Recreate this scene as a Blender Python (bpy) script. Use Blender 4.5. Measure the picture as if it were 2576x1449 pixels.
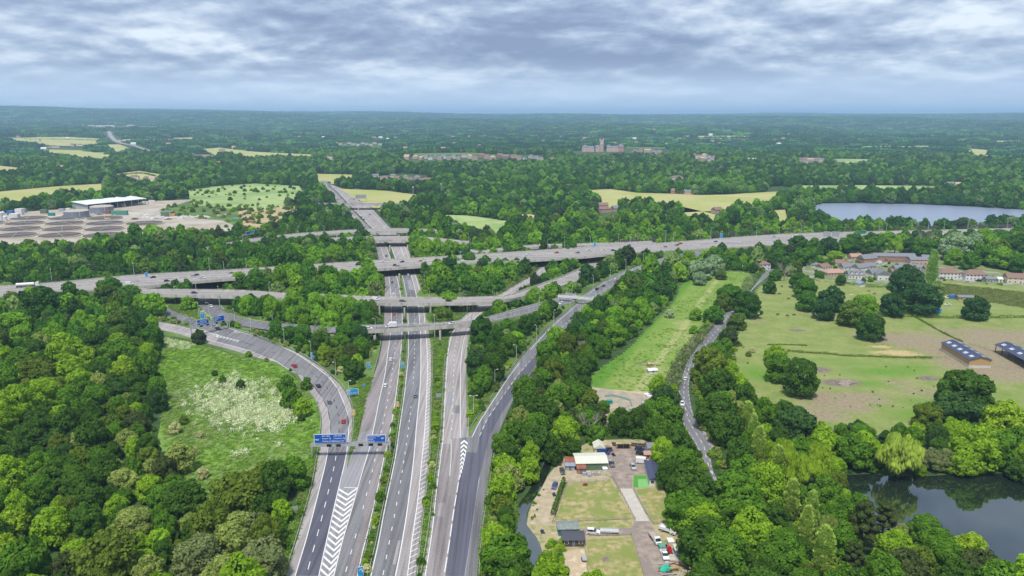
import bpy, bmesh, math, random
import numpy as np
from mathutils import Vector, Matrix
for o in list(bpy.data.objects): bpy.data.objects.remove(o)
sc = bpy.context.scene
C = sc.collection
rnd = random.Random(7)
R = math.radians
# ------------------------------------------------------------------ camera
CAM_H, FOC, W2, H2, HOR = 133.0, 1850.0, 2576.0, 1449.0, 289.0
PITCH = math.atan((H2/2-HOR)/FOC)
cam = bpy.data.cameras.new('camera'); cam.sensor_width = 36; cam.lens = FOC/W2*36
cam.clip_start = 1; cam.clip_end = 90000
camo = bpy.data.objects.new('camera', cam); C.objects.link(camo)
camo.location = (0, 0, CAM_H); camo.rotation_euler = (math.pi/2-PITCH, 0, 0)
sc.camera = camo
# ------------------------------------------------------------------ sky, sun, exposure
SUN_EL, SUN_AZ = 66, 195          # azimuth measured from +Y (view direction) clockwise: behind the camera
w = bpy.data.worlds.new('World'); sc.world = w; w.use_nodes = True
nt = w.node_tree; N = nt.nodes; L = nt.links
for n in list(N): N.remove(n)
def nd(tree, t, **kw):
    n = tree.nodes.new(t)
    for k, v in kw.items():
        if k.startswith('i_'): n.inputs[int(k[2:]) if k[2:].isdigit() else k[2:]].default_value = v
        else: setattr(n, k, v)
    return n
def math_(tree, op, a, b=None, c=None):
    n = tree.nodes.new('ShaderNodeMath'); n.operation = op
    for i, x in enumerate((a, b, c)):
        if x is None: continue
        if isinstance(x, (int, float)): n.inputs[i].default_value = x
        else: tree.links.new(x, n.inputs[i])
    return n.outputs[0]
def ramp(tree, fac, stops, interp='LINEAR'):
    n = tree.nodes.new('ShaderNodeValToRGB'); n.color_ramp.interpolation = interp
    e = n.color_ramp.elements
    while len(e) < len(stops): e.new(0.5)
    for q, (p, c) in zip(e, stops):
        q.position = p; q.color = (c[0], c[1], c[2], 1) if not isinstance(c, (int, float)) else (c, c, c, 1)
    tree.links.new(fac, n.inputs[0]); return n.outputs[0]
def mix(tree, fac, a, b, blend='MIX'):
    n = tree.nodes.new('ShaderNodeMix'); n.data_type = 'RGBA'; n.blend_type = blend
    for i, x in ((0, fac), (6, a), (7, b)):
        if isinstance(x, (int, float)): n.inputs[i].default_value = x
        elif isinstance(x, tuple): n.inputs[i].default_value = (*x[:3], 1)
        else: tree.links.new(x, n.inputs[i])
    return n.outputs[2]
tc = nd(nt, 'ShaderNodeTexCoord'); sp = nd(nt, 'ShaderNodeSeparateXYZ'); L.new(tc.outputs['Generated'], sp.inputs[0])
zz = math_(nt, 'MAXIMUM', sp.outputs[2], 0.0)
den = math_(nt, 'ADD', zz, 0.22)
cx = math_(nt, 'DIVIDE', sp.outputs[0], den); cy = math_(nt, 'DIVIDE', sp.outputs[1], den)
def cloud_noise(k, off, scale, rough, seed):
    cb = nd(nt, 'ShaderNodeCombineXYZ'); L.new(math_(nt, 'MULTIPLY', cx, k), cb.inputs[0]); L.new(math_(nt, 'ADD', math_(nt, 'MULTIPLY', cy, k), off), cb.inputs[1]); cb.inputs[2].default_value = seed
    n = nd(nt, 'ShaderNodeTexNoise', i_Scale=scale, i_Detail=10.0, i_Roughness=rough, i_Distortion=0.12); L.new(cb.outputs[0], n.inputs['Vector']); return n.outputs[0]
na = cloud_noise(1.0, 0.0, 1.55, 0.57, 3.7); nb = cloud_noise(0.965, 0.0, 1.55, 0.57, 3.7)      # the deck and the same deck a little higher up: lit tops, dark bases
big = cloud_noise(1.0, 2.0, 0.5, 0.5, 5.3)
cl = math_(nt, 'ADD', math_(nt, 'ADD', math_(nt, 'MULTIPLY', na, 0.5), math_(nt, 'MULTIPLY', big, 0.5)), math_(nt, 'MULTIPLY', math_(nt, 'SUBTRACT', na, nb), 1.1))
ccol = ramp(nt, cl, [(0.34, (0.25, 0.305, 0.44)), (0.44, (0.345, 0.41, 0.54)), (0.51, (0.46, 0.53, 0.65)), (0.58, (0.63, 0.69, 0.77)), (0.68, (0.88, 0.91, 0.94))])
hz = ramp(nt, zz, [(0.0, 1.0), (0.02, 0.75), (0.075, 0.0)], 'EASE')
sky = nd(nt, 'ShaderNodeTexSky', sky_type='NISHITA', sun_disc=False, sun_elevation=R(SUN_EL), sun_rotation=R(SUN_AZ), altitude=100, dust_density=1.5)
blue = mix(nt, 1.0, sky.outputs[0], (0.10, 0.10, 0.10), 'MULTIPLY')     # clear sky at strength 0.1 behind the cloud deck
c1 = mix(nt, 0.90, blue, ccol)
c1 = mix(nt, 1.0, c1, (0.93, 0.985, 1.05), 'MULTIPLY')
c2 = mix(nt, hz, c1, (0.60, 0.735, 0.91))
bg = nd(nt, 'ShaderNodeBackground'); L.new(c2, bg.inputs[0]); bg.inputs[1].default_value = 0.40
wo = nd(nt, 'ShaderNodeOutputWorld'); L.new(bg.outputs[0], wo.inputs[0])
sun = bpy.data.lights.new('sun', 'SUN'); sun.energy = 1.5; sun.angle = R(10); sun.color = (1, 0.96, 0.9)
suno = bpy.data.objects.new('sun', sun); C.objects.link(suno)
_az = R(SUN_AZ); _el = R(SUN_EL)
sd = Vector((math.sin(_az)*math.cos(_el), math.cos(_az)*math.cos(_el), math.sin(_el)))
suno.rotation_euler = sd.to_track_quat('Z', 'Y').to_euler(); suno.location = sd*400
sc.view_settings.view_transform = 'Standard'; sc.view_settings.look = 'None'
sc.view_settings.exposure = 1.5; sc.view_settings.gamma = 1; sc.view_settings.use_curve_mapping = False
sc.render.engine = 'CYCLES'
cy_ = sc.cycles; cy_.max_bounces = 5; cy_.diffuse_bounces = 3; cy_.glossy_bounces = 2; cy_.transmission_bounces = 2; cy_.volume_bounces = 1
cy_.transparent_max_bounces = 4; cy_.use_denoising = True; cy_.sample_clamp_indirect = 4; cy_.caustics_reflective = False; cy_.caustics_refractive = False
# ------------------------------------------------------------------ terrain and un-projection onto it
def smooth(a, b, x):
    t = np.clip((x-a)/(b-a), 0, 1); return t*t*(3-2*t)
def hgt(x, y):
    x = np.asarray(x, float); y = np.asarray(y, float)
    d = np.hypot(x, y); az = np.arctan2(x, np.maximum(y, 1))
    s1 = np.sin(az*9+d/900.)*0.5+np.sin(az*17-d/1500.+1.3)*0.3+np.sin(az*31+d/2100.+.4)*0.2
    base = 118*smooth(3200, 14500, d)
    left = (100*smooth(0.16, -0.72, az)+18*smooth(-0.2, -0.5, az))*smooth(7000, 14000, d)
    roll = 30*s1*smooth(3000, 6500, d)
    far = 52*smooth(14500, 21000, d)*(0.6+0.4*np.sin(az*23))*smooth(.1, .35, az)
    return base+left+roll*smooth(20000, 12000, d)+far
FW = np.array((0, math.cos(PITCH), -math.sin(PITCH))); UPV = np.array((0, math.sin(PITCH), math.cos(PITCH)))
def ray(u, v): return FW*FOC+np.array((1, 0, 0))*(u-W2/2)+UPV*(H2/2-v)
def U(u, v, z=0.0):
    """the point of the place, z metres above the terrain, that stands at (u, v) of the survey photograph"""
    d = ray(u, v)
    t = (z-CAM_H)/d[2] if d[2] < -1e-6 else 1e9
    p = d*t
    if not (0 < t) or math.hypot(p[0], p[1]) > 2800:
        dn = d/np.linalg.norm(d); a, b = 1500., None
        s = a
        while s < 40000:
            q = dn*s; 
            if CAM_H+q[2] < float(hgt(q[0], q[1]))+z: b = s; break
            a = s; s *= 1.01
        if b is None: b = s
        for _ in range(20):
            m = (a+b)/2; q = dn*m
            if CAM_H+q[2] < float(hgt(q[0], q[1]))+z: b = m
            else: a = m
        p = dn*b
    return Vector((p[0], p[1], CAM_H+p[2]))
def proj(p):
    q = np.array(p, float)-np.array((0, 0, CAM_H)); dz = q@FW
    return W2/2+q[0]/dz*FOC, H2/2-(q@UPV)/dz*FOC, dz
# ------------------------------------------------------------------ helpers
def tag(o, label=None, cat=None, group=None, kind=None):
    if label: o['label'] = label
    if cat: o['category'] = cat
    if group: o['group'] = group
    if kind: o['kind'] = kind
    return o
def empty(name, loc=(0, 0, 0), rz=0, label=None, cat=None, group=None):
    o = bpy.data.objects.new(name, None); C.objects.link(o); o.location = loc; o.rotation_euler = (0, 0, rz); o.empty_display_size = 0.1
    return tag(o, label, cat, group)
def mobj(name, me, parent=None, loc=(0, 0, 0), rz=0):
    o = bpy.data.objects.new(name, me); C.objects.link(o); o.location = loc; o.rotation_euler = (0, 0, rz)
    if parent: o.parent = parent
    return o
class MB:
    """collects faces, builds one mesh"""
    def __init__(s): s.v = []; s.f = []; s.m = []
    def face(s, pts, m=0):
        i = len(s.v); s.v += [tuple(p) for p in pts]; s.f.append(tuple(range(i, i+len(pts)))); s.m.append(m); return s
    def box(s, c, d, rz=0, m=0, top=(1, 1), tilt=None):
        cx, cy, cz = c; a, b, h = d[0]/2, d[1]/2, d[2]/2; co, si = math.cos(rz), math.sin(rz); i = len(s.v)
        for z, tx, ty in ((-h, 1, 1), (h, top[0], top[1])):
            for x, y in ((-a, -b), (a, -b), (a, b), (-a, b)):
                x *= tx; y *= ty
                s.v.append((cx+x*co-y*si, cy+x*si+y*co, cz+z))
        for q in ((3, 2, 1, 0), (4, 5, 6, 7), (0, 1, 5, 4), (1, 2, 6, 5), (2, 3, 7, 6), (3, 0, 4, 7)):
            s.f.append(tuple(i+k for k in q)); s.m.append(m)
        return s
    def tube(s, a, b, r0, r1=None, n=6, m=0, cap=True):
        a = Vector(a); b = Vector(b); r1 = r0 if r1 is None else r1; d = (b-a).normalized()
        x = d.orthogonal().normalized(); y = d.cross(x); i = len(s.v)
        for p, r in ((a, r0), (b, r1)):
            for k in range(n):
                t = 2*math.pi*k/n; s.v.append(tuple(p+(x*math.cos(t)+y*math.sin(t))*r))
        for k in range(n):
            s.f.append((i+k, i+(k+1) % n, i+n+(k+1) % n, i+n+k)); s.m.append(m)
        if cap:
            s.f.append(tuple(i+n+k for k in range(n))); s.m.append(m); s.f.append(tuple(i+n-1-k for k in range(n))); s.m.append(m)
        return s
    def bar(s, a, b, wd, ht, m=0):
        a = Vector(a); b = Vector(b); d = b-a; l = math.hypot(d.x, d.y); nx, ny = (-d.y/l*wd/2, d.x/l*wd/2) if l > 1e-6 else (wd/2, 0)
        i = len(s.v)
        for p in (a, b):
            for sx, z in ((-1, 0), (1, 0), (1, ht), (-1, ht)): s.v.append((p.x+nx*sx, p.y+ny*sx, p.z+z))
        for q in ((0, 1, 2, 3), (7, 6, 5, 4), (0, 4, 5, 1), (1, 5, 6, 2), (2, 6, 7, 3), (3, 7, 4, 0)):
            s.f.append(tuple(i+k for k in q)); s.m.append(m)
        return s
    def mesh(s, name, mats):
        me = bpy.data.meshes.new(name); me.from_pydata(s.v, [], s.f)
        for m in (mats if isinstance(mats, (list, tuple)) else [mats]): me.materials.append(m)
        if any(s.m): me.polygons.foreach_set('material_index', s.m)
        me.update(); return me
    def build(s, name, mats, parent=None, loc=(0, 0, 0), rz=0): return mobj(name, s.mesh(name, mats), parent, loc, rz)
# ------------------------------------------------------------------ materials
MATS = {}
def M(name, c1, c2=None, scale=0.5, rough=0.85, c3=None, detail=4, coord='pos', bump=0, spec=0.3, metal=0, lo=0.35, hi=0.65, stretch=None, big=None):
    """procedural surface: noise between two or three of its own colours"""
    if name in MATS: return MATS[name]
    m = bpy.data.materials.new(name); m.use_nodes = True; t = m.node_tree; b = t.nodes['Principled BSDF']
    b.inputs['Roughness'].default_value = rough; b.inputs['Specular IOR Level'].default_value = spec; b.inputs['Metallic'].default_value = metal
    c2 = c2 or tuple(x*0.8 for x in c1)
    if coord == 'pos': g = t.nodes.new('ShaderNodeNewGeometry').outputs['Position']
    else: g = t.nodes.new('ShaderNodeTexCoord').outputs['Object']
    if stretch:
        mp = nd(t, 'ShaderNodeMapping'); t.links.new(g, mp.inputs[0]); mp.inputs['Scale'].default_value = stretch; g = mp.outputs[0]
    n = nd(t, 'ShaderNodeTexNoise', i_Scale=scale, i_Detail=float(detail), i_Roughness=0.6); t.links.new(g, n.inputs['Vector'])
    stops = [(lo, c1), (hi, c2)] if c3 is None else [(lo, c1), ((lo+hi)/2, c2), (hi, c3)]
    col = ramp(t, n.outputs[0], stops)
    if big:
        nb = nd(t, 'ShaderNodeTexNoise', i_Scale=big[0], i_Detail=5.0); t.links.new(g, nb.inputs['Vector'])
        col = mix(t, ramp(t, nb.outputs[0], [(big[2] if len(big) > 2 else 0.42, 0.0), (big[3] if len(big) > 3 else 0.6, 1.0)]), col, big[1])
    t.links.new(col, b.inputs['Base Color'])
    if bump:
        bp = nd(t, 'ShaderNodeBump', i_Strength=bump, i_Distance=0.3); t.links.new(n.outputs[0], bp.inputs['Height']); t.links.new(bp.outputs[0], b.inputs['Normal'])
    MATS[name] = m; return m
def leafmat(name, attr=True, lightness=1.0, trans=0.36):
    m = bpy.data.materials.new(name); m.use_nodes = True; t = m.node_tree
    for n in list(t.nodes): t.nodes.remove(n)
    at = nd(t, 'ShaderNodeAttribute', attribute_type='INSTANCER', attribute_name='tint')
    va = nd(t, 'ShaderNodeAttribute', attribute_type='GEOMETRY', attribute_name='leafvar')
    f = ramp(t, va.outputs['Fac'], [(0.0, (0.66, 0.70, 0.62)), (0.5, (1.0, 1.0, 1.0)), (1.0, (1.42, 1.33, 1.30))])
    col = mix(t, 1.0, at.outputs['Color'], f, 'MULTIPLY')
    d = nd(t, 'ShaderNodeBsdfDiffuse'); tr = nd(t, 'ShaderNodeBsdfTranslucent'); t.links.new(col, d.inputs[0])
    t.links.new(mix(t, 1.0, col, (1.0, 1.15, 0.55), 'MULTIPLY'), tr.inputs[0])
    ms = nd(t, 'ShaderNodeMixShader'); ms.inputs[0].default_value = trans; t.links.new(d.outputs[0], ms.inputs[1]); t.links.new(tr.outputs[0], ms.inputs[2])
    ou = nd(t, 'ShaderNodeOutputMaterial'); t.links.new(ms.outputs[0], ou.inputs[0]); return m
LEAF = leafmat('leaf')
BARK = M('bark', (0.09, 0.075, 0.06), (0.15, 0.13, 0.11), 3, 0.9, coord='obj')
PALEBARK = M('pale_bark', (0.36, 0.32, 0.27), (0.24, 0.21, 0.18), 3, 0.9, coord='obj')
GROUND = M('woodland_floor', (0.03, 0.062, 0.014), (0.06, 0.11, 0.022), 0.12, 0.95, c3=(0.09, 0.15, 0.035), detail=8, big=(0.004, (0.03, 0.065, 0.018)))
VERGE = M('verge_grass', (0.07, 0.15, 0.02), (0.12, 0.21, 0.035), 0.5, 0.95, c3=(0.16, 0.21, 0.065), detail=9, bump=0.6, big=(0.035, (0.075, 0.12, 0.03)))
MEADOW = M('meadow_grass', (0.09, 0.20, 0.014), (0.14, 0.27, 0.022), 0.35, 0.95, c3=(0.21, 0.32, 0.05), detail=9, bump=0.8, big=(0.025, (0.17, 0.25, 0.07)))
LAWN = M('bright_strip_grass', (0.11, 0.24, 0.018), (0.17, 0.31, 0.03), 0.3, 0.95, c3=(0.22, 0.33, 0.06), detail=8, bump=0.4, big=(0.03, (0.24, 0.31, 0.075)))
PASTURE = M('grazed_pasture', (0.17, 0.21, 0.045), (0.235, 0.255, 0.075), 0.12, 0.95, c3=(0.30, 0.29, 0.115), detail=9, bump=0.4, big=(0.017, (0.22, 0.175, 0.10), 0.5, 0.66))
PASTUREG = M('lush_pasture', (0.12, 0.20, 0.03), (0.18, 0.25, 0.05), 0.15, 0.95, c3=(0.25, 0.26, 0.095), detail=9, bump=0.4, big=(0.03, (0.235, 0.185, 0.115), 0.53, 0.64))
SOIL = M('trodden_soil', (0.22, 0.155, 0.10), (0.30, 0.22, 0.15), 0.2, 0.95, c3=(0.20, 0.20, 0.08), detail=9, bump=0.3, hi=0.72)
STRAW = M('pale_straw', (0.42, 0.30, 0.14), (0.5, 0.38, 0.2), 0.5, 0.95, c3=(0.36, 0.26, 0.13), detail=9)
DRYLAWN = M('dry_lawn', (0.19, 0.22, 0.055), (0.29, 0.265, 0.10), 0.45, 0.95, c3=(0.40, 0.33, 0.18), detail=10, bump=0.5, big=(0.11, (0.20, 0.235, 0.06), 0.46, 0.6), lo=.38, hi=.62)
SAND = M('sandy_ground', (0.50, 0.39, 0.25), (0.42, 0.33, 0.22), 0.35, 0.95, c3=(0.58, 0.48, 0.34), detail=9, bump=0.3)
GRAVEL = M('gravel_track', (0.20, 0.16, 0.13), (0.29, 0.235, 0.195), 0.4, 0.95, c3=(0.37, 0.30, 0.25), detail=10, bump=0.4, big=(.12, (.24, .2, .17), .45, .6))
CONC = M('pale_concrete', (0.50, 0.46, 0.40), (0.42, 0.39, 0.34), 0.5, 0.85, detail=8)
def road_mat(name, c, var=0.14, big=0.03, along='y'):
    m = bpy.data.materials.new(name); m.use_nodes = True; t = m.node_tree; b = t.nodes['Principled BSDF']; b.inputs['Roughness'].default_value = .8; b.inputs['Specular IOR Level'].default_value = .25
    g = t.nodes.new('ShaderNodeNewGeometry').outputs['Position']; fac = []
    for sc3, det, k in (((.9, .012, 1) if along == 'y' else (.012, .9, 1), 3., 1.6), ((.06, .02, 1) if along == 'y' else (.02, .06, 1), 4., .8), ((1.3, 1.3, 1), 6., .55)):
        mp = nd(t, 'ShaderNodeMapping'); t.links.new(g, mp.inputs[0]); mp.inputs['Scale'].default_value = sc3
        n = nd(t, 'ShaderNodeTexNoise', i_Scale=1.0, i_Detail=det, i_Roughness=.6); t.links.new(mp.outputs[0], n.inputs['Vector']); fac.append(math_(t, 'MULTIPLY', math_(t, 'SUBTRACT', n.outputs[0], .5), k))
    f = math_(t, 'ADD', math_(t, 'ADD', fac[0], fac[1]), fac[2])
    col = ramp(t, math_(t, 'ADD', f, .5), [(.2, tuple(x*(1-2.4*var) for x in c)), (.5, c), (.8, tuple(x*(1+1.9*var) for x in c))]); t.links.new(col, b.inputs['Base Color']); MATS[name] = m; return m
ASPH = road_mat('worn_asphalt', (0.235, 0.21, 0.206), 0.16); ASPHN = road_mat('new_asphalt', (0.098, 0.098, 0.125), 0.12)
ASPHM = road_mat('grey_asphalt', (0.162, 0.16, 0.166), 0.16); ASPHL = road_mat('pale_asphalt', (0.30, 0.272, 0.262), 0.14); ASPHG = road_mat('gore_asphalt', (0.26, 0.255, 0.265), 0.10)
ASPHB = road_mat('bridge_asphalt', (0.285, 0.262, 0.25), along='x'); LANE = road_mat('lane_asphalt', (0.182, 0.178, 0.184), 0.16)
PAINT = M('road_paint', (0.72, 0.72, 0.70), (0.5, 0.5, 0.49), 1.2, 0.7, detail=8, lo=0.45, hi=0.75)
BCONC = M('bridge_concrete', (0.36, 0.33, 0.285), (0.53, 0.49, 0.43), 0.35, 0.85, c3=(0.58, 0.54, 0.48), detail=9, stretch=(1, 1, .25))
GALV = M('galvanised_steel', (0.44, 0.45, 0.46), (0.55, 0.55, 0.55), 1, 0.5, metal=0.3, coord='obj')
WHITE = M('white_paint', (0.78, 0.77, 0.74), (0.66, 0.65, 0.62), 0.6, 0.6, coord='obj', detail=6)
GREYM = M('grey_metal', (0.30, 0.31, 0.33), (0.38, 0.39, 0.40), 0.7, 0.5, coord='obj')
BLACKM = M('black_metal', (0.012, 0.012, 0.014), (0.03, 0.03, 0.03), 1, 0.5, coord='obj')
RUST = M('rusty_steel', (0.24, 0.075, 0.045), (0.32, 0.12, 0.07), 1, 0.8, coord='obj')
DARKWOOD = M('dark_timber', (0.07, 0.05, 0.04), (0.11, 0.08, 0.06), 1.5, 0.85, coord='obj')
PALEWOOD = M('larch_boards', (0.42, 0.27, 0.12), (0.52, 0.35, 0.17), 0.8, 0.8, coord='obj', stretch=(4, 4, 0.4))
FENCEW = M('weathered_fence', (0.30, 0.26, 0.20), (0.38, 0.33, 0.26), 1.2, 0.85, coord='obj')
GLASS = M('dark_glass', (0.02, 0.025, 0.03), (0.035, 0.04, 0.05), 1, 0.12, coord='obj', spec=0.6)
TYRE = M('tyre_rubber', (0.015, 0.015, 0.016), (0.025, 0.025, 0.025), 3, 0.9, coord='obj')
# ------------------------------------------------------------------ ground sheet
def make_ground():
    rows = [-400, -150, 0, 80]+list(np.arange(120, 1500, 40))+list(np.geomspace(1500, 45000, 110))
    cols = np.linspace(-1.25, 1.25, 141)
    vs = []
    for r in rows:
        for c in cols:
            if r <= 80: x, y = c*700, r
            else: x, y = r*math.tan(c*0.82), r
            vs.append((x, y, float(hgt(x, y))))
    n = len(cols); fs = []
    for i in range(len(rows)-1):
        for j in range(n-1): fs.append((i*n+j, i*n+j+1, (i+1)*n+j+1, (i+1)*n+j))
    me = bpy.data.meshes.new('ground'); me.from_pydata(vs, [], fs); me.materials.append(GROUND); me.update()
    for p in me.polygons: p.use_smooth = True
    return tag(mobj('ground', me), 'dark green land stretching away to the horizon', 'ground', kind='structure')
make_ground()
OPEN = []            # world polygons kept clear of trees: (Nx2 array, margin)
def wp(pts): return [U(*p) for p in pts]
def catmull(P, step):
    P = [Vector(p) for p in P]
    if len(P) == 2: P = [P[0], (P[0]+P[1])/2, P[1]]
    Q = [P[0]*2-P[1]]+P+[P[-1]*2-P[-2]]; out = []
    for i in range(1, len(Q)-2):
        p0, p1, p2, p3 = Q[i-1:i+3]
        def tj(t, a, b): return t+max(1e-4, (b-a).length)**0.5
        t0 = 0; t1 = tj(t0, p0, p1); t2 = tj(t1, p1, p2); t3 = tj(t2, p2, p3)
        n = max(1, int((p2-p1).length/step))
        for k in range(n):
            t = t1+(t2-t1)*k/n
            A1 = p0*((t1-t)/(t1-t0))+p1*((t-t0)/(t1-t0)); A2 = p1*((t2-t)/(t2-t1))+p2*((t-t1)/(t2-t1)); A3 = p2*((t3-t)/(t3-t2))+p3*((t-t2)/(t3-t2))
            B1 = A1*((t2-t)/(t2-t0))+A2*((t-t0)/(t2-t0)); B2 = A2*((t3-t)/(t3-t1))+A3*((t-t1)/(t3-t1))
            out.append(B1*((t2-t)/(t2-t1))+B2*((t-t1)/(t2-t1)))
    out.append(P[-1]); return out
def resample(P, n):
    P = [Vector(p) for p in P]; d = [0]
    for a, b in zip(P, P[1:]): d.append(d[-1]+(b-a).length)
    out = []; j = 0
    for k in range(n):
        s = d[-1]*k/(n-1)
        while j < len(d)-2 and d[j+1] < s: j += 1
        f = (s-d[j])/max(1e-6, d[j+1]-d[j]); out.append(P[j].lerp(P[j+1], min(1, f)))
    return out
def length(P): return sum((Vector(b)-Vector(a)).length for a, b in zip(P, P[1:]))
def offset(P, d):
    out = []
    for i, p in enumerate(P):
        a = P[max(0, i-1)]; b = P[min(len(P)-1, i+1)]; t = b-a; l = math.hypot(t.x, t.y) or 1
        out.append(Vector((p.x+t.y/l*d, p.y-t.x/l*d, p.z)))   # d > 0: to the right of travel
    return out
def up(P, z): return [Vector((p.x, p.y, p.z+z)) for p in P]
def strip(mb, A, B, m=0):
    i = len(mb.v); n = len(A); mb.v += [tuple(p) for p in A]+[tuple(p) for p in B]
    for k in range(n-1): mb.f.append((i+k, i+n+k, i+n+k+1, i+k+1)); mb.m.append(m)
def line_strip(mb, P, wd, z=0.02):
    strip(mb, up(offset(P, -wd/2), z), up(offset(P, wd/2), z))
def cut(P, a, b):
    d = 0; out = []
    for p, q in zip(P, P[1:]):
        l = (q-p).length
        if d+l < a: d += l; continue
        if d > b: break
        if not out: out.append(p.lerp(q, max(0, (a-d)/max(l, 1e-6))))
        out.append(p.lerp(q, min(1, max(0, (b-d)/max(l, 1e-6))))); d += l
    return out
def dashes(mb, P, wd, on, gap, z=0.02, start=0):
    T = length(P); s = start
    while s < T:
        c = cut(P, s, min(T, s+on))
        if len(c) > 1: line_strip(mb, c, wd, z)
        s += on+gap
def sheet(name, pts, mat, z=0.02, label=None, cat='ground', margin=2.0, clear=True, smoothed=0, parent=None, kind='structure'):
    P = wp(pts)
    if smoothed:
        P = catmull(P+[P[0]], smoothed)[:-1]
    if clear: OPEN.append((np.array([(p.x, p.y) for p in P]), margin))
    me = bpy.data.meshes.new(name)
    me.from_pydata([(p.x, p.y, float(hgt(p.x, p.y))+z) for p in P], [], [tuple(range(len(P)))]); me.materials.append(mat); me.update()
    if me.polygons[0].normal.z < 0: me.flip_normals()
    o = mobj(name, me, parent)
    if not parent: tag(o, label or name.replace('_', ' '), cat, kind=kind)
    return o
class Road:
    def __init__(s, name, left, right, mat, z=0.03, label=None, step=5, margin=6.0, smooth_=True):
        A = wp(left); B = wp(right)
        A = catmull(A, step); B = catmull(B, step)
        n = max(len(A), len(B)); A = resample(A, n); B = resample(B, n)
        for q in A+B:
            if math.hypot(q.x, q.y) < 2800: q.z = max(q.z, 0.0)
        s.A = up(A, z); s.B = up(B, z)
        s.mid = [(a+b)/2 for a, b in zip(s.A, s.B)]
        mb = MB(); strip(mb, s.A, s.B); s.o = mb.build(name, mat); tag(s.o, label, 'road', kind='structure')
        OPEN.append((np.array([(p.x, p.y) for p in s.A+s.B[::-1]]), margin)); s.z = z
    def lines(s, name, specs):
        """specs: (image points or 'A'/'B' offset, width, None | (on, gap))"""
        mb = MB()
        for pts, wd, da in specs:
            if isinstance(pts, tuple) and isinstance(pts[0], str):
                P = offset(s.A, pts[1]) if pts[0] == 'A' else (offset(s.B, pts[1]) if pts[0] == 'B' else [a.lerp(b, pts[1]) for a, b in zip(s.A, s.B)])
            else: P = up(catmull(wp(pts), 4), s.z)
            if da: dashes(mb, P, wd, *da)
            else: line_strip(mb, P, wd)
        return mb.build(name, PAINT, s.o)
def barrier(pts, label, hp=0.75, world=False, group='crash barriers along the motorway', dz=0.0):
    P = pts if world else catmull(wp(pts), 6)
    P = up(P, dz)
    e = empty('crash_barrier', P[0], 0, label, 'barrier', group)
    o = P[0]; mb = MB()
    Q = [p-o for p in P]
    for a, b in zip(Q, Q[1:]): mb.bar(a+Vector((0, 0, hp-0.32)), b+Vector((0, 0, hp-0.32)), 0.12, 0.34)
    mb.build('rail', GALV, e); mb = MB()
    n = max(2, int(length(Q)/4))
    for p in resample(Q, n): mb.box((p.x, p.y, p.z+(hp-.3)/2), (0.12, 0.12, hp-.3))
    tag(mb.build('posts', GREYM, e), kind='stuff'); return e
def deck(name, left, right, mat, label, bridges=(), thick=1.3, par=0.9, embank=True, step=6, edge=0.35, cat='bridge', lines=()):
    """elevated road: slab, parapets, and earth slopes wherever it is not a bridge; bridges = [(u0,u1)]"""
    A = catmull(wp(left), step); B = catmull(wp(right), step); n = max(len(A), len(B)); A = resample(A, n); B = resample(B, n)
    e = empty(name, (A[0]+B[0])/2, 0, label, cat); o = Vector(e.location)
    rel = lambda P: [p-o for p in P]
    mb = MB(); strip(mb, rel(A), rel(B)); mb.build('road_surface', mat, e)
    mb = MB(); Al = offset(A, -edge); Bl = offset(B, edge)
    for P, Q in ((A, Al), (B, Bl)):
        a0, a1 = rel(up(P, par)), rel(up(Q, par)); sgn = P is A
        b0, b1 = rel(P), rel(up(Q, -thick))
        if sgn: strip(mb, a1, a0); strip(mb, a0, b0); strip(mb, b1, a1)
        else: strip(mb, a0, a1); strip(mb, b0, a0); strip(mb, a1, b1)
    strip(mb, rel(up(Bl, -thick)), rel(up(Al, -thick)))
    mb.build('slab', BCONC, e)
    for P in (Al, Bl):
        mb = MB(); Q = rel(up(P, par+0.35))
        for a, b in zip(Q, Q[1:]): mb.bar(a, b, 0.08, 0.08)
        mb.build('handrail', GALV, e)
    if lines:
        mb = MB()
        for f, wd, da in lines:
            P = [a.lerp(b, f) for a, b in zip(rel(A), rel(B))]
            if da: dashes(mb, P, wd, *da)
            else: line_strip(mb, P, wd)
        mb.build('lane_markings', PAINT, e)
    if embank:
        isb = [any(u0 <= proj((a+b)/2)[0] <= u1 for u0, u1 in bridges) for a, b in zip(A, B)]
        mb = MB(); k = 0
        while k < n-1:
            if isb[k] or isb[k+1]: k += 1; continue
            j = k
            while j < n-1 and not (isb[j] or isb[j+1]): j += 1
            for P, sg in ((Al, -1), (Bl, 1)):
                S = P[k:j+1]; T = []
                O = offset(P, sg*1.0)
                for q, t in zip(P[k:j+1], O[k:j+1]):
                    dv = t-q; hh = max(0.0, q.z-0.0); T.append(Vector((q.x+dv.x*hh*1.6, q.y+dv.y*hh*1.6, -0.1)))
                S = up(S, -0.25)
                if sg < 0: strip(mb, T, S)
                else: strip(mb, S, T)
            for kk in (k, j):       # end walls under the abutments
                mb.face([Al[kk]+Vector((0, 0, -thick)), Bl[kk]+Vector((0, 0, -thick)), Vector((Bl[kk].x, Bl[kk].y, -.1)), Vector((Al[kk].x, Al[kk].y, -.1))], 1)
            k = j+1
        if mb.f: tag(mb.build('embankment', [VERGE, BCONC]), 'grassy slope carrying the raised road', 'embankment', kind='structure')
    poly = np.array([(p.x, p.y) for p in A+B[::-1]])
    OPEN.append((poly, 5.5))
    e_A, e_B = A, B
    return e, A, B
def pier(parent, u, v, ztop, rad=0.6, z0=0.0):
    p = U(u, v, 0); o = Vector(parent.location); MB().tube((p.x-o.x, p.y-o.y, z0-0.2-o.z), (p.x-o.x, p.y-o.y, ztop-o.z), rad, n=10).build('pier', BCONC, parent)

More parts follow.
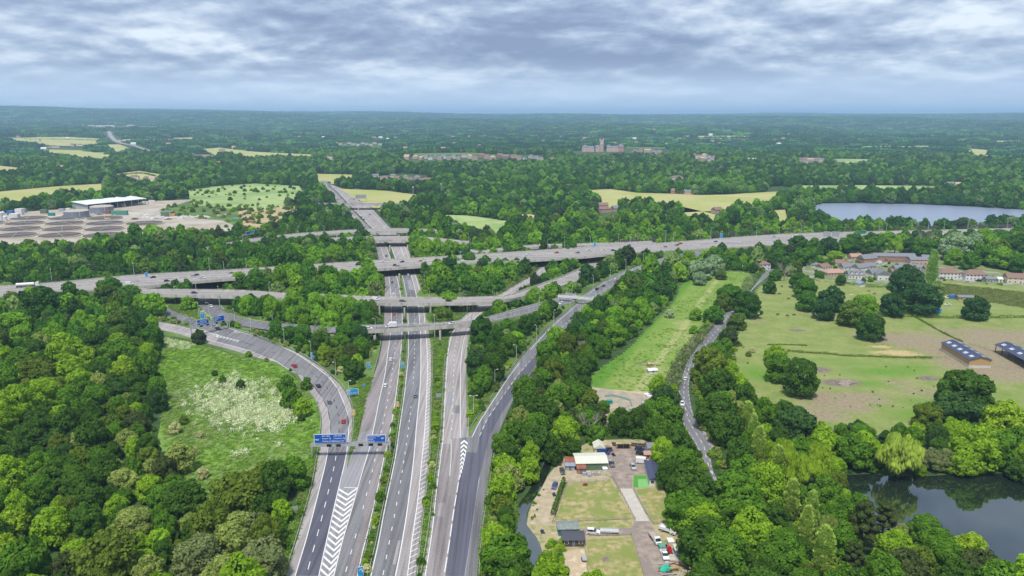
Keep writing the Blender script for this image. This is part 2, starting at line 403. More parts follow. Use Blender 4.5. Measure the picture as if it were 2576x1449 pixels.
# ================================================================== roads at ground level
L0 = [(700, 1520), (719.6, 1449), (758, 1324), (787, 1222), (800.8, 1147), (808, 1090), (810, 1062), (806, 1035), (795.6, 1008), (781, 985), (760, 960), (739, 929), (700, 912), (655, 902), (572, 877), (525, 865), (480, 850), (451, 841), (399, 829), (360, 821)]
S1R = [(795, 1520), (810, 1449), (832, 1355), (853, 1262), (873.7, 1173), (877, 1144), (884, 1106), (886, 1079), (886, 1046), (883, 1019), (870.6, 991.7), (856, 969), (831, 946), (822, 935.7), (780, 906.5), (738.7, 883.6), (697, 867), (634.5, 845), (582, 829), (543, 818), (501, 808.6), (455, 790)]
slipA = Road('slip_road', L0, [(740, 1520), (805, 1449), (828, 1355), (850, 1262), (873.7, 1173), (877, 1144), (884, 1106), (886, 1079), (886, 1046), (883, 1019), (870.6, 991.7), (856, 969), (831, 946), (822, 935.7), (780, 906.5), (738.7, 883.6), (697, 867), (634.5, 845), (582, 829), (545, 826), (500, 829), (440, 816), (393, 808.6), (360, 800)], ASPHL, 0.030, 'curving slip road sweeping in from the left under the gantry')
darkA = sheet('dark_lane_surface', [(742, 1449), (770.6, 1355), (808, 1212), (822.7, 1147), (831, 1090), (830, 1062), (823.7, 1029), (811, 1002), (791, 975), (762, 946), (730, 931), (690, 906), (653, 890), (600, 873), (545, 858), (556, 838), (613, 838), (655, 850), (697, 867), (738, 888), (780, 914), (824, 947), (848, 977), (868.5, 1023), (875, 1050), (877, 1079), (873.7, 1121), (870.6, 1147), (843.5, 1264), (822.7, 1355), (802, 1449)], ASPHN, 0.045, clear=False, parent=slipA.o)
sheet('old_lane_surface', [(824, 1143), (871, 1143), (878, 1060), (868.5, 1023), (848, 977), (824, 947), (780, 914), (720, 878), (655, 850), (613, 838), (556, 838), (545, 858), (600, 873), (653, 890), (690, 906), (730, 931), (762, 946), (791, 975), (811, 1002), (823.7, 1029), (830, 1062), (831, 1090)], LANE, 0.05, clear=False, parent=slipA.o)
slipA.lines('lane_markings', [
    ([(742.5, 1449), (770.6, 1355.4), (808, 1211.7), (822.7, 1147), (831, 1089.6), (830, 1062.6), (823.7, 1029), (811, 1002), (791.5, 975), (762.3, 946), (730, 931.5), (690, 907), (653, 889.8), (600, 875), (545, 860.7), (500, 848), (451, 836), (399, 824)], 0.28, None),
    ([(774.8, 1432.5), (794.8, 1358.6), (811.9, 1294), (825.8, 1237), (843, 1160.8), (853.3, 1079), (853, 1062.6), (847.7, 1029), (837.3, 999), (820.6, 973), (798.7, 949), (767.8, 927.3), (734.5, 908.6), (699, 892), (658.5, 877)], 0.24, (4.0, 5.0)),
    ([(801.9, 1449), (822.7, 1355.4), (843.5, 1263.8), (870.6, 1147), (873.7, 1121), (876.9, 1079), (874.8, 1050), (868.5, 1023), (859, 1000), (847.7, 977), (833, 956), (822.7, 946), (780, 912.7), (738.7, 885.7), (697, 869), (655.3, 852), (613.7, 837), (572, 825)], 0.28, None),
    ([(642.8, 871), (600, 857), (560, 846), (535, 838)], 0.3, None), ([(600, 857), (570, 853), (540, 845)], 0.3, None),
    ([(640, 882), (600, 868), (560, 857), (500, 841), (450, 830), (400, 819)], 0.2, (2, 7)),
    ([(393, 812), (440, 820), (480, 829), (530, 838)], 0.2, None)])
for i in range(7):
    t = i/6; u0 = 545+50*t; v0 = 843+13*t
    P = wp([(u0-6, v0-0.5-1.5*(1-t)), (u0+4, v0+1.2), (u0-3, v0+3.2+1.6*(1-t)), (u0, v0+3.4+1.6*(1-t)), (u0+8, v0+1.3), (u0-2, v0-0.5-1.5*(1-t))])
    MB().face(up(P, 0.075)).build('chevron', PAINT, slipA.o)
S1 = Road('slip_road', [(340, 762), (375, 771), (405, 788), (447, 804), (495, 821), (530, 836), (580, 852)], [(375, 735), (387.6, 746), (395, 756.5), (416, 771), (455, 790), (501, 808.6), (543, 818), (590, 832)], ASPHM, 0.036, 'slip road coming out from under the raised road towards the far gantry')
S1.lines('lane_markings', [((('A'), 1.6), 0.22, None), (('B', -1.2), 0.22, None), (('mid', 0.55), 0.2, (2, 7))])
S2 = Road('slip_road', [(497, 735), (499, 752), (501, 769), (516, 786), (545, 803), (613, 821, 0.3), (718, 834, 2.0), (800, 838, 4.5), (860, 836, 6.2), (921, 833, 7)], [(541, 735), (545, 750), (548, 762), (560, 779), (580, 791), (616, 802, 0.3), (676, 811, 1.5), (722, 815, 2.0), (800, 822, 4.5), (860, 824, 6.2), (921, 822.5, 7)], ASPHM, 0.034, 'slip road curving right from the underpass up to the nearer overpass')
S2.lines('lane_markings', [(('A', 3.2), 0.22, None), (('B', -1.0), 0.22, None), (('mid', 0.66), 0.2, (2, 7))])
# ---- carriageways of the main road, from the frame's edge to the far bend
mainW = Road('carriageway', [(800, 1510), (810, 1449), (845, 1300), (870, 1200), (874.8, 1177), (883, 1146), (897.7, 1108), (910.2, 1062), (914.4, 1027), (926.9, 985), (940, 946), (950.4, 915), (960.8, 869), (963, 842), (966, 817), (967, 777), (968, 748), (967, 694), (954, 655), (941.5, 609), (915, 578), (885, 548), (858, 520), (838, 496), (818, 474), (795, 463), (744, 451.5)],
             [(885, 1510), (902, 1449), (915.5, 1387), (928, 1339), (955, 1220), (969.4, 1149), (977.8, 1119), (989, 1058), (998.5, 996), (1004.5, 946), (1010, 890), (1013, 844), (1014, 806), (1013, 773), (1009, 738), (1004.5, 715), (999, 692), (984, 652), (973, 620), (935, 578), (905, 548), (880, 520), (857, 496), (834, 474), (807, 461), (752, 451)], ASPH, 0.026, 'outbound carriageway of the main road with worn pinkish surface', step=8)
MLINES = dict(
 L4=[(839.4, 1449), (860.2, 1365.8), (885.2, 1280), (906, 1205), (923.7, 1147), (931, 1121), (940.4, 1075), (955, 1002), (967.5, 946), (975.4, 890), (981.6, 844), (984.7, 794), (984.7, 769), (983.7, 748), (981.6, 723), (977.9, 694), (968.7, 654), (952, 612), (922, 578), (893, 548), (868, 520), (846, 496), (825, 474), (801, 462.5)],
 L5=[(869.6, 1438.8), (881, 1397), (902.3, 1321), (919, 1255.8), (933.7, 1197.5), (950.2, 1124.6), (968.5, 1041), (978.5, 991), (987.2, 932.5), (992, 895), (996.6, 838.8), (998.3, 803.4), (997.5, 770), (995, 735.7), (990, 705), (978, 660), (962, 618)],
 L6=[(898.7, 1449), (912.3, 1386.7), (924.8, 1338.8), (951.9, 1220), (966.4, 1149), (974.8, 1118.8), (986.2, 1058), (995.6, 996), (1001.9, 946), (1007.7, 890), (1010.8, 844), (1011.8, 806), (1010.8, 773), (1006.6, 738), (1002.4, 715), (997, 692), (983, 654), (969, 618), (932, 578)])
mainW.lines('lane_markings', [(MLINES['L4'], 0.26, None), (MLINES['L5'], 0.24, (2.6, 6.4)), (MLINES['L6'], 0.26, None)])
sheet('lane_surface', [(841, 1449), (862, 1366), (887, 1280), (908, 1205), (925.7, 1147), (942, 1075), (957, 1002), (969, 946), (977, 890), (983, 844), (986, 794), (985, 748), (979.5, 694), (995.5, 694), (1005, 738), (1009.5, 773), (1010, 806), (1009.5, 844), (991, 890), (980, 946), (960, 1070), (946, 1147), (931, 1220), (902, 1339), (876, 1449)], LANE, 0.036, clear=False, parent=mainW.o)
sheet('gore_surface', [(803, 1449), (824, 1355), (845, 1264), (860, 1195), (874, 1177), (883, 1146), (897, 1110), (905, 1090), (939, 1080), (922, 1147), (904, 1205), (883, 1280), (858, 1366), (838, 1449)], ASPHG, 0.056, clear=False, parent=mainW.o)
# chevrons in the gore between slip road and main carriageway
def lerp_line(pts, v):
    for a, b in zip(pts, pts[1:]):
        if (a[1]-v)*(b[1]-v) <= 0: f = (v-a[1])/(b[1]-a[1]) if b[1] != a[1] else 0; return a[0]+(b[0]-a[0])*f
    return pts[-1][0]
L3P = [(799, 1460), (801.9, 1449), (822.7, 1355.4), (843.5, 1263.8), (870.6, 1147)]
def chev(parent, la, lb, v, th, dip, name='chevron', z=0.075):
    a = lerp_line(la, v)+2; b = lerp_line(lb, v-2)-2; m = (a+b)/2
    P = wp([(a, v), (m, v+dip), (b, v-2), (b-1, v-2+th), (m, v+dip+th), (a-1, v+th)])
    q = MB(); P = up(P, z); q.face([P[0], P[5], P[4], P[1]]); q.face([P[1], P[4], P[3], P[2]]); q.build(name, PAINT, parent)
v = 1229.0; k = 0
while v < 1452:
    chev(mainW.o, L3P, MLINES['L4'], v, 4.6+k*0.14, 14+k*0.22); v += 12.4+k*0.30; k += 1
MB().face(up(wp([(866, 1226), (900, 1227), (900, 1228.3), (866, 1227.3)]), 0.08)).build('cross_line', PAINT, mainW.o)
mainE = Road('carriageway', [(917, 1510), (931, 1449), (948, 1376), (964.5, 1289), (973, 1247), (994, 1147), (998, 1117), (1006.5, 1058), (1015, 1000), (1020.5, 946), (1025, 904), (1026.5, 844), (1025, 798), (1024, 769), (1022, 748), (1017, 723), (1011, 694), (991, 644), (977, 610), (940, 578), (910, 548), (884, 520), (861, 496), (838, 474), (811, 461), (756, 451)],
             [(1030, 1510), (1047, 1449), (1057, 1345), (1068, 1251), (1078.5, 1157), (1082, 1008), (1085, 946), (1083.7, 873), (1079, 838), (1074, 802), (1068, 769), (1062, 744), (1055, 715), (1047, 691), (1034, 650), (1019, 609), (986, 578), (957.5, 548), (928, 518), (893, 496), (863, 476), (820, 461), (764, 451)], ASPHL, 0.028, 'inbound carriageway of the main road with a hatched shoulder', step=8)
sheet('lane_surface', [(933, 1449), (966.4, 1289), (995.6, 1147), (1008, 1058), (1022, 946), (1027.9, 844), (1025.4, 769), (1012.4, 694), (1033, 690), (1048, 748), (1052.5, 777), (1057.5, 836), (1058, 946), (1054, 1008), (1041.5, 1147), (1024.8, 1280), (994.6, 1449)], ASPHM, 0.038, clear=False, parent=mainE.o)
L9 = [(994.6, 1449), (1010.2, 1372), (1024.8, 1280.4), (1041.5, 1147), (1047.7, 1071), (1054, 1008.4), (1058.2, 946), (1058.7, 894), (1057.7, 835.7), (1055.6, 810.7), (1052.5, 777), (1048.3, 748), (1042, 721), (1033.3, 689), (1016, 644), (1000, 610), (965, 578)]
L10 = [(1024.8, 1449), (1038.3, 1347), (1051.9, 1251), (1061.2, 1157.5), (1068.5, 1081), (1074.8, 946), (1074.3, 884), (1071.2, 838), (1068, 802), (1064, 769), (1058.7, 744), (1051.4, 715), (1043.7, 691), (1029, 650), (1014, 612)]
HR = [(1047, 1449), (1057, 1345), (1068, 1251), (1078.5, 1157), (1082, 1008), (1085, 946), (1083.7, 873), (1081, 848)]
mainE.lines('lane_markings', [
    ([(933, 1449), (949.8, 1376), (966.4, 1288.8), (974.8, 1247), (995.6, 1147), (999.8, 1117), (1008, 1058), (1016.5, 1000), (1022.5, 946), (1026.4, 904), (1027.9, 844), (1026.4, 798), (1025.4, 769), (1023.3, 748), (1018.7, 723), (1012.4, 694), (993, 645), (979, 612), (943, 578), (912, 548), (887, 520), (864, 496), (840, 474)], 0.26, None),
    ([(963.3, 1447), (979, 1366), (992.9, 1294), (1004.6, 1231), (1016.5, 1155), (1026.2, 1089), (1035, 1012), (1040.4, 948), (1042.4, 896), (1043, 861.7), (1042.7, 799), (1039.5, 770), (1034.7, 748), (1026, 706.5), (1006, 648), (991, 612), (955, 578), (925, 548), (898, 520)], 0.24, (2.4, 5.6)),
    (L9, 0.3, None), (L10, 0.26, None), ([(975, 578), (946, 548), (917, 520), (886, 496), (858, 476), (818, 461)], .3, None)])
mb = MB(); v = 1447.0
while v > 850:
    a = lerp_line(L10, v+1); b = lerp_line(HR, v-7*(v-289)/1000)-1.5
    P = wp([(a, v+1), (b, v-10*(v-289)/1160)]); line_strip(mb, P, 0.26, 0.06); v -= 14.5*((v-289)/1160)**1.25+0.6
mb.build('hatching', PAINT, mainE.o)
# slip D beside the main carriageway and slip E sweeping right
slipD = Road('carriageway', [(1046, 1510), (1062, 1449), (1081, 1335), (1092, 1237), (1104, 1147), (1110, 1102), (1115, 1029), (1119, 946), (1123, 894), (1130, 852), (1137, 836), (1155, 806), (1183, 785), (1213, 762), (1250, 745), (1296, 718), (1338, 693), (1357, 676), (1367, 664), (1372, 650)],
             [(1125, 1510), (1137, 1449), (1150, 1320), (1160, 1240), (1170, 1165), (1179, 1100), (1176.9, 1075), (1172.7, 1008), (1172, 946), (1173.3, 894), (1178, 852), (1187, 827), (1205, 798), (1225, 776), (1248, 762), (1290, 742), (1330, 718), (1370, 694), (1395, 676), (1408, 662), (1415, 650)], ASPHL, 0.029, 'pale slip carriageway beside the main road passing under both overpasses')
sheet('dark_patch', [(1095, 1237), (1106, 1147), (1109, 1117), (1134, 1117), (1135, 1103), (1158, 1103), (1157, 1160), (1154, 1197), (1149, 1241), (1136, 1320), (1117, 1449), (1071, 1449), (1087, 1335)], ASPH, 0.045, clear=False, parent=slipD.o)
slipD.lines('lane_markings', [
    ([(1069.6, 1449), (1087.3, 1334.6), (1097.7, 1236.7), (1109, 1147), (1114.4, 1102), (1118.5, 1029), (1122.8, 946), (1126.4, 894), (1133.7, 852), (1140, 836), (1150, 822), (1165, 805), (1190, 788), (1220, 766), (1255, 749), (1300, 722), (1343, 695), (1362, 677)], 0.26, None),
    ([(1136.2, 1082), (1138.3, 1042), (1140.4, 973), (1141.6, 932), (1143, 896), (1147.2, 869), (1151.4, 852), (1159.7, 831), (1176, 808), (1204, 783)], 0.24, (2.4, 6)),
    ([(1158, 1102), (1158, 1008), (1158.5, 946), (1160.8, 894), (1165, 863), (1171.2, 844), (1179, 826), (1196, 800), (1216, 781)], 0.26, None),
    ([(1131, 1198), (1135, 1147), (1134.5, 1105)], .2, None)])
slipE = Road('slip_road', [(1118, 1510), (1130, 1449), (1147, 1320), (1157, 1230), (1166, 1160), (1178, 1100), (1194, 1078), (1213, 1045), (1234, 1012), (1255, 982), (1285, 934), (1335, 872), (1390, 814, .5), (1445, 766, 1.5), (1476, 737, 2.2), (1506, 716, 3), (1536, 698, 4), (1573, 681, 5), (1608, 668, 5.8), (1680, 645, 6.6), (1760, 630, 7)],
             [(1190, 1510), (1200, 1449), (1206, 1355), (1216.4, 1282), (1234.4, 1168), (1240, 1132), (1264, 1066), (1287, 1015), (1320, 962), (1368, 897), (1424, 832, .5), (1478, 777, 1.5), (1510, 745, 2.2), (1540, 723, 3), (1570, 705, 4), (1607, 687, 5), (1640, 676, 5.8), (1710, 653, 6.6), (1790, 638, 7)], ASPHM, 0.033, 'long slip road sweeping up to the right from the main road', step=6)
sheet('dark_lane_surface', [(1120, 1449), (1136, 1335), (1150, 1240), (1157, 1200), (1163, 1181), (1177, 1119), (1198, 1122), (1206, 1100), (1226, 1055), (1262, 1002), (1303, 944), (1341, 900), (1375, 860), (1390, 846), (1408, 846), (1368, 893), (1318, 957), (1286, 1003), (1262, 1040), (1231, 1096), (1219, 1147), (1204, 1210), (1186, 1335), (1169, 1449)], ASPHN, 0.06, clear=False, parent=slipE.o)
slipE.lines('lane_markings', [
    ([(1156, 1198), (1162.3, 1181), (1176.9, 1119), (1189.4, 1096), (1206, 1062.6), (1224.8, 1033), (1246, 1000), (1288, 938), (1338, 875.8), (1393, 818, .5), (1448, 770, 1.5), (1463, 755, 2), (1508, 720, 3), (1575, 684.8, 5)], 0.26, None),
    ([(1118.5, 1439), (1131, 1360), (1141.4, 1285), (1149, 1240), (1156, 1198)], 0.3, (7.5, 2)),
    ([(1200.4, 1115), (1206, 1099.6), (1226, 1055), (1262, 1002), (1303, 944), (1341, 900), (1375, 860), (1398, 839, .5), (1446, 794, 1.5), (1490, 750, 2.2), (1530, 722, 3)], 0.28, (4, 3)),
    ([(1168.5, 1449), (1185.2, 1335), (1204, 1210), (1216.5, 1147), (1231, 1093), (1264, 1033), (1288, 996), (1313, 960), (1362, 894), (1418, 832, .5)], 0.26, None)])
LA = [(1158, 1104), (1157, 1160), (1155, 1198)]; LB = [(1177, 1104), (1170, 1145), (1162, 1182), (1157, 1198)]
v = 1107.0
while v < 1192:
    a = lerp_line(LA, v)+1; b = lerp_line(LB, v); m = (a+b)/2; P = up(wp([(a, v+7), (m, v), (b, v+7), (b-.5, v+12), (m, v+5), (a, v+12)]), 0.085)
    q = MB(); q.face([P[0], P[5], P[4], P[1]]); q.face([P[1], P[4], P[3], P[2]]); q.build('chevron', PAINT, slipE.o); v += 10.5
sheet('gore_surface', [(1157, 1102), (1180, 1100), (1206, 1102), (1199, 1139), (1170, 1137), (1158, 1195)], ASPHM, 0.066, clear=False, parent=slipE.o)
for rd, pts in ((mainW, [(1003, 905), (1008.5, 890), (996, 889), (990, 905)]), (mainW, [(893, 1340), (902, 1300), (917, 1300), (908, 1340)]), (mainE, [(1031, 1010), (1036, 965), (1048, 965), (1044, 1010)]), (mainE, [(988, 1420), (1000, 1360), (1008, 1360), (996, 1420)]), (slipD, [(1124, 1020), (1125, 985), (1139, 985), (1138, 1020)]), (slipD, [(1142, 1040), (1142, 1020), (1157, 1020), (1157, 1040)]), (slipD, [(1099, 1300), (1103, 1265), (1120, 1265), (1117, 1300)]), (mainW, [(985, 760), (985, 735), (995, 735), (997, 760)]), (mainE, [(1030, 730), (1024, 705), (1034, 705), (1042, 730)]), (slipE, [(1290, 955), (1310, 925), (1325, 930), (1306, 960)]), (mainE, [(1062, 1230), (1066, 1190), (1074, 1190), (1070, 1230)])):
    q = sheet('patch_repair', pts, (LANE, ASPHL, ASPHG)[len(rd.o.children) % 3], 0.05, clear=False, parent=rd.o)
# country road and its side turning
lane = Road('country_road', [(1810, 1240), (1781, 1179), (1768, 1159), (1751, 1119), (1721, 1073), (1711, 1039), (1706, 1006), (1710, 966), (1720, 936), (1728, 911), (1745.5, 886), (1763, 861), (1793, 824), (1813, 801), (1838, 779), (1883, 736), (1908, 706), (1922, 688), (1945, 664), (1972, 646)],
            [(1830, 1240), (1798, 1196), (1788, 1153), (1790, 1126), (1775, 1096), (1761, 1076), (1744.7, 1043), (1738, 1016), (1733, 966), (1741, 936), (1752, 909), (1788, 870), (1803, 850), (1828, 822), (1853, 779), (1898, 724), (1928, 698), (1942, 682), (1964, 664), (1990, 646)], ASPHM, 0.03, 'two way country road curving past the paddocks', step=5, margin=7.0)
lane.lines('lane_markings', [(('mid', 0.5), 0.2, (3, 4)), (('A', .4), 0.15, (2, 3)), (('B', -.4), .15, (2, 3))])
side = Road('side_road', [(1760, 1078), (1790, 1096), (1815, 1100), (1850, 1097), (1900, 1090)], [(1790, 1128), (1800, 1116), (1825, 1112), (1855, 1108), (1902, 1100)], ASPHL, 0.026, 'short side turning off the country road', margin=3)
# ================================================================== raised roads
m25L = [(-250, 738, 7), (0, 722, 7), (142, 712.5, 7), (325, 695, 7), (525, 683.75, 7), (610, 678.7, 7), (929, 658, 7), (1096, 648, 7), (1288, 636, 7), (1500, 622, 7), (1663, 613, 7), (1932, 593, 7), (2072, 587, 7), (2190, 584, 7), (2424, 579, 7), (2620, 574, 7), (2800, 570, 7)]
m25R = [(-250, 762, 7), (0, 747, 7), (60, 742, 7), (345, 724, 7), (450, 713, 7), (585, 702, 7), (956, 678, 7), (1052, 671, 7), (1345, 655, 7), (1468, 647, 7), (1506, 643, 7), (1640, 634, 7), (1957, 617, 7), (2100, 610, 7), (2300, 602, 7), (2620, 592, 7), (2800, 588, 7)]
m25, MA, MBr = deck('motorway_viaduct', m25L, m25R, ASPHB, 'wide elevated motorway crossing the whole view from left to right', bridges=[(360, 600), (950, 1060), (1340, 1512), (1955, 2000)], lines=[(f, 0.3, None) for f in (.09, .44, .56, .91)]+[(f, .25, (2, 7)) for f in (.18, .27, .355, .645, .73, .82)], step=10)
for u, v in ((466, 742), (1005, 706), (1410, 680)): pier(m25, u, v, 5.8, .7)
mb = MB()   # central reservation wall
cen = [a.lerp(b, 0.5)-Vector(m25.location) for a, b in zip(MA, MBr)]
for a, b in zip(cen, cen[1:]): mb.bar(a, b, 0.5, 0.8)
mb.build('median_barrier', BCONC, m25)
s3L = [(240, 724, 7), (347.5, 729, 7), (480, 731, 7), (610, 733, 7), (715, 740, 7), (830, 744, 7), (938, 749, 7), (1088, 751.5, 7), (1213, 749.5, 7), (1270, 746, 7), (1330, 727, 5), (1400, 702, 2.5), (1440, 686, 1), (1476, 668, .3), (1484, 648, .1)]
s3R = [(240, 736, 7), (370, 741, 7), (480, 744.5, 7), (607, 747.5, 7), (715, 752, 7), (830, 758, 7), (948, 764, 7), (1108, 764, 7), (1213, 762, 7), (1275, 755, 7), (1340, 742, 5), (1420, 718, 2.5), (1475, 700, 1), (1512, 676, .3), (1516, 648, .1)]
s3, A3, B3 = deck('flyover', s3L, s3R, ASPHB, 'long flyover crossing the main road just beyond the nearest overpass', bridges=[(360, 606), (940, 1275)], lines=[(.12, .22, None), (.86, .22, None), (.5, .22, (2, 7))])
for u, v in ((955, 792), (1018, 795), (1083.5, 789), (1131, 787), (1175.5, 783), (1181, 781), (1188, 779)): pier(s3, u, v, 5.8, .6)
for f in (606,):
    p = U(596, 768); o = Vector(s3.location)
    MB().face([Vector((p.x, p.y, 0))-o, U(617, 778)-o, U(609, 752, 7)-o, U(597, 754, 6)-o]).build('wing_wall', BCONC, s3)
b1L = [(860, 824, 6.2), (921, 822, 7), (1010, 819, 7), (1094, 816, 7), (1184, 808.6, 7), (1230, 800, 6.4), (1300, 780, 5), (1360, 764, 3.8), (1408, 751, 3), (1450, 741, 2.4)]
b1R = [(860, 836, 6.2), (930, 833, 7), (1010, 829, 7), (1094, 824, 7), (1186, 816.5, 7), (1240, 809, 6.4), (1315, 792, 5), (1375, 778, 3.8), (1425, 766, 3), (1466, 753, 2.4)]
b1, A1, B1 = deck('overpass', b1L, b1R, ASPHM, 'nearest overpass carrying a white box van over the main road', bridges=[(935, 1195)], lines=[(.1, .22, None), (.9, .22, None), (.5, .22, (2, 7))])
for u, v in ((943, 868), (1018.7, 853), (1107.6, 855)): pier(b1, u, v, 5.8, .65)
b4L = [(480, 632, 2), (505, 627, 3), (575, 612, 5), (644, 600.5, 7), (700, 594, 7), (760, 588, 7), (846, 582, 7), (950, 577, 7), (1021, 576.5, 7), (1100, 580, 6)]
b4R = [(480, 638, 2), (506, 632, 3), (580, 619, 5), (648, 607, 7), (700, 601, 7), (760, 595.5, 7), (846, 589, 7), (950, 583.5, 7), (1021, 583, 7), (1100, 586, 6)]
b4, _, _ = deck('overpass', b4L, b4R, ASPHB, 'curved overpass farther along the main road, rising in from the left', bridges=[(840, 1022)], lines=[(.12, .25, None), (.88, .25, None)])
for u, v in ((848, 605), (915, 607), (935, 606), (1004, 604)): pier(b4, u, v, 5.8, .7)
b3L = [(800, 602, 5), (860, 599, 6.5), (914, 597, 7), (985, 596, 7), (1052, 597, 7), (1110, 602, 6.5), (1180, 609, 5)]
b3R = [(800, 609, 5), (860, 607, 6.5), (920, 605.5, 7), (985, 604.5, 7), (1052, 605, 7), (1110, 610, 6.5), (1180, 618, 5)]
b3, _, _ = deck('overpass', b3L, b3R, ASPHB, 'straight overpass just in front of the curved one', bridges=[(915, 1050)], lines=[(.12, .25, None), (.88, .25, None)])
for u, v in ((936, 633), (981, 632), (1026, 630)): pier(b3, u, v, 5.8, .7)
b5L = [(790, 512, 6.5), (839, 512, 7), (930, 512, 7), (996, 512, 7), (1040, 513, 6)]
b5R = [(790, 516, 6.5), (839, 516, 7), (930, 516, 7), (996, 516, 7), (1040, 517, 6)]
b5, _, _ = deck('overbridge', b5L, b5R, ASPHM, 'narrow farm overbridge in the distance over the main road', bridges=[(838, 984)])
for u, v in ((902, 531), (982, 530)): pier(b5, u, v, 5.8, .8)
colL = [(1100, 660, .3), (1180, 640, 2), (1230, 630, 5), (1345, 618, 6.5), (1450, 615, 7), (1560, 612, 7), (1640, 608, 7)]
colR = [(1100, 666, .3), (1190, 645, 2), (1240, 635, 5), (1345, 623.5, 6.5), (1450, 620, 7), (1560, 617, 7), (1650, 612, 7)]
col_, _, _ = deck('link_road', colL, colR, ASPHB, 'link road bridge joining the motorway behind its far edge', bridges=[(1345, 1450)], lines=[(.12, .25, None), (.88, .25, None)])
def skirt(road):
    mb = MB()
    for P, sg in ((road.A, -1), (road.B, 1)):
        O = offset(P, sg); S = up(P, -0.03); T = [Vector((q.x+(t-q).x*max(0, q.z)*1.7, q.y+(t-q).y*max(0, q.z)*1.7, -0.1)) for q, t in zip(P, O)]
        if sg < 0: strip(mb, T, S)
        else: strip(mb, S, T)
    tag(mb.build('embankment', VERGE), 'grassy slope under the climbing slip road', 'embankment', kind='structure')
skirt(S2); skirt(slipE)
KNOLL = [(-158, 549, 50, 27, 9.0), (-44, 549, 29, 24, 6.5)]
def gz(x, y):
    z = 0.0
    for cx, cy, rx, ry, hh in KNOLL:
        t = ((x-cx)/rx)**2+((y-cy)/ry)**2
        if t < 1: z = max(z, hh*(1-t)**1.2)
    return z
for cx, cy, rx, ry, hh in KNOLL:
    mb = MB(); n = 24
    for i in range(n):
        for j in range(n):
            q = [(cx+rx*(2*a/n-1), cy+ry*(2*b/n-1)) for a, b in ((i, j), (i+1, j), (i+1, j+1), (i, j+1))]
            if max(gz(*k) for k in q) > 0: mb.face([(k[0], k[1], gz(*k)-.02) for k in q])
    tag(mb.build('knoll', VERGE), 'wooded knoll beside the main road', 'knoll', kind='structure')
# ------------------------------------------------------------------ open ground
sheet('verge', [(300, 760), (420, 742), (640, 742), (760, 800), (900, 850), (960, 850), (940, 946), (912, 1030), (895, 1110), (872, 1180), (840, 1300), (800, 1449), (690, 1449), (780, 1140), (800, 1060), (740, 940), (480, 855), (380, 835)], VERGE, 0.012, 'rough grass between the slip roads', clear=False)
sheet('verge', [(1000, 690), (1060, 660), (1360, 640), (1520, 650), (1620, 660), (1500, 730), (1420, 800), (1300, 960), (1240, 1060), (1200, 1120), (1290, 1449), (980, 1449), (1010, 1000), (1020, 850)], VERGE, 0.010, 'grass verges and islands around the main road', clear=False)
def clear(*pts, margin=1.0): OPEN.append((np.array([(p.x, p.y) for p in wp(pts)]), margin))
clear((880, 1170), (900, 1110), (915, 1040), (940, 950), (905, 945), (884, 985), (890, 1060), margin=.5)
clear((925, 970), (950, 905), (945, 880), (925, 900), (905, 960))
clear((1085, 850), (1130, 850), (1118, 1000), (1100, 1240), (1060, 1449), (1050, 1449), (1080, 1100))
clear((1055, 818), (1065, 752), (1270, 748), (1190, 785), (1150, 815), (1100, 825))
clear((880, 1530), (905, 1449), (958, 1220), (990, 1058), (1010, 850), (1024, 850), (1010, 1058), (990, 1147), (932, 1449), (920, 1530), margin=3)
clear((700, 1449), (1210, 1449), (1235, 1800), (600, 1800), margin=5)
clear((1030, 1530), (1050, 1449), (1085, 1000), (1115, 1000), (1066, 1449), (1050, 1530), margin=3)
clear((340, 728), (430, 716), (600, 701), (615, 712), (612, 735), (350, 732), margin=3)
clear((400, 780), (440, 760), (500, 765), (520, 800), (500, 812), (455, 792))
clear((545, 770), (600, 790), (700, 812), (690, 835), (560, 825), (600, 835), (680, 860), (640, 850))
clear((1270, 720), (1350, 668), (1340, 660), (1300, 680), (1240, 735))
clear((1440, 790), (1500, 735), (1610, 668), (1600, 662), (1480, 720), (1420, 780))
DARKMUD = M('dark_mud', (.17, .13, .10), (.25, .2, .15), .6, .95, detail=8)
def blend_mat(name, layers, base):
    m = bpy.data.materials.new(name); m.use_nodes = True; t = m.node_tree; b = t.nodes['Principled BSDF']; b.inputs['Roughness'].default_value = .95; b.inputs['Specular IOR Level'].default_value = .2
    g = t.nodes.new('ShaderNodeNewGeometry').outputs['Position']
    def noi(sc_, det=8.): n = nd(t, 'ShaderNodeTexNoise', i_Scale=sc_, i_Detail=det, i_Roughness=.62); t.links.new(g, n.inputs['Vector']); return n.outputs[0]
    n1, n2, n3 = noi(.09), noi(.55), noi(2.2, 4.); nn = math_(t, 'ADD', math_(t, 'MULTIPLY', n1, .5), math_(t, 'MULTIPLY', n2, .5))
    col = ramp(t, math_(t, 'ADD', math_(t, 'MULTIPLY', n1, .45), math_(t, 'ADD', math_(t, 'MULTIPLY', n2, .3), math_(t, 'MULTIPLY', n3, .25))), [(.38, base[0]), (.5, base[1]), (.62, base[2])])
    for at, c1, c2, lo, hi in layers:
        a = nd(t, 'ShaderNodeAttribute', attribute_type='GEOMETRY', attribute_name=at); f = math_(t, 'ADD', a.outputs['Fac'], math_(t, 'MULTIPLY', math_(t, 'SUBTRACT', nn, .5), 1.5))
        col = mix(t, ramp(t, f, [(lo, 0.), (hi, 1.)]), col, ramp(t, n2, [(.35, c1), (.65, c2)]))
    t.links.new(col, b.inputs['Base Color']); bp = nd(t, 'ShaderNodeBump', i_Strength=.5, i_Distance=.3); t.links.new(n2, bp.inputs['Height']); t.links.new(bp.outputs[0], b.inputs['Normal']); return m
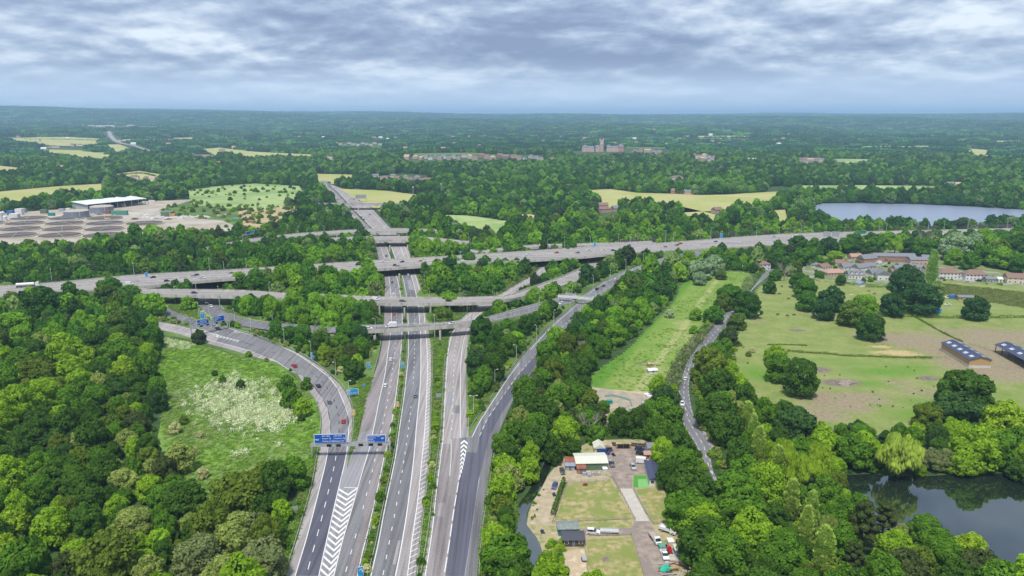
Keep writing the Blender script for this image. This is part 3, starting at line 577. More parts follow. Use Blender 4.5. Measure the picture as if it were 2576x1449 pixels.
def grid_sheet(name, pts, mat, chans, z, label, margin=2, res=3.0, smoothed=12):
    P = wp(pts); P = catmull(P+[P[0]], smoothed)[:-1]; Q = np.array([(p.x, p.y) for p in P]); OPEN.append((Q, margin))
    xs = np.arange(Q[:, 0].min(), Q[:, 0].max()+res, res); ys = np.arange(Q[:, 1].min(), Q[:, 1].max()+res, res); X, Y = np.meshgrid(xs, ys); X = X.ravel(); Y = Y.ravel(); ins = np.zeros(len(X), bool)
    for (ax, ay), (bx, by) in zip(Q, np.roll(Q, -1, 0)): ins ^= ((ay > Y) != (by > Y)) & (X < (bx-ax)*(Y-ay)/(by-ay+1e-12)+ax)
    nx = len(xs); idx = -np.ones(len(X), int); F = []; ins2 = ins.reshape(len(ys), nx)
    q = ins2[:-1, :-1] & ins2[1:, :-1] & ins2[:-1, 1:] & ins2[1:, 1:]; jj, ii = np.nonzero(q); base = jj*nx+ii; F = np.stack([base, base+1, base+nx+1, base+nx], 1)
    use = np.unique(F); idx[use] = np.arange(len(use)); F = idx[F]; X = X[use]; Y = Y[use]
    me = bpy.data.meshes.new(name); me.from_pydata(np.stack([X, Y, np.full(len(X), z)], 1).tolist(), [], F.tolist())
    for ch, f in chans.items(): me.attributes.new(ch, 'FLOAT', 'POINT').data.foreach_set('value', f(X, Y).astype(np.float32))
    me.materials.append(mat); me.update(); return tag(mobj(name, me), label, 'ground', kind='structure')
def gauss(spots):
    C_ = [(U(u, v), sx, sy, am) for u, v, sx, sy, am in spots]
    def f(X, Y):
        o = np.zeros(len(X))
        for c, sx, sy, am in C_: o = np.maximum(o, am*np.exp(-.5*(((X-c.x)/sx)**2+((Y-c.y)/sy)**2)))
        return o
    return f
meadow = sheet('meadow', [(400, 850), (480, 862), (572, 888), (690, 918), (755, 962), (795, 1012), (806, 1060), (800, 1140), (785, 1195), (650, 1225), (570, 1262), (510, 1275), (430, 1200), (395, 1130), (405, 1060), (415, 980), (395, 920)], MEADOW, 0.02, 'rough green meadow with white cow parsley inside the slip road curve', margin=1.5, smoothed=15)
def axis_dist(a, b):
    A, B = U(*a), U(*b); d = (B-A).normalized()
    return lambda X, Y: (X-A.x)*d.y-(Y-A.y)*d.x
_ax = axis_dist((1590, 985), (1800, 700))
STRIPM = blend_mat('strip_turf', [('pale', (.24, .28, .08), (.32, .33, .13), .25, .8), ('track', (.30, .32, .11), (.37, .36, .16), .2, .65), ('rank', (.075, .19, .018), (.12, .25, .025), .45, .85)], ((.11, .205, .024), (.17, .265, .045), (.25, .31, .085)))
_dummy = (lambda *a, **k: grid_sheet('grass_strip', a[1], STRIPM, dict(track=lambda X, Y: .6*np.exp(-.5*((np.abs(_ax(X, Y)-2.2)-1.1)/.45)**2)+.22*np.exp(-.5*((_ax(X, Y)-2.2)/3.0)**2), pale=gauss([(1740, 850, 8, 12, .8), (1650, 930, 9, 10, .7), (1720, 815, 7, 10, .7), (1600, 960, 10, 8, .6), (1700, 870, 6, 12, .6)]), rank=lambda X, Y: .9*np.clip((-_ax(X, Y)-9)/9, 0, 1)), .02, a[4], 2.5, 2.0, 10))
strip_ = _dummy('grass_strip', [(1470, 990), (1490, 935), (1525, 912), (1565, 885), (1625, 825), (1690, 758), (1715, 712), (1750, 690), (1870, 683), (1895, 698), (1880, 735), (1830, 775), (1775, 815), (1745, 850), (1715, 900), (1690, 950), (1660, 985), (1600, 1000), (1520, 1005)], LAWN, 0.02, 'bright mown grass strip beside the country road', margin=2.5, smoothed=12)
sheet('sandy_yard', [(1480, 975), (1600, 985), (1650, 985), (1655, 1010), (1640, 1040), (1560, 1040), (1490, 1000)], SAND, 0.035, 'bare sandy ground at the near end of the grass strip', margin=0)
pasture = sheet('pasture', [(1900, 722), (1945, 700), (2010, 690), (2060, 705), (2150, 712), (2250, 716), (2330, 700), (2400, 700), (2700, 712), (2750, 900), (2700, 1060), (2560, 1075), (2480, 1080), (2350, 1085), (2240, 1100), (2150, 1090), (2080, 1110), (1960, 1095), (1900, 1050), (1870, 1000), (1840, 920), (1850, 830), (1880, 770)], PASTURE, 0.016, 'grazed pasture with bare trodden patches', margin=2)
OPEN.pop()
bpy.data.objects.remove(pasture)
PASTM = blend_mat('pasture_turf', [('lush', (.085, .20, .022), (.15, .27, .035), .28, .75), ('soil', (.215, .18, .11), (.31, .255, .165), .20, .56), ('straw', (.40, .29, .14), (.5, .38, .2), .3, .6), ('mud', (.12, .095, .075), (.25, .2, .165), .36, .6)], ((.135, .20, .042), (.205, .25, .07), (.29, .30, .115)))
pasture = grid_sheet('pasture', [(1900, 722), (1945, 700), (2010, 690), (2060, 705), (2150, 712), (2250, 716), (2330, 700), (2400, 700), (2700, 712), (2750, 900), (2700, 1060), (2560, 1075), (2480, 1080), (2350, 1085), (2240, 1100), (2150, 1090), (2080, 1110), (1960, 1095), (1900, 1050), (1870, 1000), (1840, 920), (1850, 830), (1880, 770)], PASTM, dict(
    soil=gauss([(2270, 848, 18, 8, .75), (2340, 862, 24, 10, .8), (2400, 875, 22, 12, .85), (2480, 905, 22, 12, .95), (2545, 935, 22, 12, .95), (2540, 850, 36, 11, .8), (2450, 832, 28, 6, .62), (2576, 890, 26, 12, .9), (2110, 1010, 13, 11, .75), (2170, 1000, 12, 9, .6), (2075, 1040, 9, 8, .65), (1935, 1062, 6, 9, .95), (2260, 965, 8, 4, .55), (2330, 985, 14, 5, .5), (2100, 800, 16, 4, .5), (2060, 785, 12, 4, .5), (2170, 840, 10, 3, .5), (2030, 965, 6, 4, .4), (2390, 1000, 12, 6, .5), (1900, 800, 4, 14, .45), (2420, 920, 12, 4, .7)]),
    lush=gauss([(2230, 935, 22, 6, .8), (2290, 925, 20, 5, .7), (2180, 965, 16, 5, .7), (2370, 1045, 22, 8, .8), (2330, 1010, 14, 6, .6), (2460, 1000, 24, 10, .5), (1910, 940, 10, 14, .7), (2060, 905, 26, 3, .6), (2440, 790, 40, 5, .5), (2330, 815, 16, 5, .45), (2560, 1040, 20, 10, .6), (2140, 915, 20, 4, .6)]),
    straw=gauss([(2245, 886, 10, 2.6, .95), (2218, 872, 5, 2.4, .9), (2280, 892, 8, 2, .9)]), mud=gauss([(2004, 831, 4.2, 2.0, 1.1), (2062, 930, 5, 3.4, 1.1), (2337, 952, 4.5, 3, 1.0), (2118, 963, 8, 4, 1.1), (2560, 925, 14, 5, .5)])), 0.016, 'grazed pasture with bare trodden patches')
sheet('rough_grass', [(2360, 712), (2576, 735), (2760, 755), (2760, 790), (2576, 775), (2440, 752), (2390, 745), (2350, 730)], VERGE, 0.03, 'rough tussocky grass below the row of houses', margin=1)
# far fields: image outlines, the near edge lifted to the tops of the trees before it
FIELD = M('pale_field', (0.30, 0.33, 0.085), (0.36, 0.36, 0.12), 0.05, 0.95, c3=(0.26, 0.32, 0.08), detail=8, big=(0.01, (0.40, 0.38, 0.16)))
FIELDG = M('green_field', (0.24, 0.33, 0.10), (0.31, 0.40, 0.14), 0.05, 0.95, c3=(0.36, 0.41, 0.19), detail=8, big=(0.012, (0.20, 0.30, 0.09)))
h = 9
FLD = [
 ('wide pale field at the left edge beyond the treatment works', FIELD, [(-120, 490), (0, 482), (130, 470), (262, 462), (256, 477, h), (150, 488, h), (90, 498, h), (36, 510, h), (-120, 520, h)]),
 ('long hillside field split by a hedge, far left', FIELD, [(20, 350), (100, 346), (180, 346), (250, 350), (240, 364, h), (160, 364, h), (50, 356, h)]),
 ('hillside field left of the distant motorway', FIELD, [(125, 378), (200, 380), (300, 395), (250, 402, h), (195, 396, h), (120, 386, h)]),
 ('small hill field beside the distant motorway', FIELD, [(262, 365), (300, 365), (335, 378), (290, 381, h)]),
 ('thin field on the far slope left of centre', FIELD, [(505, 377), (550, 373), (644, 384), (785, 391), (790, 397, h), (644, 392, h), (540, 385, h)]),
 ('oval pale field with young trees', FIELD, [(275, 440), (350, 430), (412, 440), (392, 449, h), (290, 446, h)]),
 ('field corner at the left edge', FIELD, [(-60, 416), (0, 417), (62, 424), (38, 436, h), (-60, 436, h)]),
 ('pale green field beside the far main road', FIELDG, [(470, 480), (560, 467), (644, 462), (752, 468), (772, 487, h), (670, 512, h), (600, 512, h), (480, 500, h)]),
 ('light field beyond the far bend of the main road', FIELD, [(790, 437), (892, 440), (886, 450, h), (806, 452, h)]),
 ('triangular pale field right of the main road', FIELD, [(852, 475), (969, 480), (1085, 495), (1000, 510, h), (964, 520, h), (925, 510, 4)]),
 ('thin green field hidden among trees right of the overpasses', FIELDG, [(1095, 540), (1180, 543), (1290, 558), (1262, 584, h), (1160, 560, h)]),
 ('large pale park field in the middle distance', FIELD, [(1440, 480), (1538, 476), (1600, 485), (1698, 488), (1763, 491), (1830, 490), (1790, 515, h), (1700, 520, h), (1640, 508, h), (1510, 510, h), (1512, 490, h)]),
 ('park field left of the far lake', FIELD, [(1830, 490), (1900, 485), (1960, 482), (1955, 502, h), (1900, 515, h), (1790, 515, h)]),
 ('small lawn among trees beyond the motorway', FIELD, [(1715, 520), (1800, 540), (1790, 552, h), (1720, 535, h)]),
 ('long green bank behind the far lake', FIELDG, [(2000, 467), (2157, 466), (2410, 469), (2420, 478, 7), (2157, 480, 7), (2030, 480, 7)]),
 ('far green clearing above the lake', FIELDG, [(2095, 402), (2186, 403), (2175, 414, h), (2110, 414, h)]),
 ('far pale clearing on the wooded slope', FIELD, [(2434, 375), (2492, 380), (2482, 392, h), (2445, 394, h)]),
 ('clearing beyond the wood left of the far lake', FIELD, [(1940, 530), (1975, 528), (1985, 545, h), (1935, 545, h)]),
]
for i, (lb, mt, pts) in enumerate(FLD):
    far = pts[0][1] < 410
    sheet('field', pts, mt, 3.0 if far else 0.25, lb, 'field', margin=3)
_q = np.random.RandomState(77)
for i in range(52):
    D = _q.uniform(2300, 7000); az = _q.uniform(-.62, .62); cx, cy = D*math.sin(az), D*math.cos(az); l, w_ = _q.uniform(60, 170)*(.7+D/6000), _q.uniform(40, 110)*(.7+D/5000); an = _q.uniform(-.5, .5)
    P = [(cx+math.cos(an)*x*l-math.sin(an)*y*w_, cy+math.sin(an)*x*l+math.cos(an)*y*w_) for x, y in ((-1, -.8), (-.3, -1), (.7, -.9), (1, .2), (.8, .9), (-.2, 1), (-1, .7))]
    zc = float(hgt(cx, cy)); OPEN.append((np.array(P), 4)); me = bpy.data.meshes.new('field'); me.from_pydata([(x, y, float(hgt(x, y))+2.2) for x, y in P], [], [tuple(range(7))]); me.materials.append((FIELD, FIELDG, FIELD, VERGE)[i % 4]); me.update()
    tag(mobj('field', me), 'small far field in a gap of the wooded hills', 'field', 'small fields scattered over the far hills', 'structure')
far_road = Road('carriageway', [(270, 331), (272, 342), (296, 361), (328, 367), (358, 377), (398, 387), (437, 392)], [(279, 331), (284, 342), (306, 360), (338, 366.5), (366, 376), (404, 386), (440, 391)], ASPHL, 2.5, 'far stretch of the main road climbing the hills', step=60, margin=30)
# treatment works ground, earth mounds
works = sheet('works_yard', [(-200, 560), (0, 538), (100, 530), (260, 520), (400, 505), (480, 502), (560, 515), (640, 525), (700, 528), (700, 575), (640, 590), (560, 600), (420, 595, 2), (200, 612, 6), (0, 618, 6), (-200, 640)], M('works_ground', (0.30, 0.25, 0.19), (0.40, 0.34, 0.27), .05, .95, c3=(.26, .235, .15), detail=10, big=(.02, (.46, .42, .37), .5, .7)), 0.1, 'pale hard standing of the water treatment works', margin=2)
sheet('scrub_ground', [(400, 528), (480, 505), (600, 515), (690, 520), (740, 515), (745, 545), (660, 590, 3), (560, 555), (450, 545)], VERGE, 0.16, 'green scrub beside the treatment works', margin=1)
DIRT = M('earthworks', (0.46, 0.36, 0.22), (0.40, 0.30, 0.18), .06, .95, c3=(.27, .29, .09), detail=8)
sheet('earth_mound', [(600, 522), (650, 512), (760, 522), (735, 545), (690, 575, 3), (620, 590, 3), (600, 560)], DIRT, 0.24, 'sandy earthworks with tracks beside the main road', margin=1)
sheet('housing_ground', [(1985, 655), (2030, 645), (2110, 640), (2150, 628), (2340, 628), (2420, 660), (2600, 690), (2800, 710), (2800, 735), (2600, 722), (2440, 712), (2340, 702), (2240, 718), (2150, 712), (2060, 706), (2010, 690)], M('street_paving', (.30, .28, .26), (.13, .19, .05), .06, .9, c3=(.20, .24, .08), detail=7, lo=.4, hi=.6), 0.02, 'paved ground and gardens of the housing estate', margin=0.5)
for pts in ([(1000, 400), (1100, 385), (1370, 390), (1375, 412, 6), (1240, 410, 6), (1030, 414, 6)], [(930, 445), (1010, 436), (1075, 440), (1090, 460, 6), (1000, 462, 6), (935, 456, 6)], [(1440, 380), (1580, 372), (1690, 376), (1690, 392, 8), (1560, 390, 8), (1440, 392, 8)], [(840, 358), (960, 360), (970, 374, 6), (850, 370, 6)], [(1740, 392), (1800, 390), (1800, 412, 8), (1745, 412, 8)], [(2005, 400), (2080, 400), (2075, 414, 8), (2005, 414, 8)], [(120, 312), (400, 315), (400, 325, 6), (120, 324, 6)], [(1280, 560), (1440, 558), (1440, 574, 4), (1290, 576, 4)], [(1690, 445), (1725, 445), (1725, 458, 6), (1690, 458, 6)], [(1500, 515), (1560, 520), (1560, 548, 6), (1500, 548, 6)], [(1785, 522), (1830, 525), (1830, 548, 6), (1785, 545, 6)], [(105, 363), (215, 362), (215, 378, 5), (105, 378, 5)], [(480, 388), (550, 388), (550, 400, 5), (480, 400, 5)], [(330, 446), (400, 448), (400, 462, 6), (330, 462, 6)], [(2000, 470), (1925, 470), (1930, 490, 6), (2000, 485, 6)]):
    clear(*pts, margin=0)
# water
def water_mat(name, c, rough, bump):
    m = bpy.data.materials.new(name); m.use_nodes = True; t = m.node_tree; b = t.nodes['Principled BSDF']
    b.inputs['Base Color'].default_value = (*c, 1); b.inputs['Roughness'].default_value = rough; b.inputs['IOR'].default_value = 2.3; b.inputs['Specular IOR Level'].default_value = 0.75
    g = t.nodes.new('ShaderNodeNewGeometry'); n = nd(t, 'ShaderNodeTexNoise', i_Scale=0.35, i_Detail=4.0); t.links.new(g.outputs['Position'], n.inputs['Vector'])
    bp = nd(t, 'ShaderNodeBump', i_Strength=bump, i_Distance=0.08); t.links.new(n.outputs[0], bp.inputs['Height']); t.links.new(bp.outputs[0], b.inputs['Normal']); return m
WATER = water_mat('lake_water', (0.012, 0.02, 0.014), 0.03, 0.012)
WATER2 = water_mat('rippled_water', (0.20, 0.24, 0.32), 0.34, 0.2)  # pale blue base colour carries part of the sky's reflection
def lake(name, label, pts, z=0.06, sm=20):
    return sheet(name, pts, WATER2 if name == 'lake' else WATER, z, label, 'lake', margin=1.0, smoothed=sm)
lake('pond', 'dark pond with mirrored trees at the lower right', [(2100, 1196), (2160, 1194), (2192, 1192), (2232, 1196), (2315, 1200), (2365, 1196), (2430, 1192), (2532, 1191), (2700, 1188), (2850, 1260), (2800, 1460), (2640, 1500), (2520, 1465), (2400, 1410), (2280, 1370), (2200, 1330), (2140, 1290), (2110, 1240)])
lake('lake', 'broad pale lake beyond the motorway', [(2045, 530), (2062, 512), (2120, 511), (2182, 512), (2332, 515), (2457, 521), (2600, 529), (2760, 537), (2760, 576), (2576, 575), (2432, 576), (2257, 577), (2110, 570), (2050, 552)], 0.12, 40)
lake('stream', 'narrow weedy stream along the yard', [(1372, 1160), (1386, 1165), (1378, 1195), (1358, 1235), (1340, 1262), (1325, 1290), (1325, 1320), (1350, 1352), (1366, 1396), (1362, 1432), (1355, 1490), (1322, 1490), (1332, 1430), (1330, 1396), (1315, 1362), (1292, 1330), (1290, 1302), (1303, 1270), (1325, 1242), (1345, 1210), (1362, 1180)], 0.05, 4)
# ================================================================== trees
def crown_mesh(name, seed, style='oak', cards=5200, size=0.55, R0=6.0, H0=10.0, many=1.0, lb=1.0):
    """unit tree: crown radius ~R0, height ~H0+trunk gap, base of trunk at z=0; leaf clumps spread on lobes and sub-lobes"""
    rs = np.random.RandomState(seed); lob = []
    if style in ('oak', 'bush'):
        nl = int((17 if style == 'oak' else 10)*many)
        for i in range(nl):
            a = 2*math.pi*(i*0.618+rs.rand()*0.12); e = rs.uniform(-0.1, 1.15)
            rr = math.cos(e*0.95)*rs.uniform(0.5, 0.72); c = np.array((math.cos(a)*rr*R0, math.sin(a)*rr*R0, H0*(0.40+0.40*math.sin(e)*rs.uniform(.75, 1.08))))
            lob.append((c, R0*rs.uniform(0.26, 0.40)*lb))
        for i in range(8):
            a = 2*math.pi*(i+rs.rand()*.5)/8; lob.append((np.array((math.cos(a)*R0*.62, math.sin(a)*R0*.62, H0*rs.uniform(.19, .30))), R0*rs.uniform(.26, .34)))
        lob.append((np.array((0, 0, H0*0.78)), R0*0.40)); lob.append((np.array((0, 0, H0*.42)), R0*0.6))
        sq = 0.82
    elif style == 'willow':
        for i in range(16):
            a = 2*math.pi*i*0.618; e = rs.uniform(-.1, 1.0); rr = math.cos(e)*rs.uniform(.45, .7)
            lob.append((np.array((math.cos(a)*rr*R0, math.sin(a)*rr*R0, H0*(0.42+.42*math.sin(e)))), R0*rs.uniform(.25, .38)))
        sq = 1.0
    elif style == 'poplar':
        for i in range(16):
            t = (i+.5)/16; a = i*2.4; rr = R0*0.5*math.sin(math.pi*min(1, t*.85+.15))**.7*rs.uniform(.2, .6)
            lob.append((np.array((math.cos(a)*rr, math.sin(a)*rr, H0*(0.1+.86*t))), R0*.62*(0.55+.5*math.sin(math.pi*min(1, t*.8+.15)))))
        sq = 1.25
    elif style == 'pine':
        for i in range(20):
            t = (i+.5)/20; a = i*2.4; rr = R0*(1-t*.75)*rs.uniform(.45, .8)
            lob.append((np.array((math.cos(a)*rr, math.sin(a)*rr, H0*(0.22+.72*t))), R0*rs.uniform(.22, .34)*(1-.3*t)))
        sq = 0.5
    cen = np.array([c for c, r in lob]); rad = np.array([r for c, r in lob])
    # sub-lobes on each lobe
    subs = []
    for c, r in lob:
        for _ in range(11):
            d = rs.normal(size=3); d[2] = d[2]*0.8+0.25; d /= np.linalg.norm(d)
            subs.append((c+d*np.array((1, 1, sq))*r*0.74, r*rs.uniform(.3, .46), d))
    for c, r in lob: subs.append((c, r*.85, np.array((0, 0, 1.))))
    sc_ = np.array([s[0] for s in subs]); sr = np.array([s[1] for s in subs])
    pr = sr**2; pr /= pr.sum(); k = rs.choice(len(subs), size=int(cards*1.6), p=pr)
    d = rs.normal(size=(len(k), 3)); d[:, 2] = d[:, 2]*0.9+0.2; d /= np.linalg.norm(d, axis=1)[:, None]
    P = sc_[k]+d*sr[k][:, None]*rs.uniform(.8, 1.06, (len(k), 1))*np.array((1, 1, min(1.1, sq+.1)))
    # drop what is buried deep inside other lobes
    dist = np.linalg.norm((P[:, None, :]-cen[None])/np.array((1, 1, sq)), axis=2)/rad[None]
    keep = dist.min(axis=1) > 0.72
    P = P[keep][:cards]; d = d[keep][:cards]; k = k[keep][:cards]; n = len(P)
    subn = np.array([s[2] for s in subs])[k]
    nrm = d*0.75+subn*0.35+rs.normal(size=(n, 3))*0.38; nrm /= np.linalg.norm(nrm, axis=1)[:, None]
    t = np.cross(nrm, rs.normal(size=(n, 3))); t /= np.linalg.norm(t, axis=1)[:, None]; b = np.cross(nrm, t)
    s1 = size*rs.uniform(.55, 1.25, (n, 1)); s2 = s1*rs.uniform(.55, .95, (n, 1))
    if style == 'willow':
        t = np.tile(np.array((0, 0, -1.0)), (n, 1))+d*0.25; t /= np.linalg.norm(t, axis=1)[:, None]; b = np.cross(t, nrm); b /= np.linalg.norm(b, axis=1)[:, None]; s1 *= 1.25; s2 *= .55
    if style == 'poplar':
        t = np.tile(np.array((0, 0, 1.0)), (n, 1))+d*0.7; t /= np.linalg.norm(t, axis=1)[:, None]; b = np.cross(t, nrm); b /= np.linalg.norm(b, axis=1)[:, None]; s1 *= 1.2
    V = np.empty((n, 4, 3)); V[:, 0] = P-t*s1; V[:, 1] = P-b*s2+nrm*s1*.12; V[:, 2] = P+t*s1; V[:, 3] = P+b*s2-nrm*s1*.12
    V = V.reshape(-1, 3); V[:, 2] = np.maximum(V[:, 2], 0.05)
    me = bpy.data.meshes.new(name); me.vertices.add(len(V)); me.vertices.foreach_set('co', V.ravel())
    me.loops.add(4*n); me.loops.foreach_set('vertex_index', np.arange(4*n)); me.polygons.add(n)
    me.polygons.foreach_set('loop_start', np.arange(n)*4); me.polygons.foreach_set('loop_total', np.full(n, 4))
    at = me.attributes.new('leafvar', 'FLOAT', 'FACE')
    sv = rs.rand(len(subs)); at.data.foreach_set('value', np.clip(0.55*sv[k]+0.45*rs.rand(n), 0, 1).astype(np.float32))
    me.materials.append(LEAF); me.update(); me.validate(); return me
def trunk_mesh(name, seed, H0=10, r=0.32, mat=BARK, limbs=5, bare=False):
    rs = random.Random(seed); mb = MB()
    tops = Vector((0, 0, H0*.62)); mb.tube((0, 0, -.3), (0.1, 0, H0*.3), r*1.25, r*.9, 7); mb.tube((0.1, 0, H0*.3), tops, r*.9, r*.3, 6)
    for i in range(limbs):
        a = i*2.4+rs.random(); z = H0*rs.uniform(.22, .45); e = Vector((math.cos(a)*H0*.3, math.sin(a)*H0*.3, z+H0*rs.uniform(.15, .32)))
        mb.tube((0.05, 0, z), e, r*.45, r*.1, 5)
        if bare:
            for q in range(6):
                b = a+rs.uniform(-1, 1); s = Vector((0.05, 0, z)).lerp(e, rs.uniform(.4, 1)); f = s+Vector((math.cos(b)*H0*.16, math.sin(b)*H0*.16, H0*rs.uniform(.1, .3)))
                mb.tube(s, f, r*.16, r*.05, 4, cap=False)
                for w_ in range(3):
                    c = b+rs.uniform(-1, 1); mb.tube(s.lerp(f, .6), s.lerp(f, .6)+Vector((math.cos(c)*H0*.08, math.sin(c)*H0*.08, H0*.13)), r*.07, r*.03, 3, cap=False)
    return mb.mesh(name, mat)
PROTO = {}
PROTO['oak'] = [crown_mesh('oak_crown', s, 'oak', n, z, many=mn, lb=l) for s, n, z, mn, l in ((1, 8200, .40, 1, 1), (2, 9500, .34, 1.7, .8), (3, 7000, .46, .8, 1.15), (4, 8200, .40, 1.3, .92), (5, 10500, .30, 1.1, 1), (6, 7600, .44, 1.6, .85), (7, 8600, .38, .9, 1.1), (8, 9000, .36, 2.1, .72))]
PROTO['bush'] = [crown_mesh('bush_crown', s, 'bush', 3600, .5, 6, 8) for s in (11, 12)]
PROTO['willow'] = [crown_mesh('willow_crown', s, 'willow', 7000, .45) for s in (21, 22)]
PROTO['poplar'] = [crown_mesh('poplar_crown', s, 'poplar', 6000, .34, 3.2, 18) for s in (31, 32)]
PROTO['pine'] = [crown_mesh('pine_crown', s, 'pine', 7000, .36, 6, 13) for s in (41,)]
TR = trunk_mesh('trunk', 1); TRP = trunk_mesh('trunk', 2, 16, .3); DEAD = trunk_mesh('bare_limbs', 5, 11, .34, PALEBARK, 9, True)
HREF = dict(oak=10.0, bush=8.0, willow=10.0, poplar=18.0, pine=13.0); RREF = dict(oak=6.0, bush=6.0, willow=6.0, poplar=3.2, pine=6.0)
TINT = {k: tuple(x*g for x, g in zip(c, (2.35, 2.1, 1.6))) for k, c in dict(d=(.034, .080, .014), m=(.052, .122, .015), b=(.112, .205, .018), y=(.135, .22, .022), o=(.070, .112, .02), p=(.135, .185, .062), g=(.098, .132, .066), w=(.20, .285, .06), k=(.030, .072, .024), s=(.16, .215, .13), c=(.032, .018, .034), n=(.040, .062, .024), h=(.25, .275, .18), f=(.125, .18, .055)).items()}
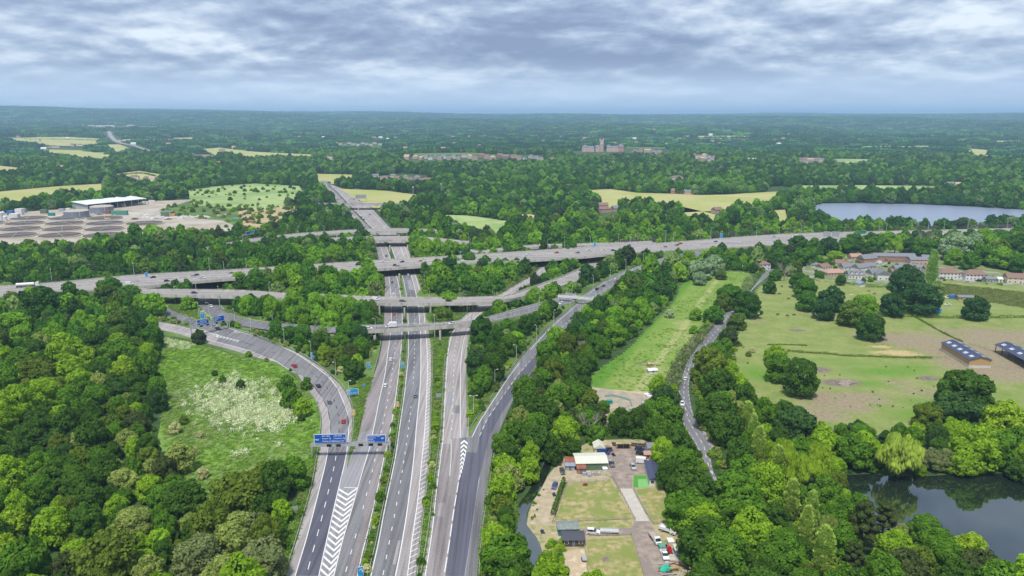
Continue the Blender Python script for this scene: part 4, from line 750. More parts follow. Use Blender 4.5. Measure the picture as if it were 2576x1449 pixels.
HAND = """o 593 1243 150 o|o 660 1200 90 o|o 317 1109 66 p|o 213 1103 72 p|o 343 1063 64 n|o 157 1046 68 b|o 20 1199 115 b|o 160 1180 100 d|o 197 1220 95 d|o 270 1172 82 p|o 310 1213 78 p|o 373 1146 70 o|b 450 1153 90 p|o 93 1233 90 m|o 130 1320 125 b|o 293 1273 72 b|o 377 1226 80 b|o 460 1256 130 d|o 410 1262 100 m|o 330 1320 112 p|o 187 1386 85 b|o 267 1403 170 o|o 20 1316 95 y|o 13 1376 85 y|o 500 1395 130 g|o 590 1350 125 p|o 660 1405 130 g|o 560 1440 130 p|o 640 1330 90 g|o 373 1432 100 p|o 477 1316 60 f|b 230 1301 48 b|o 700 1260 60 d|o 705 1180 60 d|o 700 1330 60 m
o 32 809 76 b|o 50 846 62 b|o 105 764 100 d|o 275 724 70 m|o 355 759 56 b|o 325 744 60 m|b 472 761 44 b|o 205 809 62 b|o 300 804 80 o|o 212 829 64 b|o 362 799 52 d|o 300 841 62 o|o 160 886 110 b|o 50 904 72 m|o 175 929 92 b|o 300 884 90 m|o 312 929 82 y|o 200 954 82 b|o 75 936 80 o|o 110 990 95 b|o 240 1000 90 m|o 350 985 60 d|o 500 846 44 n|o 40 1010 90 m|o 60 1100 95 d|o 340 1010 70 d|o 380 1180 60 p|b 440 1076 36 h|b 461 1056 30 o|b 488 1133 24 h|b 505 1093 20 h|b 510 1190 34 h|b 560 955 26 m|b 540 938 18 d|b 605 968 30 d|b 735 1003 60 m|b 760 1022 60 b|b 720 965 45 m|b 758 1050 24 d|b 770 965 36 m
o 2012 704 50 d|o 2027 719 70 m|o 2032 756 62 m|o 2092 751 74 k|o 2072 776 66 k|o 2142 784 80 o|o 2177 764 74 b|o 2190 824 74 d|o 2245 764 74 k|o 2320 749 98 k|o 2282 709 98 k|p 2345 676 34 f|o 2455 774 70 k|o 2115 704 32 d|x 1974 685 40 g|o 2102 646 44 y|o 2030 644 56 m|o 1937 721 40 d|w 2252 619 46 y|x 2332 608 46 g|o 2407 619 86 s|o 2450 612 60 s|b 2360 725 40 p|o 1952 886 58 b|o 1962 926 80 m|o 2014 949 110 d|o 2432 978 140 d
o 1835 736 66 m|o 1820 759 52 o|o 1880 764 78 d|o 1855 806 54 o|o 1795 789 56 m|b 1750 791 34 b|b 1745 829 26 b|b 1685 789 26 h|o 1785 919 104 o|o 1808 965 94 d|o 1763 674 68 s|o 1795 664 62 s|o 1760 700 40 s
o 1348 1106 98 d|o 1421 1086 98 b|o 1331 1016 104 d|o 1401 996 84 m|o 1561 1049 64 y|o 1518 1023 36 m|o 1671 996 64 d|o 1671 1046 104 m|o 1701 1109 108 d|o 1715 1166 104 m|o 1738 1226 132 d|o 1738 1286 132 m|o 1761 1306 120 b|o 1781 1366 150 d|o 1821 1399 160 m|o 1855 1232 130 m|o 1871 1282 130 m|o 1888 1332 140 b|o 1805 1033 104 d|o 1828 1076 94 d|p 1881 1059 42 p|p 1908 1126 46 p|p 1895 1090 40 f|o 1960 1380 120 m|o 1480 1060 70 m|x 1482 1075 60 o|o 1500 1090 60 m|o 1440 1120 60 d|b 1280 1200 90 p|b 1325 1180 80 b|b 1260 1270 70 o|o 1275 1400 120 m|o 1250 1350 90 b|o 1265 1110 70 m|o 1260 1160 60 m|o 1300 1440 110 d
o 1975 1033 62 d|o 2002 1066 124 k|o 2149 1136 92 m|o 2159 1076 62 k|o 2229 1099 42 k|w 2265 1150 118 w|o 2299 1096 66 m|o 2332 1046 82 o|o 2415 1029 112 k|o 2532 1052 122 y|o 2452 1126 132 b|o 2515 1132 102 m|o 2345 1152 72 g|o 2379 1152 72 g|o 2558 1109 92 m|w 1965 1152 112 y|p 1958 1166 42 f|p 1992 1256 46 p|p 2028 1332 52 p|p 2072 1392 62 f|p 2040 1300 50 f|o 1978 1400 112 m|o 2075 1232 104 m|o 2092 1289 94 m|n 2172 1319 122 n|n 2225 1299 88 n|o 2252 1372 122 b|o 2275 1432 132 n|o 2329 1329 84 m|o 2358 1362 112 m|o 2445 1380 104 y|o 2375 1399 94 m|o 2465 1426 112 n|o 2538 1440 64 f|n 2148 1402 74 n|w 2030 1190 100 y|o 2100 1180 70 b|w 2060 1150 80 y|o 2015 1130 70 m|w 2080 1330 70 f|o 2420 1160 80 b|o 2500 1100 70 b|o 2360 1090 60 d|o 2480 1040 70 d|o 2570 1180 70 d|o 2110 1120 60 b|o 2200 1150 60 d
o 2010 612 60 d|o 2048 622 56 m|o 2085 620 50 k|o 2130 616 48 m|o 2165 622 50 d|o 2205 616 50 m|o 2290 616 52 d|o 2330 622 60 m|o 2370 616 50 k|o 2490 616 60 b|o 2530 610 60 m|o 2560 620 70 d|o 2480 640 60 m|o 2520 650 62 b|o 2570 660 60 m|o 2440 655 54 m|o 2400 645 50 b|o 2560 590 50 m|o 2130 688 18 b|o 2172 706 16 m|o 2190 702 16 b|o 2262 700 22 m|o 2330 672 20 y|o 2355 690 18 b|o 2290 650 20 m|o 2225 650 18 d|o 2080 660 26 m|o 2062 690 24 m|o 2060 655 30 b|o 2127 660 20 y|o 1950 690 36 m|o 1935 655 44 d|o 1960 640 44 m|o 1900 650 44 m|o 1870 645 40 k|o 1840 650 46 m|o 1815 690 30 o|o 1990 680 34 f|o 640 668 52 b|o 690 650 56 b|o 740 640 60 b|o 790 635 60 m|o 840 640 58 b|o 880 652 54 m|o 915 668 44 d|o 660 700 56 m|o 715 690 60 b|o 770 685 62 m|o 825 690 60 d|o 870 700 56 m|o 910 712 50 d|o 630 760 50 d|o 600 700 36 b|o 940 735 36 m|o 1085 700 44 m|o 1120 690 50 b|o 1165 685 52 m|o 1205 690 46 o|o 1130 730 50 b|o 1180 728 46 d|o 1225 710 44 m|o 1100 665 40 d|o 1140 655 44 b|o 1180 652 44 m|o 1220 660 40 m|o 1270 660 34 m|o 1300 662 32 d|o 1440 662 34 m|o 2150 602 50 m|o 2192 600 48 d|o 2232 600 52 b|o 2275 598 48 m|o 2312 598 50 k|o 2352 597 48 m|o 2400 597 50 m|o 2440 596 48 d|o 2475 596 50 b|o 2515 595 48 m"""
KIND = dict(o='oak', b='bush', w='willow', p='poplar', n='pine', x='dead')
rs = np.random.RandomState(5)
trees = []           # kind, variant, x, y, radius, height, tint, hand
for row in HAND.replace('\n', '|').split('|'):
    k, u, v, wd, tn = row.split(); u, v, wd = float(u), float(v), float(wd); kd = KIND[k]
    ratio = dict(oak=.86, bush=.8, willow=.9, poplar=2.5, pine=1.2, dead=1.15)[kd]; hh = 12.0
    for _ in range(6):
        p = U(u, v, hh*.5); ppm = FOC/proj(p)[2]; wm = wd/ppm; hh = wm*ratio
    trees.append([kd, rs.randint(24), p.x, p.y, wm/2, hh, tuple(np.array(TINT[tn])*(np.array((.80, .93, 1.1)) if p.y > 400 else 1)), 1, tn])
    if gz(p.x, p.y) > 0:
        p = U(u, v, hh*.5+6); trees[-1][2:4] = [p.x, p.y]
# ------------------------------------------------------------------ the yard beside the stream: ground surfaces (before the woods are scattered)
def b2(*pts): return [(1288+x/3, 966+y/3) for x, y in pts]
ROUGH = M('rough_yard_ground', (.30, .27, .13), (.38, .32, .19), .25, .95, c3=(.16, .21, .05), detail=9, bump=.3)
sheet('yard_ground', b2((300, 1449), (150, 1150), (110, 1060), (160, 880), (270, 690), (390, 560), (500, 480), (600, 430), (760, 420), (1060, 430), (1100, 560), (1110, 700), (1170, 860), (1200, 1000), (1260, 1080), (1330, 1300), (1360, 1449), (1400, 1600), (230, 1600)), ROUGH, 0.012, 'rough ground of the yard beside the stream', margin=1.0, smoothed=6)
sheet('gravel_bank', b2((130, 1060), (160, 880), (280, 690), (390, 570), (470, 640), (730, 700), (720, 735), (410, 745), (330, 870), (300, 1060)), M('pale_gravel_bank', (.46, .38, .27), (.38, .31, .21), .4, .95, c3=(.25, .24, .1), detail=10, hi=.72), 0.02, 'pale stony bank along the stream', clear=False, smoothed=4)
sheet('dry_lawn', b2((415, 755), (740, 730), (925, 1020), (325, 1045)), DRYLAWN, 0.026, 'dry fenced lawn in the middle of the yard', clear=False)
sheet('dry_lawn', b2((925, 795), (1125, 780), (1185, 900), (1165, 1050), (1065, 1055)), DRYLAWN, 0.026, 'narrow dry lawn beside the caravan home', clear=False)
sheet('dry_lawn', b2((345, 1055), (905, 1040), (905, 1082), (520, 1090), (500, 1160), (350, 1120)), DRYLAWN, 0.024, 'thin grass strip above the trailer', clear=False)
sheet('dry_lawn', b2((565, 1175), (900, 1152), (995, 1449), (1030, 1600), (575, 1600)), DRYLAWN, 0.026, 'dry lawn at the bottom edge of the yard', clear=False)
sheet('drive', b2((805, 790), (905, 790), (1035, 1035), (930, 1035)), CONC, 0.042, 'pale concrete drive between the two lawns', clear=False)
sheet('gravel_track', b2((770, 470), (1010, 480), (1020, 680), (918, 690), (905, 792), (805, 792), (745, 700), (700, 580), (700, 540)), GRAVEL, 0.032, 'gravel yard behind the black gate', clear=False)
sheet('gravel_track', b2((930, 1033), (1040, 1033), (1140, 1260), (1180, 1449), (1230, 1600), (1040, 1600), (1000, 1449), (905, 1145), (545, 1145), (530, 1090), (900, 1085)), GRAVEL, 0.036, 'gravel track running down past the parked lorry', clear=False)
sheet('sandy_yard', b2((395, 1265), (545, 1240), (570, 1449), (580, 1600), (390, 1600)), SAND, 0.03, 'sandy pen below the dark stable', clear=False)
sheet('concrete_pad', b2((1090, 1250), (1290, 1240), (1330, 1350), (1150, 1360)), CONC, 0.034, 'pale concrete pad under the white pickup', clear=False)
sheet('concrete_pad', b2((290, 1120), (520, 1105), (560, 1150), (345, 1170)), SAND, 0.03, 'sandy apron around the teal shed', clear=False)
TURF = M('artificial_turf', (.06, .24, .03), (.08, .28, .04), .8, .9); TURF2 = M('light_turf', (.16, .38, .12), (.19, .42, .15), .8, .9)
sheet('turf_mat', b2((918, 690), (1010, 690), (1030, 780), (915, 782)), TURF, 0.05, 'vivid green turf mat beside the caravan home', clear=False)
sheet('turf_mat', b2((950, 720), (1022, 718), (1035, 782), (955, 784)), TURF2, 0.06, 'lighter green square on the turf mat', clear=False)
sheet('back_yard', b2((590, 100), (600, 20), (1060, 90), (1070, 180), (1010, 260), (960, 350), (880, 350), (860, 300), (700, 330), (680, 230), (600, 140)), M('back_yard_ground', (.42, .34, .24), (.34, .29, .22), .3, .95, c3=(.25, .24, .2), detail=8), 0.04, 'bare back yard behind the hedge with stored goods', margin=0)
sheet('mud_patch', b2((672, 1315), (700, 1300), (742, 1320), (730, 1342), (690, 1342)), DARKMUD, 0.05, 'dark burnt patch on the bottom lawn', clear=False, smoothed=1)
# extra clearings so that the view lines to the yard, road and works stay as open as they are
clear(*b2((1270, 0), (1340, 0), (1420, 330), (1540, 640), (1480, 640), (1380, 450), (1290, 320), (1260, 200)), margin=2.5)
clear((1720, 955), (1770, 880), (1800, 840), (1790, 830), (1750, 880), (1715, 940), margin=4)
clear((1655, 985), (1700, 890), (1745, 860), (1765, 850), (1725, 920), (1712, 960), margin=0)
clear((1905, 720), (1945, 690), (1990, 665), (1970, 655), (1930, 690), (1900, 715), margin=1)
clear((395, 845), (430, 820), (520, 845), (640, 880), (600, 900), (480, 870), margin=0)
# ------------------------------------------------------------------ woodland scatter
def poly_block(X, Y, extra=0.0):
    """True where a tree may not stand"""
    bad = np.zeros(len(X), bool)
    for P, mg in OPEN:
        mg = mg+extra; x0, y0 = P.min(0)-mg; x1, y1 = P.max(0)+mg
        idx = np.nonzero((X >= x0) & (X <= x1) & (Y >= y0) & (Y <= y1) & ~bad)[0]
        if not len(idx): continue
        x = X[idx]; y = Y[idx]; ins = np.zeros(len(idx), bool); near = np.zeros(len(idx), bool)
        Q = np.roll(P, -1, 0)
        for (ax, ay), (bx, by) in zip(P, Q):
            c = ((ay > y) != (by > y)); 
            with np.errstate(divide='ignore', invalid='ignore'): ins ^= c & (x < (bx-ax)*(y-ay)/(by-ay+1e-12)+ax)
            if mg > 0:
                dx, dy = bx-ax, by-ay; l2 = dx*dx+dy*dy+1e-9; t = np.clip(((x-ax)*dx+(y-ay)*dy)/l2, 0, 1)
                near |= ((x-ax-t*dx)**2+(y-ay-t*dy)**2) < mg*mg
        bad[idx] |= ins | near
    return bad
def wedge(n, d0, d1, half=R(41)):
    d = np.sqrt(rs.uniform(d0*d0, d1*d1, n)); a = rs.uniform(-half, half, n); return d*np.sin(a), d*np.cos(a)
def vnoise(X, Y, s, seed):
    q = np.random.RandomState(seed); out = np.zeros(len(X))
    for k in range(6):
        a = q.uniform(0, 2*math.pi); f = s*q.uniform(.6, 1.8); out += np.sin((X*math.cos(a)+Y*math.sin(a))*f+q.uniform(0, 6.28))
    return out/6
# canopy near: greedy packing
Xc, Yc = wedge(60000, 140, 960)
Rc = rs.choice([3.2, 4.0, 4.8, 5.6, 6.4, 7.4, 8.4], len(Xc), p=[.16, .18, .2, .18, .14, .09, .05])*rs.uniform(.9, 1.1, len(Xc))*np.where(vnoise(Xc, Yc, .03, 3) > .12, 1.12, .92)
ok = ~poly_block(Xc, Yc, 0.0); Xc, Yc, Rc = Xc[ok], Yc[ok], Rc[ok]
cell = {}
def put(x, y, r):
    cell.setdefault((int(x//14), int(y//14)), []).append((x, y, r))
def fits(x, y, r, f=.64):
    i, j = int(x//14), int(y//14)
    for a in (-1, 0, 1):
        for b in (-1, 0, 1):
            for (p, q, s) in cell.get((i+a, j+b), ()):
                if (p-x)**2+(q-y)**2 < (f*(r+s))**2: return False
    return True
for t in trees: put(t[2], t[3], t[4])
TW = [('m', .31), ('d', .19), ('b', .25), ('o', .09), ('k', .04), ('y', .035), ('p', .04), ('n', .035)]
names_t = [a for a, b in TW]; prob = np.array([b for a, b in TW]); prob /= prob.sum()
vn = vnoise(Xc, Yc, .02, 9)
for x, y, r, nz in zip(Xc, Yc, Rc, vn):
    if not fits(x, y, r): continue
    put(x, y, r); pp = prob.copy(); pp[2] *= max(.2, 1+2.5*nz); pp[5] *= max(.2, 1+2*nz); pp[1] *= max(.2, 1-2*nz); pp /= pp.sum()
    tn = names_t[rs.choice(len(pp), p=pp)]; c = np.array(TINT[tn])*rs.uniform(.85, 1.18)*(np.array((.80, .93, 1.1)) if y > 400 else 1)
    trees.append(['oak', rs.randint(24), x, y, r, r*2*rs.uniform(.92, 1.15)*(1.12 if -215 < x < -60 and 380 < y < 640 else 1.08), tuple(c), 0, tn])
# shrubs filling verges and gaps
Xs, Ys = wedge(26000, 140, 700); Rs_ = rs.uniform(.8, 2.4, len(Xs)); OPEN_BAK = list(OPEN); OPEN[:] = [(P, .8) for P, m in OPEN]
ok = ~poly_block(Xs, Ys, .6); OPEN[:] = OPEN_BAK
for x, y, r in zip(Xs[ok], Ys[ok], Rs_[ok]):
    if not fits(x, y, r, .7): continue
    put(x, y, r); tn = 'mdbopfh'[rs.choice(7, p=[.28, .16, .22, .12, .1, .09, .03])]
    trees.append(['bush', rs.randint(9), x, y, r, r*1.5, tuple(np.array(TINT[tn])*rs.uniform(.85, 1.15)), 0, tn])
# ---- the ones that show largest are single trees, the rest one woodland
def shown(t):
    u, v, dz = proj((t[2], t[3], t[5]*.6)); wpx = t[4]*2*FOC/dz
    return -wpx*.3 < u < W2+wpx*.3 and v < H2+wpx*.4, wpx
rank = []
for i, t in enumerate(trees):
    s, wpx = shown(t)
    if t[7]: rank.append((-1e6-wpx, i))
    elif s and t[0] == 'oak': rank.append((-wpx, i))
rank.sort(); nk = {}; single = set()
for sc_, i in rank:
    k = trees[i][0]; 
    if nk.get(k, 0) >= 290: continue
    nk[k] = nk.get(k, 0)+1; single.add(i)
TWORD = dict(d='deep green', m='mid green', b='bright green', y='yellow green', o='olive green', p='pale green', g='grey green', w='golden yellow', k='dark bottle green', s='silvery', c='purple', n='dull brownish green', h='cream blossomed', f='faded green')
KNAME = dict(oak='broadleaf_tree', bush='shrub', willow='willow_tree', poplar='poplar_tree', pine='pine_tree', dead='bare_tree')
KWORD = dict(oak='broadleaf tree', bush='shrub', willow='weeping willow', poplar='tall narrow poplar', pine='spreading pine', dead='leafless tree')
ZONES = [('in the wood filling the lower left corner', lambda u, v: u < 420 and v > 1230), ('beside the slip road left of the gantry', lambda u, v: u < 800 and v > 1130), ('left of the white-flowered meadow', lambda u, v: u < 440 and v > 940),
 ('below the motorway at the left edge', lambda u, v: u < 440 and v > 700), ('on the white-flowered meadow', lambda u, v: u < 800 and v > 880), ('between the slip roads left of the main road', lambda u, v: u < 980 and v > 640),
 ('beside the stream and the yard fence', lambda u, v: u < 1400 and v > 1130), ('between sweeping slip road and sandy yard', lambda u, v: 1190 < u < 1560 and v > 960), ('in the wood between slip road and mown strip', lambda u, v: 1400 < u < 1760 and 680 < v <= 960),
 ('between main road and sweeping slip road', lambda u, v: 1000 < u < 1450 and v > 640), ('in the belt between yard and country road', lambda u, v: u < 1800 and v > 960), ('along the country road past the paddocks', lambda u, v: u < 1930 and v < 1000 and v > 650),
 ('in the wood below the side turning', lambda u, v: u < 1950 and v >= 1000), ('on the near bank of the pond', lambda u, v: v > 1215), ('on the far bank of the pond', lambda u, v: v > 1010), ('standing in the grazed pasture', lambda u, v: v > 690 and u > 1930), ('around the housing estate', lambda u, v: v > 590 and u > 1930)]
for i in sorted(single):
    kd, va, x, y, r, hh, tint, hand, tn = trees[i]; u, v, _ = proj((x, y, hh*.55))
    zone = next((z for z, f in ZONES if f(u, v)), 'near the interchange')
    size = 'large' if r > 8.2 else 'small' if r < 4.6 else 'medium'
    lb = f'{size} {TWORD[tn]} {KWORD[kd]} {zone}' if kd != 'dead' else f'{size} bare grey {KWORD[kd]} {zone}'
    e = empty(KNAME[kd], (x, y, gz(x, y)), rs.uniform(0, 6.28), lb, 'shrub' if kd == 'bush' else 'tree', 'trees and shrubs '+zone)
    if kd == 'dead':
        o = mobj('branches', DEAD, e); s = hh/9.5; o.scale = (r/4.2, r/4.2, s); continue
    P = PROTO[kd]; me = P[va % len(P)]; o = mobj('crown', me, e); o.scale = (r/RREF[kd]*rs.uniform(.85, 1.15), r/RREF[kd]*rs.uniform(.85, 1.15), hh/HREF[kd]*rs.uniform(.9, 1.1)); o['tint'] = [float(q)*(1.6 if kd == 'poplar' else 1) for q in tint]
    o = mobj('trunk', TRP if kd == 'poplar' else TR, e); q = r/6; o.scale = (q, q, hh/10 if kd != 'poplar' else hh/18)
# ---- instanced woodland
kit = bpy.data.collections.new('leaf_kit'); KIT = []
def kit_add(me):
    o = bpy.data.objects.new('kit%03d' % len(KIT), me); kit.objects.link(o); KIT.append(o); return len(KIT)-1
MIDP = [crown_mesh('mid_crown', 60+s, 'oak', 1700, .78) for s in range(4)]
def clump_mesh(name, seed, n=16, spread=24, cards=90):
    q = np.random.RandomState(seed); vs = []; fs = []; lv = []; base = [crown_mesh('tmp', seed*7+j, 'oak', cards, 2.1) for j in range(3)]; off = 0
    arr = []
    for b in base:
        co = np.empty(len(b.vertices)*3); b.vertices.foreach_get('co', co); arr.append(co.reshape(-1, 3))
    for k in range(n):
        a = k*2.4; d = spread*math.sqrt((k+.5)/n); co = arr[k % 3]*np.array((q.uniform(.8, 1.25),)*2+(q.uniform(.75, 1.35),)); c, s = math.cos(a), math.sin(a)
        co = co@np.array(((c, s, 0), (-s, c, 0), (0, 0, 1)))+np.array((math.cos(a)*d, math.sin(a)*d, -1.0)); m = len(co)//4
        vs.append(co); fs.append(np.arange(len(co)).reshape(-1, 4)+off); off += len(co); lv.append(np.full(m, q.rand())*.75+q.rand(m)*.25)
    vs = np.vstack(vs); fs = np.vstack(fs); me = bpy.data.meshes.new(name); me.vertices.add(len(vs)); me.vertices.foreach_set('co', vs.ravel())
    n_ = len(fs); me.loops.add(4*n_); me.loops.foreach_set('vertex_index', fs.ravel()); me.polygons.add(n_); me.polygons.foreach_set('loop_start', np.arange(n_)*4); me.polygons.foreach_set('loop_total', np.full(n_, 4))
    me.attributes.new('leafvar', 'FLOAT', 'FACE').data.foreach_set('value', np.concatenate(lv).astype(np.float32)); me.materials.append(LEAF); me.update(); me.validate()
    for b in base: bpy.data.meshes.remove(b)
    return me
K = {k: [kit_add(m) for m in v] for k, v in PROTO.items()}
K['mid'] = [kit_add(m) for m in MIDP]; K['clump'] = [kit_add(clump_mesh('clump', s)) for s in (3, 4, 5)]
def scatter_obj(name, rows, label, cat):
    """rows: (x,y,z, kit index, rz, sx, sy, sz, tint)"""
    n = len(rows); me = bpy.data.meshes.new(name); me.vertices.add(n)
    me.vertices.foreach_set('co', np.array([r[:3] for r in rows], np.float32).ravel())
    me.attributes.new('pick', 'INT', 'POINT').data.foreach_set('value', np.array([r[3] for r in rows], np.int32))
    me.attributes.new('rot', 'FLOAT_VECTOR', 'POINT').data.foreach_set('vector', np.array([(0, 0, r[4]) for r in rows], np.float32).ravel())
    me.attributes.new('scl', 'FLOAT_VECTOR', 'POINT').data.foreach_set('vector', np.array([r[5:8] for r in rows], np.float32).ravel())
    me.attributes.new('tint', 'FLOAT_COLOR', 'POINT').data.foreach_set('color', np.array([(*r[8], 1) for r in rows], np.float32).ravel())
    me.update(); o = mobj(name, me); tag(o, label, cat, kind='stuff')
    g = bpy.data.node_groups.new(name+'_nodes', 'GeometryNodeTree')
    g.interface.new_socket('Geometry', in_out='INPUT', socket_type='NodeSocketGeometry'); g.interface.new_socket('Geometry', in_out='OUTPUT', socket_type='NodeSocketGeometry')
    gi = g.nodes.new('NodeGroupInput'); go = g.nodes.new('NodeGroupOutput'); ip = g.nodes.new('GeometryNodeInstanceOnPoints'); ci = g.nodes.new('GeometryNodeCollectionInfo')
    ci.inputs['Collection'].default_value = kit; ci.inputs['Separate Children'].default_value = True; ci.inputs['Reset Children'].default_value = True
    def na(nm, ty):
        a = g.nodes.new('GeometryNodeInputNamedAttribute'); a.data_type = ty; a.inputs[0].default_value = nm; return [q for q in a.outputs if q.enabled][0]
    lk = g.links.new
    lk(gi.outputs[0], ip.inputs['Points']); lk(ci.outputs[0], ip.inputs['Instance']); ip.inputs['Pick Instance'].default_value = True
    lk(na('pick', 'INT'), ip.inputs['Instance Index'])
    er = g.nodes.new('FunctionNodeEulerToRotation'); lk(na('rot', 'FLOAT_VECTOR'), er.inputs[0]); lk(er.outputs[0], ip.inputs['Rotation'])
    lk(na('scl', 'FLOAT_VECTOR'), ip.inputs['Scale']); lk(ip.outputs[0], go.inputs[0])
    md = o.modifiers.new('scatter', 'NODES'); md.node_group = g; return o
rowsN = []; rowsS = []
for i, t in enumerate(trees):
    if i in single: continue
    kd, va, x, y, r, hh, tint, hand, tn = t; d = math.hypot(x, y)
    key = kd if d < 520 or kd != 'oak' else 'mid'; kk = K[key]
    (rowsS if kd == 'bush' else rowsN).append((x, y, gz(x, y), kk[va % len(kk)], rs.uniform(0, 6.28), r/RREF[kd]*rs.uniform(.85, 1.2), r/RREF[kd]*rs.uniform(.8, 1.15), hh/HREF[kd]*rs.uniform(.8, 1.2), tint))
HAZE_COOL = np.array((.70, .88, 1.35))  # bluish haze of distance, painted into the leaf tints
# middle distance 960-2700 m
Xm, Ym = wedge(60000, 960, 2750); OPEN_BAK = list(OPEN)
ok = ~poly_block(Xm, Ym, 1.0); Xm, Ym = Xm[ok], Ym[ok]; Zm = hgt(Xm, Ym); vn = vnoise(Xm, Ym, .012, 4); vn2 = vnoise(Xm, Ym, .03, 6)
used = set()
for x, y, z, a, b in zip(Xm, Ym, Zm, vn, vn2):
    key = (int(x//7.4), int(y//8.2))
    if key in used: continue
    used.add(key); r = rs.uniform(4.6, 8.4)*(1+.2*b)
    pp = prob.copy(); pp[2] *= max(.15, .6+1.4*a); pp[6] *= max(.3, 1.6+2*b); pp[1] *= max(.3, 1.2-1.5*a); pp[4] *= max(.3, 1.4-2*a); pp /= pp.sum()
    tn = names_t[rs.choice(len(pp), p=pp)]; c = np.array(TINT[tn])*rs.uniform(.8, 1.2)
    rowsN.append((x, y, z, K['mid'][rs.randint(4)], rs.uniform(0, 6.28), r/6, r/6, r*rs.uniform(1.5, 2.6)/10, c*HAZE_COOL))
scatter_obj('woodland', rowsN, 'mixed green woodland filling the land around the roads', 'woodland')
scatter_obj('undergrowth', rowsS, 'low shrubs and undergrowth along verges and wood edges', 'undergrowth')
rowsF = []
for d0, d1, n, s in ((2700, 4500, 16000, 1.0), (4500, 7500, 22000, 1.35), (7500, 13000, 26000, 2.2), (13000, 24000, 26000, 4.2)):
    X, Y = wedge(n, d0, d1, R(40)); Z = hgt(X, Y); ok = ~poly_block(X, Y, 12.0*s) if d0 < 7000 else np.ones(len(X), bool)
    a = vnoise(X, Y, .004/s, 8); used = set()
    for x, y, z, q in zip(X[ok], Y[ok], Z[ok], a[ok]):
        key = (int(x//(30*s)), int(y//(34*s)))
        if key in used: continue
        used.add(key); tn = 'mdkobp'[rs.choice(6, p=[.3, .24, .16, .12, .12, .06])]; c = np.array(TINT[tn])*rs.uniform(.75, 1.2)*(1+.35*q)
        vs_ = rs.uniform(.8, 1.5)*min(s, 1.6)
        rowsF.append((x, y, z-1, K['clump'][rs.randint(3)], rs.uniform(0, 6.28), s, s, vs_, c*np.array((.60, .85, 2.3))))  # far clumps: blue of the haze put into the leaf colour
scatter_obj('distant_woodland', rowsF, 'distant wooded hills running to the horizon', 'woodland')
print('TREES', len(trees), 'single', len(single), nk, 'woodland', len(rowsN), 'shrubs', len(rowsS), 'far', len(rowsF))
# ================================================================== vehicles
PATHS = [r.mid for r in (slipA, S1, S2, mainW, mainE, slipD, slipE, lane, side)]+[[(a+b)/2 for a, b in zip(A, B)] for A, B in ((MA, MBr), (A3, B3), (A1, B1))]
def heading(p, rev):
    best = None
    for P in PATHS:
        for a, b in zip(P[::1], P[1::1]):
            d = (a.x-p.x)**2+(a.y-p.y)**2+4*(a.z-p.z)**2
            if best is None or d < best[0]: best = (d, b-a)
    t = best[1]; an = math.atan2(t.y, t.x)-math.pi/2
    return an+(math.pi if rev else 0)
def paint(name, c): return M('car_paint_'+name, c, tuple(x*.85 for x in c), 2, 0.28, coord='obj', spec=.6)
PC = dict(w=paint('white', (.78, .78, .78)), s=paint('silver', (.42, .43, .45)), g=paint('grey', (.14, .145, .155)), k=paint('black', (.014, .014, .018)), r=paint('red', (.50, .014, .02)), b=paint('blue', (.03, .07, .24)), d=paint('dark_green', (.05, .08, .06)), e=paint('green', (.03, .30, .14)), n=paint('navy', (.02, .03, .09)))
PWORD = dict(w='white', s='silver', g='grey', k='black', r='red', b='blue', d='dark green', e='green', n='navy')
LAMPW = M('headlamp', (.75, .75, .72), (.6, .6, .6), 5, .15, coord='obj', spec=.7); LAMPR = M('tail_lamp', (.35, .02, .02), (.25, .01, .01), 5, .3, coord='obj')
SHAPE = dict(car=(4.3, 1.8, 1.45), suv=(4.6, 1.9, 1.75), van=(5.3, 2.0, 2.3), pickup=(5.2, 1.9, 1.75), estate=(4.7, 1.82, 1.5))
def prism(mb, prof, w0, w1, zsplit=None, m=0):
    """side profile (y,z) extruded across x; width w0 low, w1 high"""
    n = len(prof); zs = [p[1] for p in prof]; z0, z1 = min(zs), max(zs); i = len(mb.v)
    for s in (-1, 1):
        for y, z in prof:
            t = (z-z0)/max(1e-6, z1-z0); mb.v.append((s*(w0+(w1-w0)*t)/2, y, z))
    mb.f.append(tuple(i+k for k in range(n))); mb.m.append(m); mb.f.append(tuple(i+n+n-1-k for k in range(n))); mb.m.append(m)
    for k in range(n):
        q = (k+1) % n; mb.f.append((i+q, i+k, i+n+k, i+n+q)); mb.m.append(m)
WHEEL = None
def wheel_mesh():
    mb = MB(); mb.tube((-.11, 0, 0), (.11, 0, 0), .33, n=12); mb.tube((-.12, 0, 0), (.12, 0, 0), .19, n=8, m=1); return mb.mesh('wheel', [TYRE, GALV])
WHEEL = wheel_mesh()
CARM = {}
